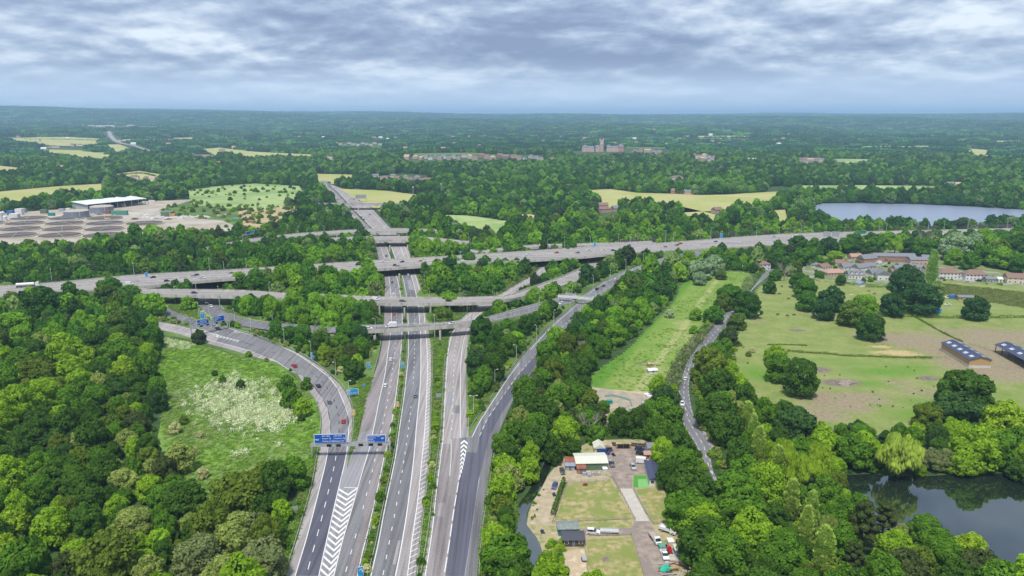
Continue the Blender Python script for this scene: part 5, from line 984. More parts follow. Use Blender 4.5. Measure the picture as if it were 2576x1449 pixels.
def car_meshes(kind):
    if kind in CARM: return CARM[kind]
    l, w_, h = SHAPE[kind]; a = l/2; b = MB(); g = MB()
    if kind in ('car', 'suv', 'estate'):
        sh = .98 if kind == 'suv' else .86
        prism(b, [(-a, .28), (a, .28), (a, .58), (a-.12, .72), (a-1.15, sh), (-a+.1, sh+.02), (-a, .75)], w_, w_*.95)
        re = -a+.12 if kind != 'car' else -a+.35
        prism(b, [(a-1.95, h-.03), (a-2.3, h), (re+.55, h), (re+.3, h-.05)], w_*.74, w_*.72)      # roof panel
        prism(g, [(a-1.2, sh-.03), (a-1.95, h-.035), (re+.3, h-.055), (re, sh-.03)], w_*.92, w_*.735)  # glazed cabin
        for s in (-1, 1):
            for y in (a-1.5, .05, re+.45): b.box((s*w_*.43, y, (sh+h)/2-.02), (.07, .09, h-sh), m=0)
    elif kind == 'van':
        prism(b, [(-a, .35), (a, .35), (a, .8), (a-.25, 1.05), (a-.8, 1.22), (a-1.5, h-.05), (a-1.8, h), (-a, h)], w_, w_*.9)
        prism(g, [(a-.78, 1.24), (a-.82, 1.24), (a-1.48, h-.12), (a-1.40, h-.1)], w_*.85, w_*.8)
        for s in (-1, 1): g.box((s*w_*.475, a-1.75, 1.5), (.04, .9, .5))
    else:
        prism(b, [(-a, .42), (a, .42), (a, .8), (a-1.1, 1.0), (a-1.15, 1.02), (-a, 1.02)], w_, w_*.96)
        prism(g, [(a-1.2, 1.0), (a-1.75, h-.03), (a-2.75, h-.03), (a-2.95, 1.0)], w_*.92, w_*.76)
        prism(b, [(a-1.7, h-.03), (a-1.85, h), (a-2.7, h), (a-2.8, h-.03)], w_*.78, w_*.76)
        b.box((0, -a+1.05, 1.03), (w_*.78, 1.9, .03), m=1)
    CARM[kind] = (b, g); return CARM[kind]
BODY = {}
def vehicle(u, v, z, kind, col, rev=0, label=None, rz=None, far=False, group=None, pos=None, scale=1.0):
    p = pos or U(u, v, z); l, w_, h = SHAPE[kind]; rot = heading(p, rev) if rz is None else rz
    key = (kind, col)
    if key not in BODY:
        b, g = car_meshes(kind); BODY[key] = (b.mesh('body', [PC[col], GREYM]), g.mesh('windows', GLASS))
    nm = dict(car='car', suv='car', estate='car', van='van', pickup='pickup_truck')[kind]
    e = empty(nm, (p.x, p.y, p.z+.07), rot, label, nm.replace('_', ' '), group)
    mobj('body', BODY[key][0], e); mobj('windows', BODY[key][1], e)
    if not far:
        for sx in (-1, 1):
            for y in (l/2-.85, -l/2+.85): mobj('wheel', WHEEL, e, (sx*(w_/2-.1), y, .33))
            o = mobj('headlight', LAMPM, e, (sx*w_*.36, l/2-.02, .66)); o = mobj('tail_light', TAILM, e, (sx*w_*.38, -l/2+.0, .78))
    return e
LAMPM = MB().box((0, 0, 0), (.38, .1, .16)).mesh('headlight', LAMPW); TAILM = MB().box((0, 0, 0), (.28, .06, .2)).mesh('tail_light', LAMPR)
CARS = """740 923 0 suv r 0 red car on the outer curve of the left slip road|801 973 0 car k 0 black car leading two on the left slip road curve|829 1014 0 car g 0 dark grey car second on the left slip road curve|864 1062 0 car r 0 red car just above the big blue gantry sign|541 822 0 car s 0 silver car right behind the far gantry on the slip road|549 829 0 car k 0 black car in front of the far gantry on the slip road|531 772 0 car w 0 white car in the tight slip road bend left|531 752 0 car k 0 black car in the shade of the raised road
983 906 0 car w 0 white car between the two small blue post signs|969 972 0 car w 0 white estate on the outbound carriageway above the gantry|991 792 0 car r 0 red car between the two overpasses on the main road|988.8 743 0 car w 0 white car just beyond the flyover outbound|987 711.5 0 car b 0 blue car outbound below the motorway bridge|1045 998 0 car g 0 dark car alone on the inbound carriageway|1027 693 0 car w 0 white car inbound coming out under the motorway|972 645 0 car k 0 black car on the main road beyond the motorway bridge
928 828 7 car w 0 white car at the tree end of the nearest overpass|1137 815.5 7 car w 1 white car at the right end of the nearest overpass
1013 759 7 estate g 0 dark car on the flyover above the median|1129 758 7 car k 0 black car on the flyover right of the main road|946 755 7 van w 0 white van at the left end of the flyover|489 738 7 car k 0 black car on the raised road over the left slips
962 660 7 car w 1 white car leftmost on the motorway bridge|1012 660 7 car k 1 black car over the main road on the motorway|1057 659 7 car r 1 red car on the motorway bridge over the main road|1063 653 7 car w 1 white car at the far side of the motorway bridge|995 668.5 7 car k 0 black car on the near side of the motorway bridge|1003 670 7 car s 0 silver car tailing the black one on the motorway bridge
385 699 7 car k 1 black car far side motorway left, alone|420 708 7 car k 0 black car near side left, first of two|443 710 7 car n 0 navy car near side left, second of two|482 697 7 car s 1 silver car motorway left beside a navy one|494 693 7 car n 1 navy car on the far lane of the motorway left|509 700.5 7 suv w 0 white car near the motorway median left|581 689 7 car g 1 grey car entering the tree-hidden motorway stretch|326 716 7 van w 0 white van on the motorway above the left trees
1400 637 7 car r 1 red car on the motorway above the slip underpass|1329 641 7 car w 1 white car left of the red one on the motorway|1453 637 7 car g 1 dark car on the motorway right of the red car|1480 630 7 car w 1 white car first of the pair on the motorway right|1518 630 7 car w 1 white car second of the pair on the motorway right|1543 631 7 car k 0 black car beside the white pair on the motorway|1566 627 7 car s 0 silver car on the motorway above the tree belt|1674 622 7 car g 0 grey car on the motorway among tall lamp posts|1703 618 7 car k 1 black car beside the bright red motorway car|1711 614 7 car r 1 bright red car on the far motorway lanes|1810 621 7 car n 0 navy car on the motorway right of the red one|1800 609 7 car g 1 grey car on the wide motorway stretch right|1946 597 7 car s 1 silver car far lane before the motorway sign backs|2000 596 7 van w 1 white van near the motorway sign backs|1951 610 7 car b 0 blue car on the motorway above the road bridge|1986 606 7 car k 0 black car just right of the blue motorway car
1502 728 2.8 car k 0 black car trailing another up the right slip road|1518 720 3.2 car g 0 dark car ahead on the right slip road|1549 705 4.2 car w 0 white car high on the right slip road|1593 681 5.4 car w 0 white car topmost on the right slip road|1372 871 0.1 car s 1 silver car halfway along the right slip road|1447 753 2.6 car k 1 black car on the merge beside the white gantry|1412 764.5 3.1 car w 1 white car on the merge beside the white gantry
1724 955 0 car w 0 white car on the country road under the oak|1716 1018 0 car w 1 white car on the country road near the yard"""
for row in CARS.replace('\n', '|').split('|'):
    q = row.split(' '); u, v, z = float(q[0]), float(q[1]), float(q[2])
    vehicle(u, v, z, q[3], q[4], int(q[5]), ' '.join(q[6:]), far=v < 690, group='traffic on the roads')
far_spots = [(815, 485), (828, 489), (840, 500), (849, 502), (841, 508), (890, 503), (904, 505), (857, 529), (848, 538), (885, 538), (893, 532), (909, 547), (915, 553), (927, 567), (895, 558), (890, 565), (901, 567), (899, 573), (806, 474), (846, 496), (868, 510), (930, 540), (956, 602.5)]
for i, (u, v) in enumerate(far_spots):
    c = 'kwgnskrwkgwk'[i % 12]; side_ = 'left' if i % 3 else 'right'
    vehicle(u, v, 7 if v == 602.5 else 0, 'car', c, 0, f'{PWORD[c]} car on the distant main road beyond the overpasses' if v != 602.5 else 'black car crossing the straight far overpass', far=True, group='distant traffic on the main road')
# box van, tanker, bus
def wheels(e, spots, r=.45):
    for x, y in spots:
        o = mobj('wheel', WHEEL, e, (x, y, r)); o.scale = (1.2, r/.33, r/.33)
def box_van(u, v, z, label, rz=None):
    p = U(u, v, z); e = empty('box_van', p, heading(p, 0)+math.pi if rz is None else rz, label, 'van')
    MB().box((0, -1.0, 2.05), (2.3, 4.6, 2.7)).build('cargo_box', PC['w'], e)
    b = MB(); prism(b, [(1.2, .45), (3.4, .45), (3.4, .95), (2.9, 1.2), (2.2, 2.3), (1.3, 2.4)], 2.0, 1.75); b.build('cab', PC['w'], e)
    g = MB(); prism(g, [(2.93, 1.24), (2.96, 1.24), (2.3, 2.22), (2.24, 2.2)], 1.75, 1.6); [g.box((s*.98, 1.95, 1.6), (.06, .7, .55)) for s in (-1, 1)]; g.build('windows', GLASS, e)
    MB().box((0, 0, .55), (1.9, 6.2, .25)).build('chassis', BLACKM, e); wheels(e, [(s*.95, y) for s in (-1, 1) for y in (2.4, -1.9)]); return e
box_van(984, 824, 7, 'white box van crossing the nearest overpass')
def tanker():
    p = U(71, 722, 7); e = empty('tanker_truck', p, heading(p, 0), 'long white tanker lorry on the motorway at the left edge', 'truck')
    b = MB(); b.tube((0, -7.5, 2.3), (0, 4.2, 2.3), 1.2, n=14); b.build('tank', WHITE, e)
    b = MB(); b.box((0, 6.2, 2.0), (2.45, 2.2, 2.9), top=(.95, .92)); b.build('cab', PC['w'], e); b = MB(); b.box((0, 7.28, 2.5), (2.1, .1, .9)); b.build('windscreen', GLASS, e)
    MB().box((0, -.8, .9), (1.2, 13.5, .35)).build('chassis', BLACKM, e); wheels(e, [(s*1.1, y) for s in (-1, 1) for y in (6.2, 3.6, -4.6, -5.9, -7.1)], .5)
tanker()
p = U(2166, 588, 7); e = empty('coach', p, heading(p, 0), 'green coach on the motorway below the lake', 'bus')
MB().box((0, 0, 1.85), (2.5, 11, 2.7), top=(.96, .98)).build('body', PC['e'], e); b = MB(); [b.box((s*1.235, .2, 2.25), (.06, 9.6, .9)) for s in (-1, 1)]; b.build('windows', GLASS, e); wheels(e, [(s*1.1, y) for s in (-1, 1) for y in (3.8, -3.2)], .5)
# ================================================================== lamp posts
LAMPHEAD = M('lamp_head', (.62, .63, .63), (.7, .7, .7), 2, .4, coord='obj')
POLE = M('lamp_pole', (.55, .55, .53), (.62, .62, .6), 1, .5, coord='obj')
def pole_mesh(hh): 
    mb = MB(); mb.tube((0, 0, -.3), (0, 0, hh*.45), .17, .14, 8); mb.tube((0, 0, hh*.45), (0, 0, hh), .13, .09, 8); return mb.mesh('pole', POLE)
POLES = {}
LP = """447 844 806 0|392 780 759 0|441 761 716 0|493 728 712 7|553 771 721 0|527 797 762 0|501 800 766 0|591 813 778 0|632 841 805 0|687 824 792 0|716 871 832 0|783.5 904 863 0|845 946 908 0|545 868 836 0|529 697 649 7|564 682 670 7|340 710 661 7|424 681 653 0|678 736 717 7|131 709 675 7|51 743 726 7|955 786 740 0|946 861 803 0|1081 788 739 0|1094 853 799 0|1167 784 738 0|1244 769 734 0|1357 774 741 0|1350 859 818 0|1299 911 868 0|1245 968 927 0|1181 925 875 0|1393 816 777 0|1068 715 686 0|1017 663 638 7|1191.5 1048 996 0|879 1006 962 0|1574 682 654 5|1535 704 672 4|1492 725 695 3|1439 741 717 3|1434 780 744 1|1618 665 637 6|1670 649 621 6.6|1395 672 650 0|1555 628 586 7|1673 627 581 7|1787 609 574 7|1902 601 569 7|1378 634 603 7|1420 638 601 7|1485 619 596 7|1585 615 591 7|1693 611 588 7|1851 597 576 7|1335 609 589 5|1959 595 572 7|2014 596 566 7|2041 591 568 7|2124 593 562 7|2211 584 563 7|2229 583 562 7|2293 580 562 7|2334 581 554 7|2374 579 559 7|2434 578 553 7|2533 575 551 7|816 586 569 7|750 588 574 6|725 590 567 6|1184 631 601 2|620 674 651 7|880 1210 1205 9"""
LPA = {'main road': lambda u, v: 930 < u < 1130, 'left slip roads': lambda u, v: u <= 930, 'sweeping right slip road': lambda u, v: 1130 <= u < 1680 and v > 650}
n_l = {}
for row in LP.split('|'):
    u, vb, vt, z = map(float, row.split())
    if z == 9: continue
    p = U(u, vb, z); u0, v0, dz = proj(p); hh = max(8, min(22, (vb-vt)/(FOC/dz)/math.cos(math.atan(CAM_H/p.y))))
    hk = 8 if hh < 9 else 10 if hh < 11 else 12 if hh < 13.5 else 15 if hh < 17 else 18
    if hk not in POLES: POLES[hk] = pole_mesh(hk)
    area = 'elevated motorway' if z == 7 else next((k for k, f in LPA.items() if f(u, vb)), 'raised motorway')
    size = {8: 'short', 10: 'medium height', 12: 'tall', 15: 'very tall', 18: 'towering'}[hk]
    n_l.setdefault((area, size), []).append(u); dbl = u in (529, 340, 1068, 1017, 1191.5, 1555, 1673, 1787, 1902, 2014, 2124, 2334, 2434, 2533, 131)
    where = 'near the lake end' if u > 1950 else 'right of the main road' if u > 1130 else 'above the main road' if u > 930 else 'left of the main road'
    e = empty('street_lamp', p, rnd.uniform(0, 6.28) if not dbl else heading(p, 0)+math.pi/2, f'{size} {"double" if dbl else "single"} lamp post on the {area} {where}', 'street lamp', 'lamp posts along the roads')
    mobj('pole', POLES[hk], e)
    for s in ((-1, 1) if dbl else (1,)):
        b = MB(); b.tube((0, 0, hk-.05), (0, s*1.1, hk+.12), .06, n=5); b.build('arm', POLE, e)
        b = MB(); b.box((0, s*1.5, hk+.12), (.38, .95, .18), top=(.7, .8)); b.build('lamp_head', LAMPHEAD, e)
# ================================================================== gantries and signs
BLUE = M('sign_blue', (.006, .09, .42), (.008, .10, .46), .5, .45, coord='obj'); SBLUE = M('sign_light_blue', (.03, .28, .62), (.035, .31, .66), .5, .45, coord='obj')
SWHITE = M('sign_white', (.80, .82, .84), (.74, .76, .78), .5, .45, coord='obj'); SYEL = M('sign_yellow', (.72, .58, .18), (.66, .53, .16), .5, .5, coord='obj')
def text(parent, s, loc, size, mat=None, rx=math.pi/2, align='LEFT'):
    c = bpy.data.curves.new('lettering', 'FONT'); c.body = s; c.size = size; c.align_x = align; c.align_y = 'CENTER'; c.resolution_u = 2; c.materials.append(mat or SWHITE); c.offset = size*.018
    t = bpy.data.objects.new('lettering', c); me = bpy.data.meshes.new_from_object(t); bpy.data.objects.remove(t)
    o = bpy.data.objects.new('lettering', me); C.objects.link(o); o.parent = parent; o.location = loc; o.rotation_euler = (rx, 0, 0); return o
def sign_panel(parent, x, z, w_, h, y, name='sign_panel'):
    b = MB(); b.box((x, y, z), (w_, .12, h)); o = b.build(name, SWHITE, parent); f = MB(); f.box((0, 0, 0), (w_-.36, .02, h-.36)); f.build('sign_face', BLUE, o, (x, y-.075, z)); return o
def gantry(label, ua, va, ub, vb, zb, zt, dep=1.6, mat=GALV):
    a, b_ = U(ua, va), U(ub, vb); d = b_-a; Ln = d.length; rz = math.atan2(d.y, d.x); e = empty('sign_gantry', a, rz, label, 'gantry')
    for x in (0, Ln):
        m = MB(); m.tube((x, -dep/2+.1, -.3), (x, -dep/2+.1, zb+.2), .22, n=8); m.tube((x, dep/2-.1, -.3), (x, dep/2-.1, zb+.2), .22, n=8); m.box((x, 0, .1), (.9, dep+.4, .6)); m.build('leg', mat, e)
    m = MB(); m.box((Ln/2, -dep/2, (zb+zt)/2), (Ln+.8, .12, zt-zb)); m.build('front_beam', mat, e)
    m = MB(); m.box((Ln/2, dep/2, (zb+zt)/2), (Ln+.8, .12, zt-zb)); m.build('rear_beam', mat, e)
    m = MB(); n = int(Ln/1.7)
    for k in range(n+1):
        x = Ln*k/n; m.bar((x, -dep/2, zt), (x, dep/2, zt), .1, .1); m.box((x, dep/2, zt+.5), (.06, .06, 1.0)); m.box((x, -dep/2, zt+.5), (.06, .06, 1.0))
        if k < n: m.bar((x, -dep/2, zt), (x+Ln/n, dep/2, zt), .08, .08)
    for s in (-1, 1): m.bar((0, s*dep/2, zt+1.0), (Ln, s*dep/2, zt+1.0), .07, .07); m.bar((0, s*dep/2, zt+.5), (Ln, s*dep/2, zt+.5), .05, .05)
    m.build('walkway', mat, e); m = MB(); m.box((Ln/2, 0, zb+.15), (Ln, dep-.3, .06)); m.build('floor_grating', GREYM, e)
    return e, Ln
g1, gl = gantry('big sign gantry spanning the slip road and outbound carriageway', 786.5, 1149, 981.5, 1145, 4.6, 5.7)
X = lambda u: (u-786.5)/(981.5-786.5)*gl
s1 = sign_panel(g1, X(834.5), 8.1, X(875)-X(795)+.0, 3.9, -.95)
w1 = X(875)-X(795); x0 = -w1/2
for s, x, z, sz in (('M25', .35, -.35, .95), ('(M23, M20)', 3.15, 1.15, .72), ('Gatwick \u2708', 3.15, .1, .78), ('Woking (A 320)', 3.15, -1.05, .78), ('(M4, M40)', 8.2, 1.15, .72), ('Heathrow \u2708', 8.2, .1, .78), ('Staines A 30', 8.2, -1.05, .78)):
    text(s1, s, (X(834.5)+x0+x*w1/12.9, -.95-.10, 8.1+z), sz*w1/13.2)
MB().box((X(834.5)+x0+7.9*w1/12.9, -1.045, 8.1), (.06, .01, 3.1)).build('divider', SWHITE, s1)
s2 = sign_panel(g1, X(949.4), 7.75, X(973)-X(925.7), 3.2, -.95); w2 = X(973)-X(925.7); x0 = X(949.4)-w2/2
for s, x, z, sz in (('The SOUTH WEST', .35, 1.05, .66), ('Southampton', .35, .36, .62), ('Bracknell', .35, -.33, .62), ('Basingstoke', .35, -1.02, .62), ('M3', 6.0, .1, .95)):
    text(s2, s, (x0+x*w2/7.9, -1.05, 7.75+z), sz*w2/8.0)
for u, in ((830.7,), (854,), (909.9,), (934.9,), (957.8,)):
    q = MB(); q.box((X(u), -1.0, 5.15), (1.75, .35, 1.0)); o = q.build('matrix_signal', BLACKM, g1)
g2, gl2 = gantry('far sign gantry over the slip road behind the willow', 482.6, 846, 577, 826, 5.0, 6.0)
for fx, w_ in ((.30, 7.6), (.72, 7.4)):
    x = gl2*fx; sg = sign_panel(g2, x, 8.0, w_, 3.6, -.95)
    for k, (s, z) in enumerate((('Gatwick \u2708  M23', .95), ('Heathrow \u2708', .2), ('Woking A 320', -.6), ('Staines', -1.3)) if fx < .5 else (('Southampton', 1.0), ('Basingstoke  M3', .25), ('Bracknell', -.5), ('A 322', -1.2))):
        text(sg, s, (x-w_/2+(.4 if fx > .5 else 1.9), -1.05, 8+z), .7)
    if fx < .5: text(sg, 'M25', (x-w_/2+.3, -1.05, 7.6), .75)
for f in (.25, .42, .66, .84): MB().box((gl2*f, -1.0, 5.5), (1.5, .35, 1.1)).build('matrix_signal', BLACKM, g2)
g3, gl3 = gantry('white sign gantry seen from behind over the right slip road', 1405, 766, 1503, 775, 5.6, 6.9, mat=WHITE)
for f in (.25, .75): MB().box((gl3*f, .95, 8.0), (5.2, .15, 2.4)).build('sign_back', GREYM, g3)
g4, gl4 = gantry('white gantry beyond the trees, seen end on, left of the link road', 1186, 646, 1221, 655, 5.6, 6.8, mat=WHITE)
g5, gl5 = gantry('distant gantry with a large sign back over the main road', 880, 510, 921, 508, 5.5, 6.8)
MB().box((gl5*.7, .9, 9), (17, .2, 5)).build('sign_back', GREYM, g5)
g6, gl6 = gantry('pale gantry standing above the trees right of the overpasses', 1123, 580, 1161, 584, 5.8, 7.2, mat=WHITE)
MB().box((gl6*.5, .9, 8.6), (9, .2, 3)).build('sign_back', GREYM, g6)
g7, gl7 = gantry('gantry with blue signs on the curved far overpass approach', 612, 616, 655, 608, 9.5, 10.5)
for f in (.3, .75): sign_panel(g7, gl7*f, 12, 5.5, 3, -.95)
def post_sign(u, vb, w_, h, zc, label, face='blue', words=(), rz=None, z=0):
    p = U(u, vb, z); e = empty('road_sign', p, rz if rz is not None else math.atan2(-p.x, p.y)*-1*-1 if False else math.atan2(p.y, p.x)-math.pi/2, label, 'road sign')
    for s in ((-1, 1) if w_ > 1.6 else (0,)):
        MB().tube((s*w_*.3, .08, -.3), (s*w_*.3, .08, zc+h/2), .07, n=6).build('post', GALV, e)
    MB().box((0, 0, zc), (w_, .08, h)).build('panel', dict(blue=SWHITE, grey=GREYM, yellow=SYEL)[face], e)
    if face == 'blue': MB().box((0, -.05, zc), (w_*.92, .02, h*.93)).build('sign_face', SBLUE, e)
    if face == 'yellow':
        MB().tube((0, -.05, zc+h*.12), (0, -.07, zc+h*.12), w_*.42, n=16).build('red_ring', M('sign_red', (.6, .05, .05), (.55, .04, .04), 1, .5, coord='obj'), e)
        MB().tube((0, -.06, zc+h*.12), (0, -.09, zc+h*.12), w_*.31, n=16).build('sign_face', SWHITE, e); text(e, '50', (0, -.11, zc+h*.12), w_*.36, BLACKM, align='CENTER')
    for s, x, dz, sz in words: text(e, s, (x, -.08, zc+dz), sz, SWHITE)
    return e
post_sign(395, 794, 2.6, 4.2, 2.6, 'small tall blue sign on the left slip verge', words=(('M3', -.7, 1.0, .9), ('\u2191', -.4, -.4, 1.6)))
post_sign(510, 803, 2.6, 4.4, 2.8, 'pale blue route sign on the island before the far gantry', words=(('M25', -.9, 1.2, .8), ('\u2191', -.4, -.3, 1.6)))
post_sign(797, 906, 6.2, 3.8, 3.0, 'wide bright blue sign beside the slip road woods', words=(('M25', -2.6, .9, 1.1), ('Heathrow', -2.6, -.4, .9)))
post_sign(888, 999, 5.4, 3.0, 2.8, 'wide blue sign on the grass between slip and carriageway', words=(('M3', -2.2, .6, 1.0), ('Southampton', -2.2, -.6, .75)))
post_sign(927.5, 930, 1.9, 3.4, 2.3, 'tall narrow blue lane sign on the nearside verge', words=(('\u2191', -.6, .2, 1.8), ('2', -.3, -1.1, .8)))
post_sign(1013.3, 928, 1.8, 3.2, 2.2, 'tall narrow blue lane sign in the median', words=(('\u2191', -.6, .2, 1.8), ('2', -.3, -1.1, .8)))
post_sign(908, 1452, 1.8, 3.0, 2.0, 'blue lane sign at the bottom edge in the median', words=(('\u2191', -.6, .1, 2.0),))
post_sign(891.5, 1075, 1.5, 2.6, 7.0, 'yellow backed speed limit sign on a tall post by the slip road', 'yellow')
post_sign(1000, 1029, 1.7, 2.6, 2.4, 'yellow backed speed limit sign in the median', 'yellow')
post_sign(1103.3, 1004, 2.6, 2.0, 1.9, 'grey sign back on the strip beside the hatched shoulder', 'grey')
post_sign(742, 1300, 2.2, 1.5, 3.2, 'grey sign back among trees on the left verge', 'grey')
post_sign(915.4, 976, 1.0, 1.6, 1.4, 'small dark blue marker sign by the shrubs', words=())
post_sign(369, 697, 2.0, 3.6, 2.2, 'pale blue marker sign on the motorway edge left', z=7); post_sign(1496, 622, 2.4, 4.6, 2.6, 'pale blue countdown marker on the motorway right of centre', z=7)
post_sign(1814, 600, 2.4, 5, 2.8, 'pale blue countdown marker on the motorway far right', z=7); post_sign(1161, 644, 2.2, 4, 2.4, 'small blue sign by the link road gantry', z=2)
for u, lb in ((2079, 'first of two tilted grey motorway sign backs'), (2101, 'second of two tilted grey motorway sign backs')): post_sign(u, 602, 7.0, 5.6, 5.5, lb, 'grey', z=7)
sx = empty('camera_pole', U(931.5, 916), 0, 'yellow camera pole with a bent arm beside the outbound carriageway', 'camera pole')
MB().tube((0, 0, -.2), (0, 0, 7.2), .13, n=6).build('pole', SYEL, sx); MB().bar((0, 0, 7.1), (2.6, .6, 7.4), .14, .14).build('arm', SYEL, sx); MB().box((2.6, .6, 7.4), (.7, .4, .4)).build('camera_housing', SYEL, sx)
# crash barriers
for pts, lb in (([(716, 1449), (755, 1324), (784, 1222), (797, 1147), (805, 1090), (807, 1062), (803, 1035), (792, 1008), (778, 985), (757, 962)], 'barrier on the outer edge of the left slip road'),
    ([(873, 1146), (886, 1106), (889, 1079), (889, 1046), (886, 1019), (874, 991), (859, 968), (834, 945), (783, 906), (741, 882), (700, 865), (637, 843), (585, 827), (546, 816)], 'barrier along the inner curve of the left slip road'),
    ([(905, 1449), (931, 1339), (958, 1220), (972, 1149), (992, 1058), (1001, 996), (1007.5, 946), (1012.5, 890), (1015.5, 844), (1016.5, 806), (1015.5, 773), (1011, 738), (1001, 692)], 'barrier on the outbound side of the planted median'),
    ([(925, 1449), (944, 1376), (961, 1289), (970, 1247), (991, 1147), (1003.5, 1058), (1012.5, 1000), (1018.5, 946), (1023, 904), (1024.5, 844), (1023, 798), (1020, 748), (1009, 694)], 'barrier on the inbound side of the planted median'),
    ([(1050, 1449), (1060, 1345), (1071, 1251), (1081, 1157), (1085, 1008), (1088, 946), (1087, 873)], 'barrier beside the hatched shoulder'),
    ([(1058, 1449), (1077, 1335), (1089, 1237), (1101, 1147), (1107, 1102), (1112, 1029), (1116, 946), (1120, 894)], 'barrier on the near edge of the pale slip carriageway'),
    ([(1205, 1449), (1211, 1355), (1221, 1282), (1239, 1168), (1245, 1132)], 'barrier on the outer edge of the right slip road'),
    ([(1180, 1083), (1196, 1058), (1216, 1028), (1236, 1000), (1282, 934), (1332, 872), (1387, 814, .5), (1442, 766, 1.5)], 'barrier along the upper edge of the right slip road'),
    ([(1179, 1083), (1178, 1040), (1175.5, 1008), (1175, 946), (1177, 894)], 'barrier closing off the wedge between slip roads'),
    ([(937, 946), (947, 915), (957, 869), (960, 842)], 'barrier on the nearside of the outbound carriageway by the overpass'),
    ([(1152, 803), (1180, 783), (1210, 760), (1247, 743), (1293, 716), (1335, 691)], 'barrier on the far slip rising to the motorway')):
    barrier(pts, lb)
# ================================================================== buildings
WALLS = dict(white=M('white_render', (.74, .72, .68), (.64, .62, .58), .4, .85, coord='obj', detail=6), brick=M('red_brick', (.36, .17, .12), (.42, .22, .16), 1.5, .9, coord='obj', detail=6), pink=M('pink_brick', (.50, .33, .28), (.56, .39, .33), 1.2, .9, coord='obj', detail=6), cream=M('cream_render', (.62, .54, .38), (.68, .6, .44), .5, .85, coord='obj'), wood=PALEWOOD, dark=DARKWOOD, grey=M('grey_sheet', (.34, .36, .38), (.4, .42, .44), .7, .6, coord='obj'), greenw=M('green_sheet_wall', (.12, .17, .10), (.15, .2, .12), .8, .7, coord='obj'), teal=M('teal_boards', (.02, .22, .19), (.03, .27, .23), .8, .7, coord='obj'))
ROOFS = dict(slate=M('slate_roof', (.16, .165, .18), (.22, .225, .24), 1.2, .8, coord='obj', detail=6, stretch=(1, 1, 5)), brown=M('brown_tiles', (.20, .125, .10), (.26, .17, .135), 1.2, .85, coord='obj', detail=6, stretch=(1, 1, 5)), red=M('red_tiles', (.38, .22, .175), (.44, .27, .21), 1.2, .85, coord='obj', detail=6, stretch=(1, 1, 5)), pale=M('pale_sheet_roof', (.55, .56, .44), (.62, .62, .52), .5, .6, coord='obj', stretch=(4, .3, 1)), white=M('white_sheet_roof', (.72, .72, .72), (.66, .66, .67), .3, .5, coord='obj'), navy=M('dark_blue_roof', (.045, .055, .10), (.065, .075, .13), .5, .5, coord='obj', stretch=(.3, 6, 1)), felt=M('dark_felt', (.06, .06, .075), (.085, .085, .10), .8, .8, coord='obj', stretch=(1, 5, 1)), rust=RUST, green=M('green_felt', (.16, .19, .17), (.24, .27, .25), .8, .7, coord='obj'), tan=M('tan_roof', (.40, .30, .2), (.46, .36, .25), .8, .8, coord='obj'), blueg=M('blue_grey_roof', (.22, .26, .33), (.27, .31, .38), .6, .6, coord='obj'))
def roof_mesh(mb, w_, d, he, rh, hip, ov=.35, t=.16):
    a, b = w_/2+ov, d/2+ov; hx = min(a-.2, b) if hip else 0
    R0 = [(-a, -b, he), (a, -b, he), (a, b, he), (-a, b, he)]; r1 = (-a+hx, 0, he+rh); r2 = (a-hx, 0, he+rh)
    mb.face([R0[0], R0[1], r2, r1]); mb.face([R0[2], R0[3], r1, r2]); mb.face([R0[1], R0[2], r2]); mb.face([R0[3], R0[0], r1])
    mb.face([(x, y, z-t) for x, y, z in R0][::-1])
    for i in range(4):
        p, q = R0[i], R0[(i+1) % 4]; mb.face([(p[0], p[1], p[2]-t), (q[0], q[1], q[2]-t), q, p])
WINM = MB().box((0, 0, 0), (1.3, .12, 1.15)).mesh('window', SWHITE); PANEM = MB().box((0, 0, 0), (1.1, .04, .95)).mesh('pane', GLASS); DOORM = MB().box((0, 0, 1.0), (.95, .1, 2.0)).mesh('door', M('door_paint', (.12, .16, .2), (.16, .2, .25), 1, .5, coord='obj'))
def house(name, label, u, v, w_, d, he, rh, rz=0, wall='white', roof='slate', hip=False, storeys=1, nwin=3, chim=1, door=True, cat='house', group=None, pos=None, ends=0, z=0.0):
    p = pos or U(u, v, z); e = empty(name, (p.x, p.y, p.z+.03), rz, label, cat, group); W_ = WALLS[wall]
    m = MB(); m.box((0, 0, he/2-.15), (w_, d, he+.3))
    if not hip:
        for s in (-1, 1): m.face([(s*w_/2, -s*d/2, he), (s*w_/2, s*d/2, he), (s*w_/2, 0, he+rh*(d/2)/(d/2+.35))])
    m.build('wall', W_, e); r = MB(); roof_mesh(r, w_, d, he, rh, hip); ro = r.build('roof', ROOFS[roof], e)
    for k in range(chim):
        x = w_*(.3 if k == 0 else -.3); MB().box((x, 0, he+rh+.35), (.8, .6, 1.5)).build('chimney', WALLS['brick'], ro)
    for st in range(storeys):
        zc = 1.5+st*2.6
        for k in range(nwin):
            x = (k+.5)/nwin*w_-w_/2
            if st == 0 and door and k == nwin//2: mobj('door', DOORM, e, (x, -d/2-.03, 0)); continue
            o = mobj('window', WINM, e, (x, -d/2-.03, zc)); mobj('pane', PANEM, o, (0, -.06, 0))
    for k in range(ends):
        for s in (-1, 1):
            o = mobj('window', WINM, e, (s*(w_/2+.03), (k+.5)/ends*d-d/2, 1.5)); o.rotation_euler = (0, 0, s*math.pi/2); mobj('pane', PANEM, o, (0, -.06, 0))
    return e
def face(p): return math.atan2(p.y, p.x)-math.pi/2     # turns a front to the viewer's side
H = house
H('bungalow', 'salmon roofed pink bungalow at the estate edge', 2098, 692, 17, 9, 2.9, 2.7, .12, 'pink', 'red', True, 1, 6)
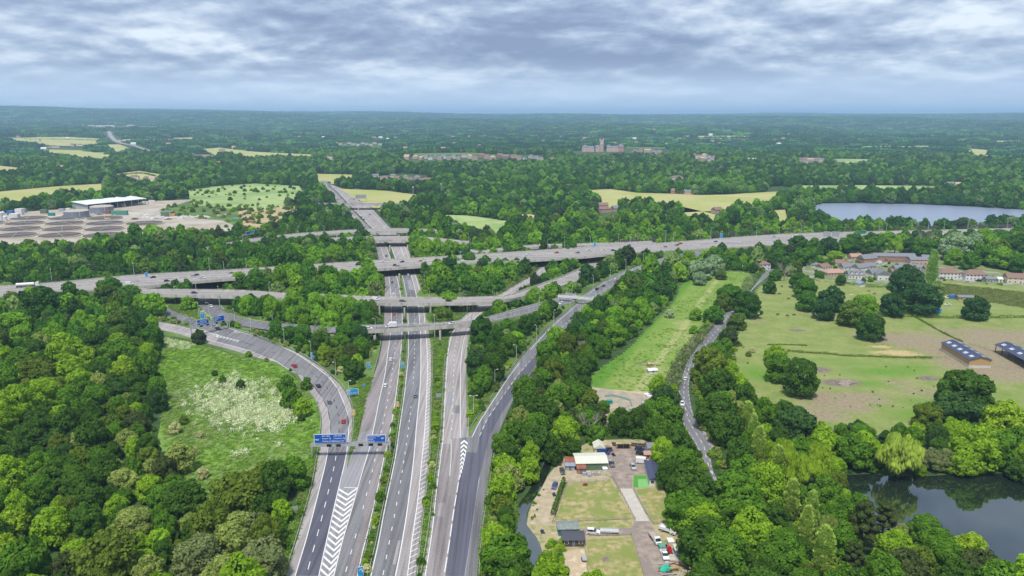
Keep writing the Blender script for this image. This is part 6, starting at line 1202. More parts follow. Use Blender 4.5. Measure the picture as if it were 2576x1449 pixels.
H('house', 'white house with dark roof and three dormers', 2149.5, 699, 13, 8, 3.4, 3.2, -.05, 'white', 'slate', False, 1, 5)
for k in range(3):
    pass
H('house', 'large white gabled house facing the pasture', 2218, 702, 11, 9, 4.8, 3.6, math.pi/2-.25, 'white', 'slate', False, 2, 3, ends=2)
H('house', 'long grey roofed side wing behind the white gabled house', 2200, 694, 13, 8, 3.2, 3.4, .3, 'white', 'slate', False, 1, 3)
H('summer_house', 'small pale summer house with blue grey roof', 2164, 720, 6, 5, 2.6, 2.0, math.pi/2+.2, 'white', 'blueg', False, 1, 2, 0, cat='shed')
H('apartment_block', 'long two storey brick and white flats with grey roof', 2246, 657, 37, 9, 5.4, 2.4, -.08, 'brick', 'slate', False, 2, 14, 0, cat='building')
H('house', 'grey gabled wing at the left end of the flats', 2180, 660, 16, 9, 4.4, 3.4, .35, 'brick', 'slate', False, 2, 4)
H('house', 'grey flat fronted house right of the flats', 2306, 664, 15, 9, 4.6, 2.2, -.1, 'pink', 'slate', False, 2, 4, 0)
H('house', 'white terrace house beside the red car', 2279, 680, 14, 8, 4.6, 1.6, -.1, 'white', 'slate', False, 2, 5, 0)
H('house', 'white terrace house next to the yellow shrub', 2319, 684, 12, 8, 4.6, 1.6, -.1, 'white', 'slate', False, 2, 4, 0)
H('house', 'small white house half hidden by the dark oak', 2250, 698, 9, 8, 4.6, 2.6, .2, 'white', 'brown', False, 2, 3)
H('house', 'white semi detached house with brown hipped roof, first of two', 2383, 699, 17, 9, 5.0, 3.6, -.1, 'white', 'brown', True, 2, 6)
H('house', 'white semi detached house with brown hipped roof, second of two', 2449, 703, 17, 9, 5.0, 3.6, -.1, 'white', 'brown', True, 2, 6)
H('house', 'cream house with brown roof at the right frame edge', 2554, 711, 16, 9, 4.6, 3.4, -.2, 'cream', 'brown', False, 2, 4)
H('shed', 'white shed between the semis and the cream house', 2512, 708, 4, 5, 2.4, 1.4, 0, 'white', 'white', False, 1, 1, 0, cat='shed')
H('house', 'white house with brown roof by the country road', 1917, 677, 11, 9, 5.2, 2.8, .2, 'white', 'brown', True, 2, 3)
H('shed', 'low white outbuilding at the top of the mown strip', 1862, 677, 10, 6, 2.5, 1.6, .1, 'white', 'pale', False, 1, 3, 0, cat='shed')
H('bungalow', 'small grey roofed bungalow beside the estate road', 2045, 671, 9, 7, 2.7, 2.4, .3, 'white', 'slate', True, 1, 3, 0)
H('house', 'orange roofed cottage behind the bungalow', 2150, 652, 11, 7, 3.0, 2.6, .1, 'pink', 'red', False, 1, 3)
H('cabin', 'tan timber cabin with grey roof behind the field oak', 2426, 754, 11, 6, 2.6, 1.0, -.1, 'wood', 'slate', False, 1, 3, 0, cat='cabin')
for (u, v, w_, d_, he, rh, rz, wl, rf, lb) in ((2130, 678, 12, 8, 3, 3, .2, 'white', 'slate', 'white bungalow behind the salmon roofed one'), (2115, 668, 11, 8, 3, 2.8, -.2, 'cream', 'brown', 'cream bungalow at the estate bend'), (2163, 684, 12, 8, 4.6, 3, .4, 'white', 'slate', 'white house behind the dormer house'), (2185, 676, 10, 7, 3, 2.8, .1, 'pink', 'slate', 'pink garage block by the car park'), (2340, 690, 11, 8, 4.8, 3, -.2, 'white', 'brown', 'white house left of the two semis'), (2416, 700, 8, 7, 2.8, 2.2, 0, 'white', 'slate', 'low white garage between the two semis'), (2488, 708, 8, 6, 2.6, 1.6, 0, 'grey', 'slate', 'grey garage right of the second semi'), (2262, 688, 12, 8, 4.8, 2.8, .1, 'white', 'slate', 'white end house below the terrace'), (2070, 678, 11, 8, 3, 2.6, .5, 'white', 'brown', 'white cottage at the estate entrance'), (2334, 660, 12, 8, 4.6, 2.6, -.2, 'pink', 'slate', 'pink house at the back of the estate')):
    H('house', lb, u, v, w_, d_, he, rh, rz, wl, rf, False, 2 if he > 4 else 1, 3)
# dormers on the white house
dh = [o for o in bpy.data.objects if o.get('label') == 'white house with dark roof and three dormers'][0]
for x in (-4, 0, 4):
    m = MB(); m.box((x, -2.6, 4.6), (1.8, 2.2, 1.6)); o = m.build('dormer', WALLS['white'], dh); r = MB(); r.face([(x-1.2, -4, 5.4), (x, -4, 6.3), (x, -1, 6.3), (x-1.2, -1, 5.4)]); r.face([(x, -4, 6.3), (x+1.2, -4, 5.4), (x+1.2, -1, 5.4), (x, -1, 6.3)]); r.build('dormer_roof', ROOFS['slate'], o)
# barns
def barn(label, A, B, width, he, rh, closed):
    d = (B-A); Ln = d.length; rz = math.atan2(d.y, d.x); e = empty('barn', A, rz, label, 'barn'); side = 1
    def box(m, x, y, z, sx, sy, sz): m.box((x, y, z), (sx, sy, sz))
    if closed:
        for nm, mat, z0, z1, th in (('concrete_wall', M('barn_concrete', (.62, .6, .55), (.54, .52, .47), .6, .85, coord='obj'), -.2, 1.5, .16), ('larch_cladding', PALEWOOD, 1.5, he, .1)):
            m = MB()
            for y in (0, width): box(m, Ln/2, y, (z0+z1)/2, Ln, th, z1-z0)
            for x in (0, Ln): box(m, x, width/2, (z0+z1)/2, th, width, z1-z0)
            if z1 == he:
                for x in (0, Ln): m.face([(x+(.05 if x else -.05), 0, he), (x+(.05 if x else -.05), width, he), (x+(.05 if x else -.05), width/2, he+rh*.93)])
            m.build(nm, mat, e)
        for k in range(int(Ln/.9)):      # vertical boards along the long front
            MBOARD.setdefault('m', MB().box((0, 0, 0), (.78, .05, he-1.55)).mesh('board', PALEWOOD)); mobj('board', MBOARD['m'], e, (k*.9+.5, -.08, (1.5+he)/2))
        for k in range(int(width/.9)): o = mobj('board', MBOARD['m'], e, (Ln+.08, k*.9+.5, (1.5+he)/2)); o.rotation_euler = (0, 0, math.pi/2)
    else:
        n = 7
        for k in range(n):
            for y in (.2, width-.2): MB().box((.2+(Ln-.4)*k/(n-1), y, he/2), (.3, .3, he)).build('post', DARKWOOD, e)
        MB().box((Ln/2, width, 1.2), (Ln, .15, 2.4)).build('rear_wall', WALLS['grey'], e)
    ov = .6; m = MB()
    P = [(-ov, -ov, he), (Ln+ov, -ov, he), (Ln+ov, width/2, he+rh), (-ov, width/2, he+rh), (-ov, width+ov, he), (Ln+ov, width+ov, he)]
    m.face([P[0], P[1], P[2], P[3]]); m.face([P[3], P[2], P[5], P[4]]); t = (0, 0, -.14)
    m.face([tuple(a+b for a, b in zip(q, t)) for q in (P[3], P[2], P[1], P[0])]); m.face([tuple(a+b for a, b in zip(q, t)) for q in (P[4], P[5], P[2], P[3])])
    for q in ((0, 1), (5, 4), (1, 2), (2, 5), (4, 3), (3, 0)): m.face([tuple(a+b for a, b in zip(P[q[0]], t)), tuple(a+b for a, b in zip(P[q[1]], t)), P[q[1]], P[q[0]]])
    ro = m.build('roof', ROOFS['navy'], e); SKY = M('skylight_sheet', (.62, .66, .7), (.55, .6, .64), 1, .3, coord='obj'); sl = math.atan2(rh, width/2+ov)
    for sd, yc in ((1, width*.22), (-1, width*.78)):
        for k in range(5):
            for dx in (0, 1.5):
                o = MB().box((0, 0, 0), (1.0, 2.0, .06)).build('skylight', SKY, ro); o.location = (Ln*(k+.45)/5+dx-.8, yc, he+rh*(1-abs(yc-width/2)/(width/2+ov))+.06); o.rotation_euler = (sl*sd, 0, 0)
    MB().tube((0, width/2, he+rh+.02), (Ln, width/2, he+rh+.02), .14, n=6).build('ridge_cap', ROOFS['navy'], ro)
    return e
MBOARD = {}
pA, pB, pC = U(2367, 881), U(2437, 925), U(2490.75, 926)
# long side A->B, width towards C
d = (pB-pA).normalized(); wv = pC-pB; width = abs(d.x*wv.y-d.y*wv.x); barn('timber clad barn with dark blue roof and pale plinth', pA, pB, min(13, max(9, width)), 4.6, 1.9, True)
qa = U(2502, 886); barn('open sided barn with dark blue roof at the right edge', qa, qa+d*((pB-pA).length*1.25), min(13, max(9, width)), 4.6, 1.9, False)
# yard buildings
H('workshop', 'green sheeted workshop with pale ribbed roof', 1484.7, 1170, 12, 8.5, 3.0, .9, .05, 'greenw', 'pale', False, 1, 2, 0, cat='workshop')
H('shed', 'cream gabled shed behind the blue van', 1506, 1134, 5, 4, 2.4, 1.5, math.pi/2, 'cream', 'pale', False, 1, 1, 0, cat='shed')
H('shed', 'brown roofed open shed next to the cream shed', 1525, 1132, 4, 4, 2.4, 1.0, math.pi/2, 'dark', 'tan', False, 1, 1, 0, cat='shed')
H('shed', 'narrow shed with rusty striped roof', 1434, 1169, 3.4, 4.2, 2.2, .5, 0, 'grey', 'rust', False, 1, 1, 0, cat='shed')
H('shed', 'blue grey lean-to below the rusty roofed shed', 1434, 1180, 3.4, 2.6, 2.1, .4, 0, 'grey', 'blueg', False, 1, 1, 0, cat='shed')
H('shed', 'dark red tank shed in front of the workshop', 1461, 1188, 2.8, 3.2, 2.5, .3, 0, 'brick', 'rust', False, 1, 1, 0, cat='shed')
H('cabin', 'small white cabin with grey roof near the gate', 1640, 1136, 4.6, 5, 2.8, 1.2, .05, 'white', 'slate', False, 1, 2, 0, cat='cabin')
H('shed', 'orange tiled shed below the white cabin', 1637, 1152, 5.5, 3, 2.2, .9, 0, 'brick', 'red', False, 1, 2, 0, cat='shed')
H('shed', 'teal painted shed with flat greyish roof', 1428, 1338, 6.6, 4.6, 2.5, .4, .05, 'teal', 'green', False, 1, 2, 0, cat='shed')
H('stable', 'dark roofed timber stable below the teal shed', 1441, 1364, 6.8, 5, 2.4, .7, .02, 'dark', 'felt', False, 1, 3, 0, cat='stable')
H('shed', 'weathered grey garden hut at the field edge', 1710.5, 1392, 3.6, 3, 2.2, .5, .05, 'grey', 'pale', False, 1, 1, 0, cat='shed')
f = U(1648, 1222); bk = U(1634, 1172); dv = bk-f; Lh = min(14, dv.length)
mh = house('caravan_home', 'white static caravan home with dark blue roof', 0, 0, Lh, 4.2, 2.6, .8, math.atan2(dv.y, dv.x), 'white', 'navy', False, 1, 5, 0, cat='caravan home', pos=f+dv.normalized()*Lh/2, ends=2)
# ---- white stalls on the mown strip
H('animal_shelter', 'white corrugated field shelter on the mown strip', 1640, 938, 4.6, 3.6, 2.0, .5, .2, 'white', 'white', False, 1, 1, 0, door=False, cat='shelter')
H('animal_shelter', 'small tan box shelter behind the white one', 1636, 921, 2.6, 2.4, 1.6, .4, .1, 'wood', 'tan', False, 1, 1, 0, door=False, cat='shelter')
for (u, v, w_, d_, rz, lb) in ((1606, 914, 5.0, 1.5, .6, 'long grey pallet frame left of the field shelters'), (1619, 918, 4.2, 2.4, -.2, 'grey slatted pallet frame beside the field shelters')):
    e = empty('pallet_frame', U(u, v), rz, lb, 'pallet')
    for k in range(7): MB().box((-w_/2+w_*k/6, 0, .35), (.14, d_, .1)).build('slat', FENCEW, e)
    for y in (-d_/2, d_/2): MB().box((0, y, .2), (w_, .12, .25)).build('bearer', FENCEW, e)
# ================================================================== treatment works
def tank(u, v, dia, hh, label, mat, lid):
    p = U(u, v); e = empty('storage_tank', p, 0, label, 'tank'); MB().tube((0, 0, 0), (0, 0, hh), dia/2, n=32).build('shell', mat, e); MB().tube((0, 0, hh), (0, 0, hh+.8), dia/2+.1, dia*.42, 32).build('lid', lid, e)
    m = MB(); m.box((dia*.35, -dia*.36, hh/2), (.9, .9, hh)); m.build('stair', GALV, e)
TANKM = M('tank_steel', (.20, .22, .26), (.26, .28, .32), .2, .6, coord='obj'); LID = M('tank_lid', (.45, .4, .32), (.38, .34, .28), .2, .8, coord='obj')
tank(194, 547, 30, 9, 'squat grey storage tank at the treatment works, front one', TANKM, LID); tank(257, 535, 30, 9, 'grey storage tank behind the front one', TANKM, LID); tank(422, 543, 17, 6, 'small black green tank among pale heaps', WALLS['greenw'], WALLS['greenw'])
BED = M('filter_media', (.085, .07, .06), (.12, .10, .085), .15, .95, coord='obj', detail=8); KERB = M('filter_kerb', (.55, .49, .41), (.48, .43, .36), .3, .85, coord='obj')
def ring(r0, r1, z0, z1, n=40):
    m = MB()
    for k in range(n):
        a, b = 2*math.pi*k/n, 2*math.pi*(k+1)/n; P = lambda r, t, z: (r*math.cos(t), r*math.sin(t), z)
        m.face([P(r0, a, z1), P(r1, a, z1), P(r1, b, z1), P(r0, b, z1)]); m.face([P(r1, a, z0), P(r1, b, z0), P(r1, b, z1), P(r1, a, z1)]); m.face([P(r0, b, z0), P(r0, a, z0), P(r0, a, z1), P(r0, b, z1)])
    return m
RINGM = ring(21.5, 22.6, 0, 1.2).mesh('kerb_wall', KERB); BEDM = MB().tube((0, 0, 0), (0, 0, .9), 21.6, n=40).mesh('filter_bed', BED)
def arm_mesh():
    m = MB(); m.box((0, 0, 1.55), (42, .4, .35)); m.box((0, 0, 1.55), (.4, 42, .35)); m.tube((0, 0, 1), (0, 0, 3.2), .5, n=8); return m.mesh('sprinkler_arm', GALV)
ARMM = arm_mesh(); c0 = U(60, 583); nbed = 0
for j in range(6):
    for i in range(12):
        q = Vector((c0.x-90+i*50+(j % 2)*25, c0.y-30+j*47, .1)); u, v, _ = proj(q)
        if not (-70 < u < 368-(max(0, 560-v))*2.2 and 548 < v < 604): continue
        nbed += 1; e = empty('filter_bed', q, rnd.uniform(0, 3), f'dark circular filter bed in the {("front", "second", "third", "fourth", "fifth", "sixth")[j]} row of the treatment works', 'filter bed', 'circular filter beds of the treatment works')
        mobj('kerb_wall', RINGM, e); mobj('filter_media', BEDM, e); mobj('sprinkler_arm', ARMM, e)
a, b_ = U(222, 531), U(366, 515); dv = b_-a
e = empty('open_shed', a, math.atan2(dv.y, dv.x), 'long white roofed open shed at the treatment works', 'shed'); Ln = dv.length; wd = 38
m = MB(); m.face([(-2, -2, 9.5), (Ln+2, -2, 9.5), (Ln+2, wd, 11.5), (-2, wd, 11.5)]); m.face([(-2, -2, 9.1), (-2, wd, 11.1), (Ln+2, wd, 11.1), (Ln+2, -2, 9.1)]); m.face([(-2, -2, 9.1), (Ln+2, -2, 9.1), (Ln+2, -2, 9.5), (-2, -2, 9.5)]); m.face([(-2, wd, 11.1), (-2, -2, 9.1), (-2, -2, 9.5), (-2, wd, 11.5)]); m.build('roof', ROOFS['white'], e)
for k in range(9):
    for y in (0, wd-1): MB().box((Ln*k/8, y, 4.6), (.8, .8, 9.2)).build('column', WALLS['grey'], e)
MB().box((Ln/2, wd-.5, 4.5), (Ln, .3, 9)).build('rear_wall', WALLS['grey'], e); MB().box((0, wd/2, 4.5), (.3, wd, 9)).build('end_wall', WALLS['grey'], e)
# huts, containers and silos around the works
def container(u, v, l, w_, hh, mat, label, rz, group=None):
    p = U(u, v); e = empty('container', p, rz, label, 'container', group); MB().box((0, 0, hh/2+.1), (l, w_, hh)).build('body', mat, e)
    RM = MB().box((0, 0, 0), (.12, .08, hh-.3)).mesh('rib', mat)
    for k in range(int(l/1.2)): mobj('rib', RM, e, (-l/2+.6+k*1.2, -w_/2-.03, hh/2+.1))
    for s in (-1, 1): MB().box((l/2+.03, s*w_*.24, hh/2+.1), (.08, w_*.44, hh-.25)).build('door', mat, e)
GRN = M('container_green', (.10, .26, .19), (.13, .3, .22), .5, .6, coord='obj'); ORG = M('container_orange', (.6, .28, .05), (.65, .32, .07), .5, .6, coord='obj'); BLU = M('container_blue', (.05, .16, .38), (.06, .19, .43), .5, .6, coord='obj'); WHT = WALLS['white']
for (u, v, l, w_, h_, mt, lb, rz) in ((302, 541, 20, 6, 6, GRN, 'long green container beside the storage tanks', .1), (272, 538, 6, 4, 4, RUST, 'small red brown container by the tanks', 0), (196, 527, 10, 5, 5, GRN, 'green container under the shed end', .1), (434, 544, 8, 4, 3.5, ORG, 'orange container among the pale heaps', 0), (451, 543, 6, 4, 3, GRN, 'green yellow container right of the orange one', .1), (28, 541, 8, 5, 6, BLU, 'blue container at the left edge of the works', 0), (112, 537, 9, 5, 6, WALLS['greenw'], 'dark green control hut behind the lone works tree', 0), (130, 543, 8, 4, 4, WALLS['teal'], 'teal cabin beside the control hut', 0), (156, 532, 7, 4, 4, WALLS['grey'], 'grey cabin near the shed', 0), (172, 531, 6, 4, 4, WHT, 'white cabin near the shed', 0), (50, 540, 9, 6, 8, WHT, 'white plant building at the left of the works', 0), (38, 549, 11, 6, 6, WHT, 'second white plant building beside pipework', 0), (60, 535, 6, 5, 6, WALLS['grey'], 'grey plant building behind the white ones', 0), (300, 515, 10, 4, 3, WHT, 'white lorry trailer in front of the open shed', .3), (312, 519, 5, 3, 3, WHT, 'white van body parked at the open shed', .2), (365, 512, 9, 4, 3, WHT, 'white trailer at the open shed end', .2), (382, 509, 9, 4, 3, WHT, 'second white trailer beyond the shed', .3), (598, 556, 12, 6, 3.5, GRN, 'green roofed hut by the substation', .1), (632, 560, 8, 5, 3, WALLS['brick'], 'small brick hut at the substation', 0)):
    container(u, v, l, w_, h_, mt, lb, rz)
for k, (u, v) in enumerate(((4, 556), (9, 551), (14, 558))):
    e = empty('silo', U(u, v), 0, ('tall', 'middle', 'front')[k]+' white silo at the left edge of the works', 'silo'); MB().tube((0, 0, 0), (0, 0, 11-k*2), 2.4, n=14).build('shell', WHT, e); MB().tube((0, 0, 11-k*2), (0, 0, 12.2-k*2), 2.4, .3, 14).build('cap', WHT, e)
for k in range(14):
    u = 350+k*8.4+rnd.uniform(-1, 1); v = 487+k*.75+rnd.uniform(-1, 2.5)
    p = U(u, v); e = empty('parked_trailer', p, .3+rnd.uniform(-.3, .3), 'white trailer in the row parked beyond the works', 'trailer', 'white trailers parked in a row beyond the works'); MB().box((0, 0, 1.9), (9, 3, 3), top=(.97, .9)).build('body', WHT, e); MB().box((0, 0, .4), (6, 2.4, .7)).build('running_gear', BLACKM, e)
HEAP = M('pale_rubble', (.52, .52, .5), (.42, .42, .41), .3, .9, coord='obj', detail=8)
def heap(u, v, r, hh, mat, label, cat='heap', group=None, name='rubble_heap', seed=0):
    q = random.Random(seed+int(u*7+v)); bm = bmesh.new(); bmesh.ops.create_icosphere(bm, subdivisions=3, radius=1.0)
    for vt in bm.verts:
        n = 1+.28*math.sin(vt.co.x*5+q.random()*.5)*math.cos(vt.co.y*6+seed)+q.uniform(-.09, .09); vt.co = Vector((vt.co.x*r*n, vt.co.y*r*n*.8, max(-.05, vt.co.z*hh*n)))
    me = bpy.data.meshes.new(name); bm.to_mesh(me); bm.free(); me.materials.append(mat); return tag(mobj(name, me, None, U(u, v)), label, cat, group)
for k in range(26):
    heap(40+k*21+rnd.uniform(-8, 8), 543+rnd.uniform(-5, 9), rnd.uniform(2, 5), rnd.uniform(.8, 2), (LID, HEAP, DARKWOOD, STRAW)[k % 4], 'low heap of stored material in the works yard', group='heaps of stored material in the works yard', seed=k+40)
for k in range(16):
    heap(355+k*11+rnd.uniform(-5, 5), 545+rnd.uniform(-3, 6), rnd.uniform(3.5, 7), rnd.uniform(1.2, 2.6), HEAP, 'pale rubble heap in the works yard', group='pale rubble heaps in the works yard', seed=k)
# ================================================================== sanatorium and far villages
FAR_W = dict(white=WALLS['white'], pink=WALLS['pink'], brick=WALLS['brick'])
def sanatorium():
    c = U(1519, 384)+Vector((0, 0, 6)); e = empty('sanatorium', c, 0, 'long pink brick sanatorium with a tall pinnacled tower on the wooded slope', 'building'); s = 2600/1850*1.0
    def blk(nm, u, w_, d, hh, rh, roof='slate', wall='pink', y=0):
        x = (u-1519)*s; m = MB(); m.box((x, y, hh/2-2), (w_, d, hh+4)); [m.face([(x+q*w_/2, y-q*d/2, hh), (x+q*w_/2, y+q*d/2, hh), (x+q*w_/2, y, hh+rh)]) for q in (-1, 1)]; o = m.build(nm, WALLS[wall], e)
        r = MB(); roof_mesh(r, w_, d, 0, rh, False); r.build('roof', ROOFS[roof], o, (x, y, hh)); n = max(2, int(w_/5))
        for fl in range(2):
            for k in range(n): q = mobj('window', WINM, o, (x-w_/2+(k+.5)*w_/n, y-d/2-.05, 3+fl*4.5)); q.scale = (1.3, 1, 1.9)
        for k in range(max(1, int(w_/14))): MB().box((x-w_/2+(k+.5)*w_/max(1, int(w_/14)), y, hh+rh+1), (1.2, 1.2, 3)).build('chimney', WALLS['pink'], o)
    blk('wing', 1478, 44, 13, 11, 6); blk('wing', 1548, 60, 13, 12, 6); blk('pavilion', 1470, 12, 18, 14, 7, y=-4); blk('pavilion', 1502, 14, 18, 14, 7, y=-3); blk('pavilion', 1562, 15, 18, 16, 8, wall='brick', y=-4); blk('pavilion', 1530, 12, 16, 14, 7, y=-3)
    x = (1513-1519)*s; m = MB(); m.box((x, 4, 17), (13, 13, 42)); t = m.build('tower', WALLS['pink'], e)
    MB().box((x, 4, 36.5), (14, 14, 1.6)).build('cornice', WALLS['white'], t)
    for a in (-1, 1):
        for b in (-1, 1): q = MB(); q.box((x+a*6, 4+b*6, 40), (2.2, 2.2, 7)); q.box((x+a*6, 4+b*6, 45), (2.2, 2.2, 3), top=(.05, .05)); q.build('pinnacle', WALLS['pink'], t)
    for k in (-1, 1): q = mobj('window', WINM, t, (x+k*2.6, 4-6.6, 29)); q.scale = (1.5, 1, 7)
    MB().tube((x, 4, 38), (x, 4, 50), .5, .1, 6).build('spirelet', WALLS['pink'], t)
sanatorium()
def far_house(u, v, w_, d, he, rh, rz, wall, roof, label, group):
    roof = rnd.choice((roof, roof, 'brown', 'slate', 'tan')); wall = rnd.choice((wall, wall, 'white', 'cream', 'pink'))
    house('house', label, u, v, w_, d, he, rh, rz, wall, roof, rnd.random() < .3, 1 if he < 4 else 2, 3, 1 if rnd.random() < .5 else 0, False, 'house', group)
VILL = [('brick terrace on the slope left of the sanatorium', 'terraces left of the sanatorium', [(1292+i*14, 398+(i % 3)*4) for i in range(6)], (16, 9, 8, 4), 'pink', 'slate'),
 ('tall block right of the sanatorium', 'blocks right of the sanatorium', [(1596, 384), (1612, 382), (1628, 383), (1645, 384), (1660, 385), (1600, 389), (1650, 389)], (20, 11, 8, 4), 'pink', 'slate'),
 ('terrace in the village left of the sanatorium', 'village left of the sanatorium', [(1046+i*12, 399+(i % 2)*3) for i in range(10)], (16, 10, 7, 4.5), 'pink', 'slate'),
 ('gabled house at the left end of the village', 'village left of the sanatorium', [(1026, 402)], (18, 14, 9, 7), 'white', 'tan'),
 ('terrace at the right end of the village', 'village left of the sanatorium', [(1166+i*15, 396+(i % 3)*3) for i in range(8)], (17, 10, 8, 5), 'brick', 'brown'),
 ('small cottage in the far hamlet up the slope', 'far hamlet up the slope', [(845+i*11, 362+(i % 3)*3) for i in range(11)], (16, 9, 5, 4), 'white', 'red'),
 ('house in the hamlet right of the distant main road', 'hamlet right of the main road', [(930, 448), (945, 446), (965, 452), (988, 446), (1000, 452), (1010, 458), (1020, 449), (1035, 454), (1048, 450), (1060, 458), (1075, 456), (1090, 454)], (13, 9, 4, 3.6), 'white', 'brown'),
 ('villa among trees beyond the motorway', 'villas beyond the motorway', [(1515, 524), (1520, 534), (1548, 532), (1802, 536), (1870, 545), (1925, 548), (1330, 556), (1300, 554), (1210, 468), (1150, 462), (1280, 475)], (14, 10, 5, 3.6), 'pink', 'brown'),
 ('villa high among the trees', 'villas high among the trees', [(1768, 370), (1840, 358), (1942, 352), (1700, 455), (2100, 445), (820, 470)], (22, 12, 8, 3), 'white', 'white'),
 ('block of the far estate right of the sanatorium', 'far estate right of the sanatorium', [(1745, 396), (1758, 399), (1770, 396), (1783, 400), (1795, 402), (1765, 406), (1785, 407)], (15, 10, 9, 4), 'pink', 'tan'),
 ('terrace beyond the lake', 'terraces beyond the lake', [(2010, 405), (2025, 404), (2040, 406), (2055, 405), (2068, 407), (2020, 411)], (22, 10, 6, 4), 'pink', 'brown'),
 ('small building of the far town right of the lake', 'far town right of the lake', [(2400, 458), (2420, 462), (2370, 464), (2440, 462), (2460, 464), (2480, 460), (2500, 463), (2520, 456), (2540, 460), (2390, 469), (2415, 470), (2455, 470), (2490, 470), (2560, 464)], (15, 10, 6, 3), 'pink', 'slate'),
 ('low farm building on the far left hillside', 'farm on the far left hillside', [(128, 371), (142, 372), (182, 366), (200, 367), (10, 372), (25, 374)], (24, 12, 6, 3), 'pink', 'brown'),
 ('long depot on the far left skyline', 'depots on the far left skyline', [(115, 324), (185, 318), (205, 318), (232, 319), (255, 320), (275, 321), (330, 320)], (70, 30, 14, 2), 'white', 'white'),
 ('farmhouse beside the oval field', 'farm beside the oval field', [(340, 452), (368, 455), (384, 456)], (16, 9, 6, 4), 'white', 'brown'),
 ('low roof showing beyond the wood left of the main road', 'roofs beyond the wood', [(500, 394), (520, 393), (540, 394), (440, 366), (460, 367)], (26, 14, 4, 2), 'white', 'white'),
 ('lodge on the edge of the park field', 'park lodge', [(1733, 489), (1703, 487)], (18, 12, 5, 4), 'brick', 'brown')]
for lb, gp, spots, (w_, d_, he, rh), wl, rf in VILL:
    for (u, v) in spots: far_house(u+rnd.uniform(-2, 2), v, w_*rnd.uniform(.8, 1.2), d_, he, rh, rnd.uniform(-.5, .5), wl, rf, lb, gp)
for i in range(70):
    D = rnd.uniform(2000, 5200); az = rnd.uniform(-.6, .6); x, y = D*math.sin(az), D*math.cos(az)
    wl = rnd.choice(('white', 'white', 'pink', 'cream')); rf = rnd.choice(('red', 'brown', 'slate', 'white')); zn = 'far left' if az < -.35 else 'left of the far main road' if az < -.15 else 'left of the sanatorium' if az < .08 else 'right of the sanatorium' if az < .32 else 'beyond the far lake'
    house('house', f'tiny {wl} walled house with {rf} roof in the woods {zn}', 0, 0, rnd.uniform(12, 22), 10, rnd.uniform(4, 8), 4, rnd.uniform(-.6, .6), wl, rf, False, 1, 2, 0, False, 'house', 'houses scattered among the far woods', pos=Vector((x, y, float(hgt(x, y))+7)))
# masts
for (u, v, hh, lb) in ((1586-546, 512, 26, 'lattice radio mast right of the far overbridge'), (1110, 498, 24, 'second slim radio mast above the woods')):
    e = empty('radio_mast', U(u, v), 0, lb, 'mast')
    m = MB()
    for k in range(3): a = k*2.1; m.tube((math.cos(a)*1.2, math.sin(a)*1.2, 0), (math.cos(a)*.4, math.sin(a)*.4, hh), .14, n=4)
    for k in range(10): m.tube((1.1*(1-k/14), 0, hh*k/10), (-.5*(1-k/14), .9*(1-k/14), hh*(k+1)/10), .07, n=3)
    m.build('lattice', GALV, e); m = MB(); [m.box((math.cos(a)*1.1, math.sin(a)*1.1, hh-1), (.5, .5, 2.4)) for a in (0, 2.1, 4.2)]; m.build('antenna_panels', WHITE, e)
e = empty('radio_mast', U(480, 286), 0, 'tiny transmitter mast on the left skyline', 'mast'); MB().tube((0, 0, 0), (0, 0, 110), 3, 1.2, 5).build('lattice', GREYM, e)
# ================================================================== yard things
def B2(x, y, z=0): return U(1288+x/3, 966+y/3, z)
YV = """690 525 van b 1.2 blue van parked behind the workshop|380 668 car d .1 dark green car on the stony bank|322 778 car b -.25 blue car by the conifer hedge|750 610 pickup g .12 dark grey pickup beside the workshop|912 634 car s .1 silver car alone on the gravel yard|966 502 car n 1.2 navy car first of two by the gate|974 532 car k 1.35 black car second of two by the gate|985 596 van w 1.45 white van beside the caravan home|612 1128 suv w 1.45 white four wheel drive hitched to the flat trailer|1150 1302 pickup w .05 white pickup on the concrete pad"""
for row in YV.split('|'):
    q = row.split(' '); p = B2(float(q[0]), float(q[1])); vehicle(0, 0, 0, q[2], q[3], 0, ' '.join(q[5:]), rz=float(q[4])+math.pi, pos=p, group='vehicles parked in the yard')
for (u, v, k, c, rz, lb) in ((2216, 666, 'car', 'w', .6, 'white car first in the estate car park'), (2227, 672, 'car', 'k', .5, 'black car in the estate car park'), (2246, 673, 'car', 's', .4, 'silver car in the estate car park'), (2239, 684, 'car', 'k', .6, 'dark car beside the terrace'), (2274, 667, 'car', 'r', 1.5, 'red car outside the flats'), (2368, 702, 'car', 'g', 1.5, 'grey car before the first semi'), (2431, 711, 'car', 's', 1.5, 'silver car before the second semi'), (2461, 708, 'suv', 'k', 1.5, 'black car at the second semi'), (2384, 768, 'car', 'w', 1.2, 'white car on the track by the field oak'), (2210, 662, 'van', 'w', .8, 'white van in the estate car park'), (2386, 750, 'pickup', 'w', 1.5, 'white pickup by the blue container')):
    vehicle(u, v, 0, k, c, 0, lb, rz=rz, group='cars parked around the estate', far=True)
container(2399, 751, 7, 2.6, 2.6, BLU, 'dark blue container beside the timber cabin', -.1)
container(2356, 786, 5, 3, 2.8, M('bright_blue', (.05, .25, .6), (.06, .28, .65), 1, .6, coord='obj'), 'bright blue tarpaulin shed under the dark oaks', .3)
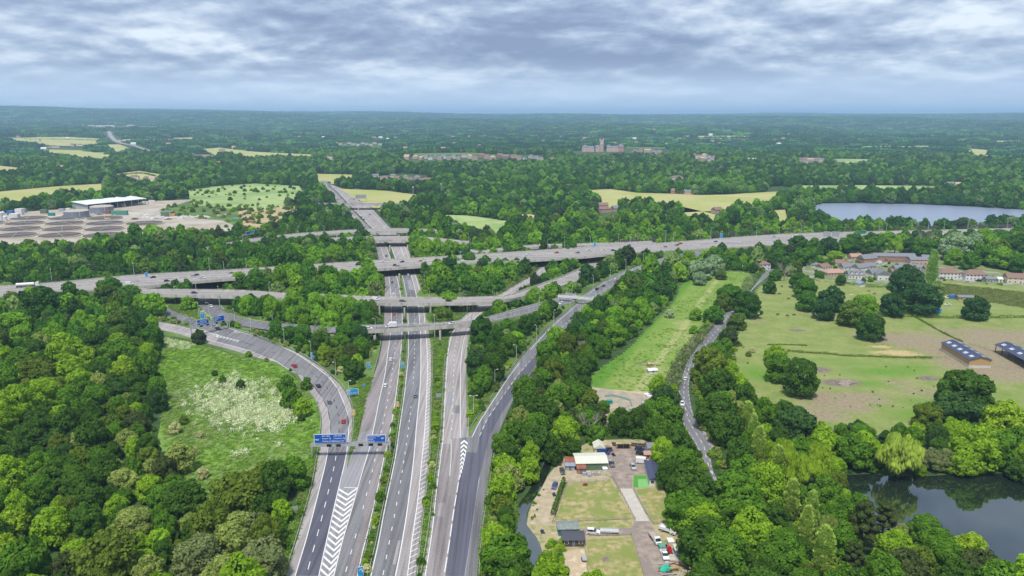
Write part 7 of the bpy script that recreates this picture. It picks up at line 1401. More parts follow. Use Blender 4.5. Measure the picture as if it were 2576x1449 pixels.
def trailer(p, l, w_, rz, label, bed=GREYM, name='flat_trailer'):
    e = empty(name, p, rz, label, 'trailer'); MB().box((0, 0, .75), (w_, l, .14)).build('bed', bed, e); m = MB(); [m.box((s*w_*.48, 0, .95), (.08, l, .28)) for s in (-1, 1)]; m.build('side_rails', GALV, e)
    MB().bar((0, l/2, .6), (0, l/2+1.4, .55), .1, .1).build('drawbar', GALV, e); wheels(e, [(s*w_*.52, y) for s in (-1, 1) for y in (-.45, .45)], .34); return e
trailer(B2(735, 1122), 6.0, 2.3, 1.5, 'long pale flat trailer behind the white four wheel drive', M('trailer_bed', (.5, .5, .5), (.44, .44, .44), 1, .6, coord='obj'))
trailer(B2(545, 1330), 2.6, 1.4, .05, 'small grey trailer in the sandy pen'); trailer(U(2223, 855), 4.0, 2.0, .9, 'small livestock trailer by the field oak', DARKWOOD)
# flatbed lorry
p = B2(1078, 1180); e = empty('flatbed_lorry', p, math.pi+.22, 'white flatbed lorry parked on the gravel track', 'lorry')
MB().box((0, -1.1, 1.0), (2.1, 4.4, .16)).build('bed', M('lorry_bed', (.42, .36, .28), (.35, .3, .24), 1, .8, coord='obj'), e); m = MB(); [m.box((s*1.05, -1.1, 1.25), (.08, 4.4, .4)) for s in (-1, 1)]; m.build('side_rails', GALV, e)
b = MB(); prism(b, [(1.2, .45), (3.2, .45), (3.2, 1.0), (2.7, 1.25), (2.2, 2.15), (1.25, 2.2)], 2.0, 1.75); b.build('cab', PC['w'], e); g = MB(); prism(g, [(2.72, 1.28), (2.76, 1.28), (2.26, 2.08), (2.2, 2.06)], 1.75, 1.6); g.build('windscreen', GLASS, e); MB().box((0, 0, .62), (1.6, 6.0, .3)).build('chassis', BLACKM, e); wheels(e, [(s*.95, y) for s in (-1, 1) for y in (2.3, -2.0)])
# tipper and digger cab by the trees
p = B2(1180, 1120); e = empty('tipper_lorry', p, -2.2, 'white tipper lorry tucked under the trees', 'lorry'); b = MB(); prism(b, [(.8, .5), (2.8, .5), (2.8, 1.1), (2.4, 1.4), (1.9, 2.3), (.9, 2.35)], 2.0, 1.8); b.build('cab', PC['w'], e); g = MB(); prism(g, [(2.42, 1.42), (2.46, 1.42), (1.96, 2.22), (1.9, 2.2)], 1.8, 1.65); g.build('windscreen', GLASS, e)
m = MB(); m.box((0, -1.2, .95), (2.1, 3.8, .15)); [m.box((s*1.0, -1.2, 1.4), (.1, 3.8, .9)) for s in (-1, 1)]; m.box((0, -3.1, 1.4), (2.1, .1, .9)); m.build('tipping_body', PC['w'], e); wheels(e, [(s*.95, y) for s in (-1, 1) for y in (1.9, -1.9)])
def quad(p, col, rz, label):
    e = empty('quad_bike', p, rz, label, 'quad bike'); b = MB(); prism(b, [(-.8, .5), (.8, .5), (.85, .75), (.3, .95), (-.2, .82), (-.8, .9)], .7, .45); b.build('body', PC[col], e); MB().box((0, -.25, .95), (.34, .7, .12)).build('seat', BLACKM, e); MB().tube((-.4, .35, 1.15), (.4, .35, 1.15), .03, n=5).build('handlebar', BLACKM, e); MB().tube((0, .35, .8), (0, .35, 1.15), .04, n=5).build('steering_column', BLACKM, e); wheels(e, [(s*.45, y) for s in (-1, 1) for y in (.6, -.6)], .3)
quad(B2(765, 540), 'k', .3, 'black quad bike beside the blue van'); quad(B2(318, 842), 'b', .1, 'blue quad bike below the blue car'); quad(B2(552, 768), 'r', 1.4, 'red ride on mower on the dry lawn'); quad(B2(230, 1122), 'b', .2, 'small blue buggy near the stream')
# gate and pillars
e = empty('yard_gate', B2(840, 488), 0, 'solid black double gate between brick pillars', 'gate')
for s in (-1, 1):
    MB().box((s*1.22, 0, 1.05), (2.36, .08, 1.9)).build('gate_leaf', BLACKM, e); m = MB(); m.box((s*2.75, 0, 1.1), (.6, .6, 2.3)); o = m.build('pillar', WALLS['brick'], e); MB().box((s*2.75, 0, 2.33), (.8, .8, .16)).build('cap', CONC, o)
# stacked blocks, bins, skips, scrap
for k, (x, y) in enumerate(((545, 690), (575, 685), (585, 700), (612, 688), (632, 690), (652, 690))):
    e = empty('block_stack', B2(x, y), .1*k, ('first', 'second', 'third', 'fourth', 'fifth', 'sixth')[k]+' grey stack of building blocks before the workshop', 'block stack', 'grey block stacks before the workshop')
    for i in range(2):
        for j in range(3): MB().box((-.35+i*.7, 0, .22+j*.42), (.66, 1.0, .4)).build('block', CONC if k % 2 else WALLS['grey'], e)
for (x, y, mt, lb) in ((1130, 1245, GRN, 'teal green skip beside the white pickup'), (1258, 1280, WALLS['grey'], 'grey storage crate by the trees'), (1195, 1205, WHT, 'white tank laid by the lorry'), (1265, 1215, DARKWOOD, 'brown crate against the trees'), (700, 655, WHT, 'white water tank at the workshop corner')):
    e = empty('skip', B2(x, y), .1, lb, 'skip'); m = MB(); m.box((0, 0, .65), (1.7, 2.2, 1.3), top=(1.12, 1.15)); m.build('body', mt, e); MB().box((0, 0, 1.34), (1.98, 2.6, .1)).build('rim', mt, e)
p = B2(1187, 1275); e = empty('digger', p, .3, 'small red excavator beside the white pickup', 'digger'); MB().box((0, 0, .9), (1.2, 1.5, .9)).build('body', PC['r'], e); MB().box((0, .1, 1.75), (.95, .95, .9)).build('cab', PC['r'], e); m = MB(); [m.box((s*.6, 0, .25), (.3, 1.9, .5)) for s in (-1, 1)]; m.build('tracks', TYRE, e); m = MB(); m.tube((.2, .7, 1.2), (.2, 1.7, 2.4), .12, n=6); m.tube((.2, 1.7, 2.4), (.2, 2.5, 1.2), .1, n=6); m.build('boom', PC['r'], e); MB().box((.2, 2.5, .95), (.6, .5, .5), top=(1.2, 1.3)).build('bucket', BLACKM, e)
e = empty('tarpaulin_heap', B2(1155, 1402), 0, 'green tarpaulin covered heap at the bottom right of the yard', 'heap')
hp = heap(1288+1155/3, 966+1402/3, 1.9, 1.1, M('green_tarp', (.02, .38, .24), (.03, .45, .3), 1, .6, coord='obj'), 'x', seed=3); hp.parent = e; hp.location = (0, 0, 0); hp.name = 'cover'
for k_ in ('label', 'category'): del hp[k_]
e = empty('scrap_pile', B2(1225, 1400), 0, 'pile of rusty timber and scrap beams at the yard bottom', 'scrap pile')
for k in range(26):
    a = rnd.uniform(-.5, .5); x, y = rnd.uniform(-5, 5), rnd.uniform(-3.5, 3.5); l = rnd.uniform(2, 4.5)
    MB().bar((-l/2, 0, .1+.05*(k % 8)), (l/2, rnd.uniform(-.4, .4), .2+.06*(k % 8)), rnd.uniform(.15, .5), .14).build('beam', (RUST, DARKWOOD, FENCEW, RUST, GREYM)[k % 5], e, (x, y, 0), a+(1.3 if k % 4 == 0 else 0))
for k, (x, y, mt) in enumerate(((1015, 95, WHT), (1040, 110, WHT), (985, 205, WALLS['teal']), (972, 258, RUST), (930, 290, WALLS['greenw']), (690, 265, RUST), (735, 145, WALLS['teal']), (930, 245, WHT), (1000, 160, WALLS['grey']), (905, 205, GREYM))):
    e = empty('storage_box', B2(x, y), rnd.uniform(-.5, .5), ('first white', 'second white', 'teal', 'rusty', 'olive', 'rust red', 'small teal', 'third white', 'pale grey', 'dark grey')[k]+' storage box in the back yard', 'storage box'); MB().box((0, 0, .7), (2.6, 1.9, 1.4)).build('body', mt, e); MB().box((0, 0, 1.44), (2.75, 2.05, .12)).build('lid', mt, e)
e = empty('netting_fence', B2(800, 110), 0, 'aqua netting fence across the back yard', 'netting')
NET = M('aqua_netting', (.22, .36, .31), (.28, .42, .37), 2, .8, coord='obj'); o = B2(800, 110)
P = [B2(x, y)-o for x, y in ((700, 100), (760, 95), (830, 110), (890, 130), (905, 175))]
for a, b in zip(P, P[1:]): MB().bar(a, b, .06, 1.2).build('panel', NET, e)
for a in P: MB().tube(a, a+Vector((0, 0, 1.4)), .05, n=5).build('post', FENCEW, e)
# ---- fences, each with its posts and rails
POSTM = MB().box((0, 0, .6), (.13, .13, 1.3)).mesh('post', FENCEW)
def fence(pts, label, rails=2, hgt_=1.2, gap=2.6, mat=FENCEW, world=None, board=None, group=None):
    P = world or [B2(*q) for q in pts]; o = P[0]; e = empty('fence', o, 0, label, 'fence', group); P = [Vector((q.x-o.x, q.y-o.y, 0)) for q in P]; n = max(2, int(length(P)/gap)+1); S = resample(P, n)
    for q in S: b = mobj('post', POSTM, e, q); b.scale = (1, 1, hgt_/1.2)
    for r in range(rails):
        for a, b in zip(S, S[1:]): z = Vector((0, 0, hgt_*(.4+.45*r/max(1, rails-1)))); MB().bar(a+z, b+z, .06, .13).build('rail', mat, e)
    if board:
        for a, b in zip(S, S[1:]): MB().bar(a+Vector((0, 0, .1)), b+Vector((0, 0, .1)), .05, hgt_-.1).build('panel', board, e)
    return e
fence([(758, 705), (805, 792), (930, 1033)], 'timber fence on the lawn side of the concrete drive'); fence([(915, 790), (975, 910), (1065, 1062)], 'pale metal fence on the right side of the concrete drive', mat=GALV, rails=3)
fence([(318, 1048), (600, 1035), (928, 1022)], 'timber fence along the lower edge of the middle lawn'); fence([(412, 748), (600, 742), (742, 728)], 'timber fence along the upper edge of the middle lawn'); fence([(415, 755), (360, 900), (305, 1050)], 'timber fence beside the conifer hedge')
fence([(585, 1150), (740, 1148), (900, 1140)], 'timber fence behind the flat trailer'); fence([(903, 1150), (935, 1250), (995, 1449)], 'timber fence between bottom lawn and gravel track'); fence([(545, 1200), (560, 1320), (575, 1449)], 'timber fence between sandy pen and bottom lawn'); fence([(1065, 1062), (1160, 1050), (1200, 1060)], 'short timber fence closing the narrow lawn')
fence([(890, 470), (1005, 480)], 'dark close boarded fence right of the black gate', hgt_=1.8, board=DARKWOOD); fence([(700, 465), (785, 470)], 'dark close boarded fence left of the black gate', hgt_=1.8, board=DARKWOOD); fence([(640, 690), (720, 690), (760, 715)], 'pale wire fence around the block stacks', mat=GALV)
fence(None, 'pale timber rail fence beyond the timber barn', world=[U(2438, 868), U(2470, 876), U(2500, 886)]); fence(None, 'white rail fence behind the pasture', world=[U(2345, 902), U(2365, 900), U(2390, 900)])
# motorway noise fence
DB = M('noise_fence', (.085, .075, .075), (.12, .105, .10), .5, .9)
P = catmull([U(u, v, 7) for u, v in ((1560, 611), (1663, 605), (1800, 594), (1932, 585), (2072, 580), (2190, 577.5), (2424, 573), (2620, 568))], 14); o = P[0]
e = empty('noise_fence', o, 0, 'long dark noise fence along the far edge of the motorway', 'fence')
for a, b in zip(P, P[1:]): MB().bar(a-o-Vector((0, 0, .4)), b-o-Vector((0, 0, .4)), .15, 3.2).build('panel', DB, e)
NP = MB().box((0, 0, 1.2), (.35, .35, 3.6)).mesh('post', GREYM)
for a in P: mobj('post', NP, e, a-o)
# ---- hedges
def hedge(pts, label, w_=1.3, h_=1.3, tint='d', dens=26, size=.3, P=None, vary=.35):
    P = P or catmull(wp(pts), 3); o = P[0]; L_ = length(P); n = int(L_*dens); q = np.random.RandomState(int(L_*10)); S = resample(P, max(3, int(L_))); S = np.array([(s.x-o.x, s.y-o.y) for s in S])
    k = q.uniform(0, len(S)-1.001, n); i = k.astype(int); f = (k-i)[:, None]; c = S[i]*(1-f)+S[i+1]*f; a = q.uniform(0, math.pi, n); hv = 1+vary*np.sin(k*.7)*np.sin(k*.31+2)
    off = np.stack([np.cos(a)*w_/2*hv, np.sin(a)*h_*hv], 1); tv = S[i+1]-S[i]; tv /= np.linalg.norm(tv, axis=1)[:, None]+1e-9; nv = np.stack([-tv[:, 1], tv[:, 0]], 1)
    Pc = np.concatenate([c+nv*off[:, :1], off[:, 1:]+.05], 1)+q.normal(size=(n, 3))*.12; nr = q.normal(size=(n, 3))*.5+np.concatenate([nv*np.cos(a)[:, None], np.sin(a)[:, None]], 1); nr /= np.linalg.norm(nr, axis=1)[:, None]
    t = np.cross(nr, q.normal(size=(n, 3))); t /= np.linalg.norm(t, axis=1)[:, None]; b = np.cross(nr, t); s = size*q.uniform(.6, 1.3, (n, 1)); V = np.stack([Pc-t*s, Pc-b*s*.7, Pc+t*s, Pc+b*s*.7], 1).reshape(-1, 3); V[:, 2] = np.maximum(V[:, 2], .02)
    me = bpy.data.meshes.new('hedge'); me.from_pydata(V.tolist(), [], np.arange(4*n).reshape(-1, 4).tolist()); me.attributes.new('leafvar', 'FLOAT', 'FACE').data.foreach_set('value', q.rand(n).astype(np.float32)); me.materials.append(LEAF); me.update()
    ob = tag(mobj('hedge', me, None, o), label, 'hedge'); ob['tint'] = [float(x) for x in TINT[tint]]; return ob
hedge([(2205, 797), (2260, 796), (2300, 798), (2360, 800), (2420, 801), (2500, 800), (2640, 798)], 'long dark hedge crossing the pasture below the estate', 1.6, 1.6, 'm')
hedge([(1979, 884), (2030, 888), (2082, 891), (2130, 896), (2182, 897), (2240, 900), (2294, 901), (2345, 901)], 'thin grassy hedge dividing the two paddocks', 1.1, .9, 'o'); hedge([(2302, 799), (2320, 808), (2342, 821), (2380, 842), (2422, 861)], 'thin hedge line running down to the timber barn', 1.0, .8, 'o')
hedge([(1930, 868), (1985, 868), (2030, 870)], 'faint tussock line in the upper pasture', .8, .5, 'o')
hedge([(2052, 706), (2075, 710), (2104, 713)], 'cream flowering hedge before the pink bungalow', 2.4, 2.2, 'h'); hedge([(2120, 712), (2180, 722), (2260, 722)], 'clipped green hedge behind the estate gardens', 1.6, 1.5, 'm')
hedge(None, 'clipped conifer hedge beside the stony bank', 1.5, 2.4, 'd', 60, .25, P=catmull([B2(392, 745), B2(365, 820), B2(330, 930), B2(308, 1000)], 2), vary=.1)
hedge(None, 'dense hedge screening the back yard from the gate', 3.5, 3.6, 'd', 60, .4, P=catmull([B2(620, 410), B2(700, 385), B2(760, 375)], 2)); hedge(None, 'dense hedge right of the gate', 3.5, 3.2, 'd', 60, .4, P=catmull([B2(880, 405), B2(990, 400), B2(1080, 410)], 2))
hedge([(60, 352), (140, 353), (245, 356)], 'dark hedge splitting the far hillside field', 5, 6, 'k', 3, 1.6); hedge([(285, 443), (350, 437), (392, 444)], 'low hedge around the oval field', 4, 3, 'k', 4, 1.2)
# ---- grazing animals: one skinned body each
COAT = dict(k=M('black_coat', (.016, .014, .013), (.03, .026, .024), 2, .8, coord='obj'), b=M('bay_coat', (.12, .07, .045), (.16, .1, .06), 2, .8, coord='obj'), w=M('pale_coat', (.6, .57, .5), (.66, .63, .57), 2, .8, coord='obj'))
def animal(u, v, rz, coat, label, horse=False, name='cow'):
    s = 1.08 if horse else 1.0
    V = [(0, -.75, 1.05), (0, -.1, 1.0), (0, .6, 1.08), (0, .95, .95), (0, 1.25, .55), (0, 1.5, .2), (0, -1.0, .95), (0, -1.08, .5),
         (.24, .6, .85), (.24, .62, .5), (.24, .6, .03), (-.24, .6, .85), (-.24, .7, .5), (-.24, .66, .03), (.24, -.75, .85), (.24, -.66, .62), (.24, -.85, .42), (.24, -.82, .03), (-.24, -.75, .85), (-.24, -.62, .62), (-.24, -.8, .42), (-.24, -.78, .03), (.16, 1.2, .72), (-.16, 1.2, .72)]
    E = [(0, 1), (1, 2), (2, 3), (3, 4), (4, 5), (0, 6), (6, 7), (2, 8), (8, 9), (9, 10), (2, 11), (11, 12), (12, 13), (0, 14), (14, 15), (15, 16), (16, 17), (0, 18), (18, 19), (19, 20), (20, 21), (4, 22), (4, 23)]
    rad = [.40, .42, .38, .22, .19, .11, .10, .05, .16, .09, .07, .16, .09, .07, .2, .12, .08, .07, .2, .12, .08, .07, .05, .05]
    me = bpy.data.meshes.new(name); me.from_pydata([(x*s, y*s, z*s*(1.12 if horse else 1)) for x, y, z in V], E, []); me.materials.append(COAT[coat]); o = mobj(name, me, None, U(u, v), rz); md = o.modifiers.new('skin', 'SKIN'); sv = me.skin_vertices[0].data
    for i, r in enumerate(rad): q = r*(.82 if horse else 1); sv[i].radius = (q, q)
    sv[0].use_root = True; o.modifiers.new('sub', 'SUBSURF').render_levels = 1; return tag(o, label, 'horse' if horse else 'cow', 'animals grazing in the pasture')
for (u, v, rz, lb) in ((1967, 722, .3, 'black cow highest up by the dead tree'), (1961, 741, 1.5, 'black cow below the highest one'), (1984, 753, 1.2, 'black cow under the left oak edge'), (1956, 793, -1.2, 'first black cow of the lower trio'), (1981, 796, .8, 'second black cow of the lower trio'), (1998, 794, 1.6, 'third black cow of the lower trio')): animal(u, v, rz, 'k', lb)
animal(2186, 735, 1.3, 'b', 'brown horse grazing below the estate, first', True, 'horse'); animal(2200, 741, 1.6, 'b', 'brown horse grazing below the estate, second', True, 'horse'); animal(2141, 745, 1.4, 'w', 'pale horse grazing between the oaks', True, 'horse')
# pale pollarded stems rising from the wood
e = empty('pollarded_tree', U(1461, 905), 0, 'pale pollarded trunk with forked bare stubs above the wood', 'tree'); m = MB()
m.tube((0, 0, -.3), (0, 0, 6), .4, .35, 8)
for a in (-1.9, -.7, .5, 1.7): m.tube((a*.25, 0, 5.6), (a*1.0, a*.1, 10.5+abs(a)*.3), .26, .2, 6); m.tube((a*.6, 0, 8), (a*.75+.6, .2, 10.8), .16, .12, 6)
m.build('stubs', PALEBARK, e)
heap(2130, 964, 5, 1.3, M('dung', (.30, .25, .22), (.2, .16, .13), .6, .95, coord='obj'), 'grey brown dung heap in the muddy hollow', name='dung_heap', seed=9)
# ================================================================== meadow growth (instanced kit of tufts and flower heads)
def tuft_mesh(name, seed, n, size, hh, spread=1.0):
    q = np.random.RandomState(seed); P = np.stack([q.normal(size=n)*.45*spread, q.normal(size=n)*.45*spread, q.uniform(.1, 1, n)*hh], 1); nr = q.normal(size=(n, 3)); nr[:, 2] += .9; nr /= np.linalg.norm(nr, axis=1)[:, None]
    t = np.cross(nr, q.normal(size=(n, 3))); t /= np.linalg.norm(t, axis=1)[:, None]; b = np.cross(nr, t); s = size*q.uniform(.5, 1.3, (n, 1)); V = np.stack([P-t*s, P-b*s*.5, P+t*s, P+b*s*.5], 1).reshape(-1, 3); V[:, 2] = np.maximum(V[:, 2], .02)
    me = bpy.data.meshes.new(name); me.from_pydata(V.tolist(), [], np.arange(4*n).reshape(-1, 4).tolist()); me.attributes.new('leafvar', 'FLOAT', 'FACE').data.foreach_set('value', q.rand(n).astype(np.float32)); me.materials.append(LEAF); me.update(); return me
KT = [kit_add(tuft_mesh('tuft', s, 40, .22, .7)) for s in (1, 2, 3)]; KF = [kit_add(tuft_mesh('flower', s, 50, .2, 1.2)) for s in (4, 5)]
def inpoly(poly, X, Y):
    ins = np.zeros(len(X), bool)
    for (ax, ay), (bx, by) in zip(poly, np.roll(poly, -1, 0)): ins ^= ((ay > Y) != (by > Y)) & (X < (bx-ax)*(Y-ay)/(by-ay+1e-12)+ax)
    return ins
def fill(pts, n, cols, sr=(.5, 1.3), hr=(.5, 1.1), kit_=None, patch=None):
    P = np.array([(p.x, p.y) for p in wp(pts)]); X = rs.uniform(P[:, 0].min(), P[:, 0].max(), n); Y = rs.uniform(P[:, 1].min(), P[:, 1].max(), n); ok = inpoly(P, X, Y)
    for RP in ROADPOLY: ok &= ~inpoly(RP, X, Y)
    if patch is not None: ok &= vnoise(X, Y, patch[0], patch[2] if len(patch) > 2 else 17) > patch[1]
    out = []
    for x, y in zip(X[ok], Y[ok]):
        s = rs.uniform(*sr); c = np.array(cols[rs.randint(len(cols))])*rs.uniform(.85, 1.15); out.append((x, y, .02, (kit_ or KT)[rs.randint(2)], rs.uniform(0, 6.28), s, s, s*rs.uniform(*hr), c))
    return out
GT = [(.14, .30, .02), (.19, .37, .03), (.25, .40, .07), (.17, .27, .05), (.27, .35, .11)]
ROADPOLY = [np.array([(p.x, p.y) for p in r.A+r.B[::-1]]) for r in (slipA, S1, S2, mainW, mainE, slipD, slipE, lane, side)]+[np.array([(p.x, p.y) for p in A+B[::-1]]) for A, B in ((A1, B1), (A3, B3))]
MP = [(400, 850), (480, 862), (572, 888), (690, 918), (755, 962), (795, 1012), (806, 1060), (800, 1140), (780, 1190), (650, 1215), (560, 1255), (510, 1265), (430, 1190), (405, 1060), (415, 980), (395, 920)]
rows = fill(MP, 15000, GT, (.6, 1.5), (.3, .7)); rows += fill(MP, 5000, [(.24, .29, .13), (.27, .31, .16)], (.8, 1.6), (.3, .6), patch=(.05, .22, 23))
rows += fill([(1485, 940), (1565, 885), (1625, 825), (1690, 758), (1750, 690), (1870, 683), (1890, 700), (1830, 775), (1745, 850), (1690, 950), (1600, 995)], 5000, [(.12, .25, .02), (.16, .28, .03), (.2, .29, .06)], (.6, 1.2), (.2, .45), patch=(.06, .05, 5))
for pts, n in (([(905, 945), (938, 950), (912, 1040), (898, 1100), (884, 1160), (890, 1060), (886, 990)], 2600), ([(1088, 850), (1128, 850), (1116, 1000), (1100, 1237), (1072, 1400), (1064, 1449), (1056, 1449), (1080, 1160), (1087, 1000)], 5200), ([(404, 785), (440, 762), (500, 768), (520, 800), (500, 806), (455, 788)], 2200), ([(1065, 800), (1085, 775), (1185, 772), (1160, 803), (1100, 815)], 2600), ([(905, 1449), (958, 1220), (990, 1058), (1004, 970), (1014, 850), (1022, 850), (1016, 970), (1004, 1058), (990, 1147), (925, 1449)], 6000), ([(1200, 1080), (1240, 1000), (1300, 925), (1320, 930), (1250, 1040), (1215, 1100)], 800), ([(1180, 1075), (1179, 960), (1190, 900), (1220, 960), (1236, 990), (1195, 1060)], 3000), ([(690, 1449), (770, 1200), (790, 1120), (800, 1130), (785, 1222), (716, 1449)], 3000), ([(1206, 1449), (1222, 1282), (1242, 1150), (1290, 1180), (1300, 1300), (1260, 1449)], 6000), ([(545, 775), (600, 790), (700, 812), (690, 812), (620, 800), (560, 782)], 1500)):
    rows += fill(pts, n, GT+[(.2, .22, .1)], (.5, 1.3), (.5, 1.2))
rows += fill([(2360, 712), (2576, 735), (2640, 740), (2640, 778), (2576, 775), (2440, 752), (2390, 745)], 4000, [(.22, .27, .08), (.17, .21, .06), (.27, .27, .11)], (.7, 1.6), (.4, .9))
WF = [(.78, .80, .60), (.88, .89, .74), (.62, .70, .42)]
for (u, v, su, n, dn) in ((560, 1010, 5, 130, 1), (585, 985, 6, 150, 1), (610, 1000, 5, 110, 1), (540, 1030, 5, 90, 1), (600, 1040, 5, 130, 1), (630, 1045, 6, 170, 1), (660, 1050, 6, 190, 1), (690, 1056, 5, 150, 1), (640, 1030, 6, 120, 1), (670, 1035, 5, 100, 1), (520, 1005, 5, 60, 1), (555, 968, 4, 60, 1), (580, 960, 4, 60, 1), (690, 985, 3, 40, 1), (705, 1020, 4, 50, 1), (715, 1050, 4, 60, 1), (545, 1060, 3, 30, 1), (500, 985, 4, 40, 1), (700, 1075, 3, 30, 1), (612, 1142, 1, 14, 1), (590, 1148, 1, 10, 1), (700, 1120, 1, 8, 1), (640, 975, 4, 40, 1)):
    c = U(u, v)
    for _ in range(n):
        x, y = c.x+rs.normal()*su*.85, c.y+rs.normal()*su*1.25; q = rs.uniform(.5, 1.7); rows.append((x, y, .02, KF[rs.randint(2)], rs.uniform(0, 6.28), q, q, q*rs.uniform(.7, 1.3), np.array(WF[rs.randint(3)])*rs.uniform(.8, 1.1)))
rows += []; rows += fill([(450, 915), (520, 930), (590, 925), (600, 940), (520, 960), (455, 945)], 900, WF, (.5, 1.1), (.7, 1.2), KF, (.09, .1))
rows += fill([(410, 850), (500, 868), (490, 885), (420, 875)], 700, WF, (.5, 1.0), (.7, 1.2), KF, (.1, .0)); rows += fill([(1665, 985), (1690, 930), (1715, 885), (1755, 850), (1790, 820), (1800, 826), (1740, 885), (1716, 930), (1705, 985)], 5500, [(.30, .36, .18), (.2, .27, .09), (.38, .40, .25), (.13, .2, .05)], (.9, 2.2), (.8, 1.5), KF)
rows += fill([(1855, 735), (1880, 700), (1905, 700), (1880, 740), (1860, 770)], 900, [(.30, .36, .2), (.2, .27, .1)], (.9, 2.0), (.7, 1.3), KF); rows += fill([(500, 772), (520, 775), (540, 800), (505, 806)], 500, WF, (.5, 1.0), (.6, 1), KF); rows += fill([(1320, 690), (1350, 672), (1345, 690), (1290, 735), (1255, 742)], 1500, [(.2, .28, .1), (.28, .34, .16)], (.8, 1.8), (.8, 1.4), KF)
scatter_obj('tall_grass', rows, 'tall rough grass and white flower heads on verges and meadows', 'grass')

# shrubs along the medians
rows = []
def blobs(pts, n, r0, r1, tints):
    P = np.array([(p.x, p.y) for p in wp(pts)]); X = rs.uniform(P[:, 0].min(), P[:, 0].max(), n); Y = rs.uniform(P[:, 1].min(), P[:, 1].max(), n)
    for x, y in zip(X[inpoly(P, X, Y)], Y[inpoly(P, X, Y)]):
        r = rs.uniform(r0, r1); rows.append((x, y, 0, K['bush'][rs.randint(2)], rs.uniform(0, 6), r/6, r/6, r*1.3/8, np.array(TINT[tints[rs.randint(len(tints))]])*rs.uniform(.8, 1.2)))
blobs([(400, 528), (480, 505), (600, 515), (690, 520), (740, 515), (745, 545), (660, 585), (560, 555), (450, 545)], 260, 1.5, 4.5, 'mbopf'); blobs([(600, 522), (650, 512), (760, 522), (735, 545), (690, 575), (620, 590), (600, 560)], 120, 1.2, 3.5, 'mof')
blobs([(470, 482), (560, 469), (644, 464), (752, 470), (768, 486), (670, 506), (600, 507), (480, 498)], 90, 1.5, 4.5, 'mdb'); blobs([(480, 600), (400, 590), (560, 560), (640, 580)], 60, 1.5, 4, 'mo')
blobs([(2060, 700), (2150, 706), (2240, 712), (2330, 700), (2340, 640), (2150, 632), (2030, 650)], 130, .8, 2.4, 'mbdop'); blobs([(2350, 705), (2576, 722), (2576, 712), (2360, 695)], 40, .7, 1.6, 'mbo'); blobs([(1900, 895), (1850, 830), (1880, 790), (1850, 800), (1800, 860), (1760, 920)], 60, .8, 2.2, 'mofhb')
blobs(b2((1400, 300), (1480, 400), (1520, 470), (1490, 520), (1530, 640), (1600, 640), (1600, 300)), 90, .6, 2.0, 'mbopf'); blobs(b2((1260, 150), (1250, 250), (1290, 330), (1380, 470), (1470, 650), (1440, 650), (1340, 470), (1240, 300), (1230, 150)), 70, .6, 1.8, 'mbod'); blobs(b2((230, 1200), (390, 1180), (400, 1449), (300, 1449)), 50, .4, 1.3, 'bmy'); blobs(b2((100, 900), (280, 700), (250, 800), (160, 1050)), 30, .3, .7, 'mbf'); blobs([(1850, 905), (1990, 960), (2200, 1060), (2300, 1050), (2400, 920), (2200, 905)], 60, .25, .7, 'mob')
for pts, n in (([(915, 1449), (938, 1339), (964, 1220), (982, 1120), (997, 1040), (1008, 965), (1015, 905), (1019, 850), (1019, 806), (1016, 760), (1006, 710)], 90), ([(1054, 1449), (1066, 1335), (1080, 1220), (1093, 1100), (1100, 1010), (1104, 930), (1106, 870)], 60)):
    P = catmull(wp(pts), 2)
    for k in range(n):
        q = P[rnd.randrange(len(P))]; r = rnd.choice((.4, .6, .8, 1.0, 1.3, 1.7)); tn = rnd.choice('mbbofdh'); rows.append((q.x+rnd.uniform(-.6, .6), q.y, 0, K['bush'][rnd.randrange(2)], rnd.uniform(0, 6), r/6, r/6, r*1.4/8, np.array(TINT[tn])*1.1))
scatter_obj('median_shrubs', rows, 'small shrubs growing along the central reservations', 'undergrowth')
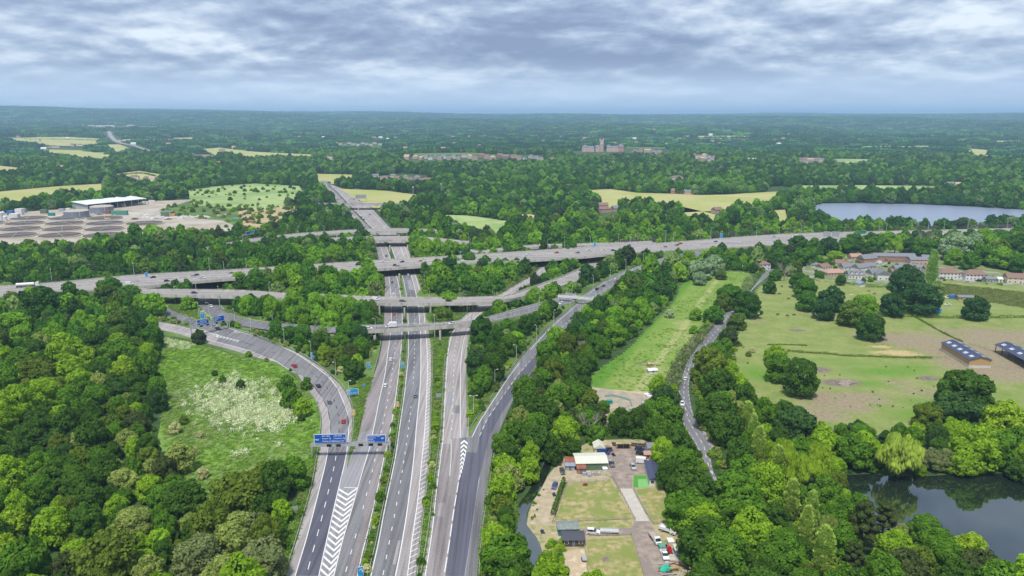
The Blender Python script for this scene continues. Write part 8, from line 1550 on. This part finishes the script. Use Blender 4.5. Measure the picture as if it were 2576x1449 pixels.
MS = [(957, 1252, 30, 'm'), (971, 1180, 18, 'm'), (972, 1196, 17, 'f'), (947, 1281, 17, 'm'), (943, 1312, 22, 'b'), (918, 1412, 18, 'b'), (914, 1432, 16, 'b'), (1083, 1203, 22, 'b'), (1089, 1222, 22, 'm'), (1096, 1075, 26, 'b'), (1089, 1290, 10, 'm'), (984, 1122, 20, 'd'), (1100, 1020, 22, 'p')]
for k, (u, v, wd, tn) in enumerate(MS):
    p = U(u, v, 1.0); r = wd/(FOC/proj(p)[2])/2; e = empty('shrub', (p.x, p.y, 0), k, ('inbound ' if u > 1050 else '')+f'median {TWORD[tn]} shrub, number {("one","two","three","four","five","six","seven","eight","nine","ten","eleven","twelve","thirteen")[k]} along the central strip', 'shrub', 'shrubs planted along the central strips')
    o = mobj('crown', PROTO['bush'][k % 2], e); o.scale = (r/6, r/6, r*1.7/8); o['tint'] = [float(x) for x in TINT[tn]]
# ------------------------------------------------------------------ haze: one closed box of thin even air
def haze(density=8.0e-5):
    mb = MB(); x, y0, y1, z0, z1 = 34000, -900, 47000, -8, 345
    mb.box((0, (y0+y1)/2, (z0+z1)/2), (2*x, y1-y0, z1-z0))
    m = bpy.data.materials.new('haze_air'); m.use_nodes = True; t = m.node_tree
    for n in list(t.nodes): t.nodes.remove(n)
    pv = nd(t, 'ShaderNodeVolumePrincipled'); pv.inputs['Density'].default_value = density; pv.inputs['Color'].default_value = (0.48, 0.70, 1.0, 1); pv.inputs['Anisotropy'].default_value = 0.0
    ou = nd(t, 'ShaderNodeOutputMaterial'); t.links.new(pv.outputs[0], ou.inputs['Volume'])
    tag(mb.build('haze', m), 'thin blue haze hanging over the landscape', 'haze', kind='stuff')
haze()

# ------------------------------------------------------------------ look-alikes are told apart by their order across the view
ORD = ('first', 'second', 'third', 'fourth', 'fifth', 'sixth', 'seventh', 'eighth')
same = {}
for o in sc.objects:
    if o.parent is None and o.get('label') and o.get('kind') is None: same.setdefault(o['label'], []).append(o)
for lb, os_ in same.items():
    if 2 <= len(os_) <= 8 and len(lb.split()) <= 12:
        for k, o in enumerate(sorted(os_, key=lambda q: proj(q.location)[0])): o['label'] = f'{lb}, {ORD[k]} from the left'
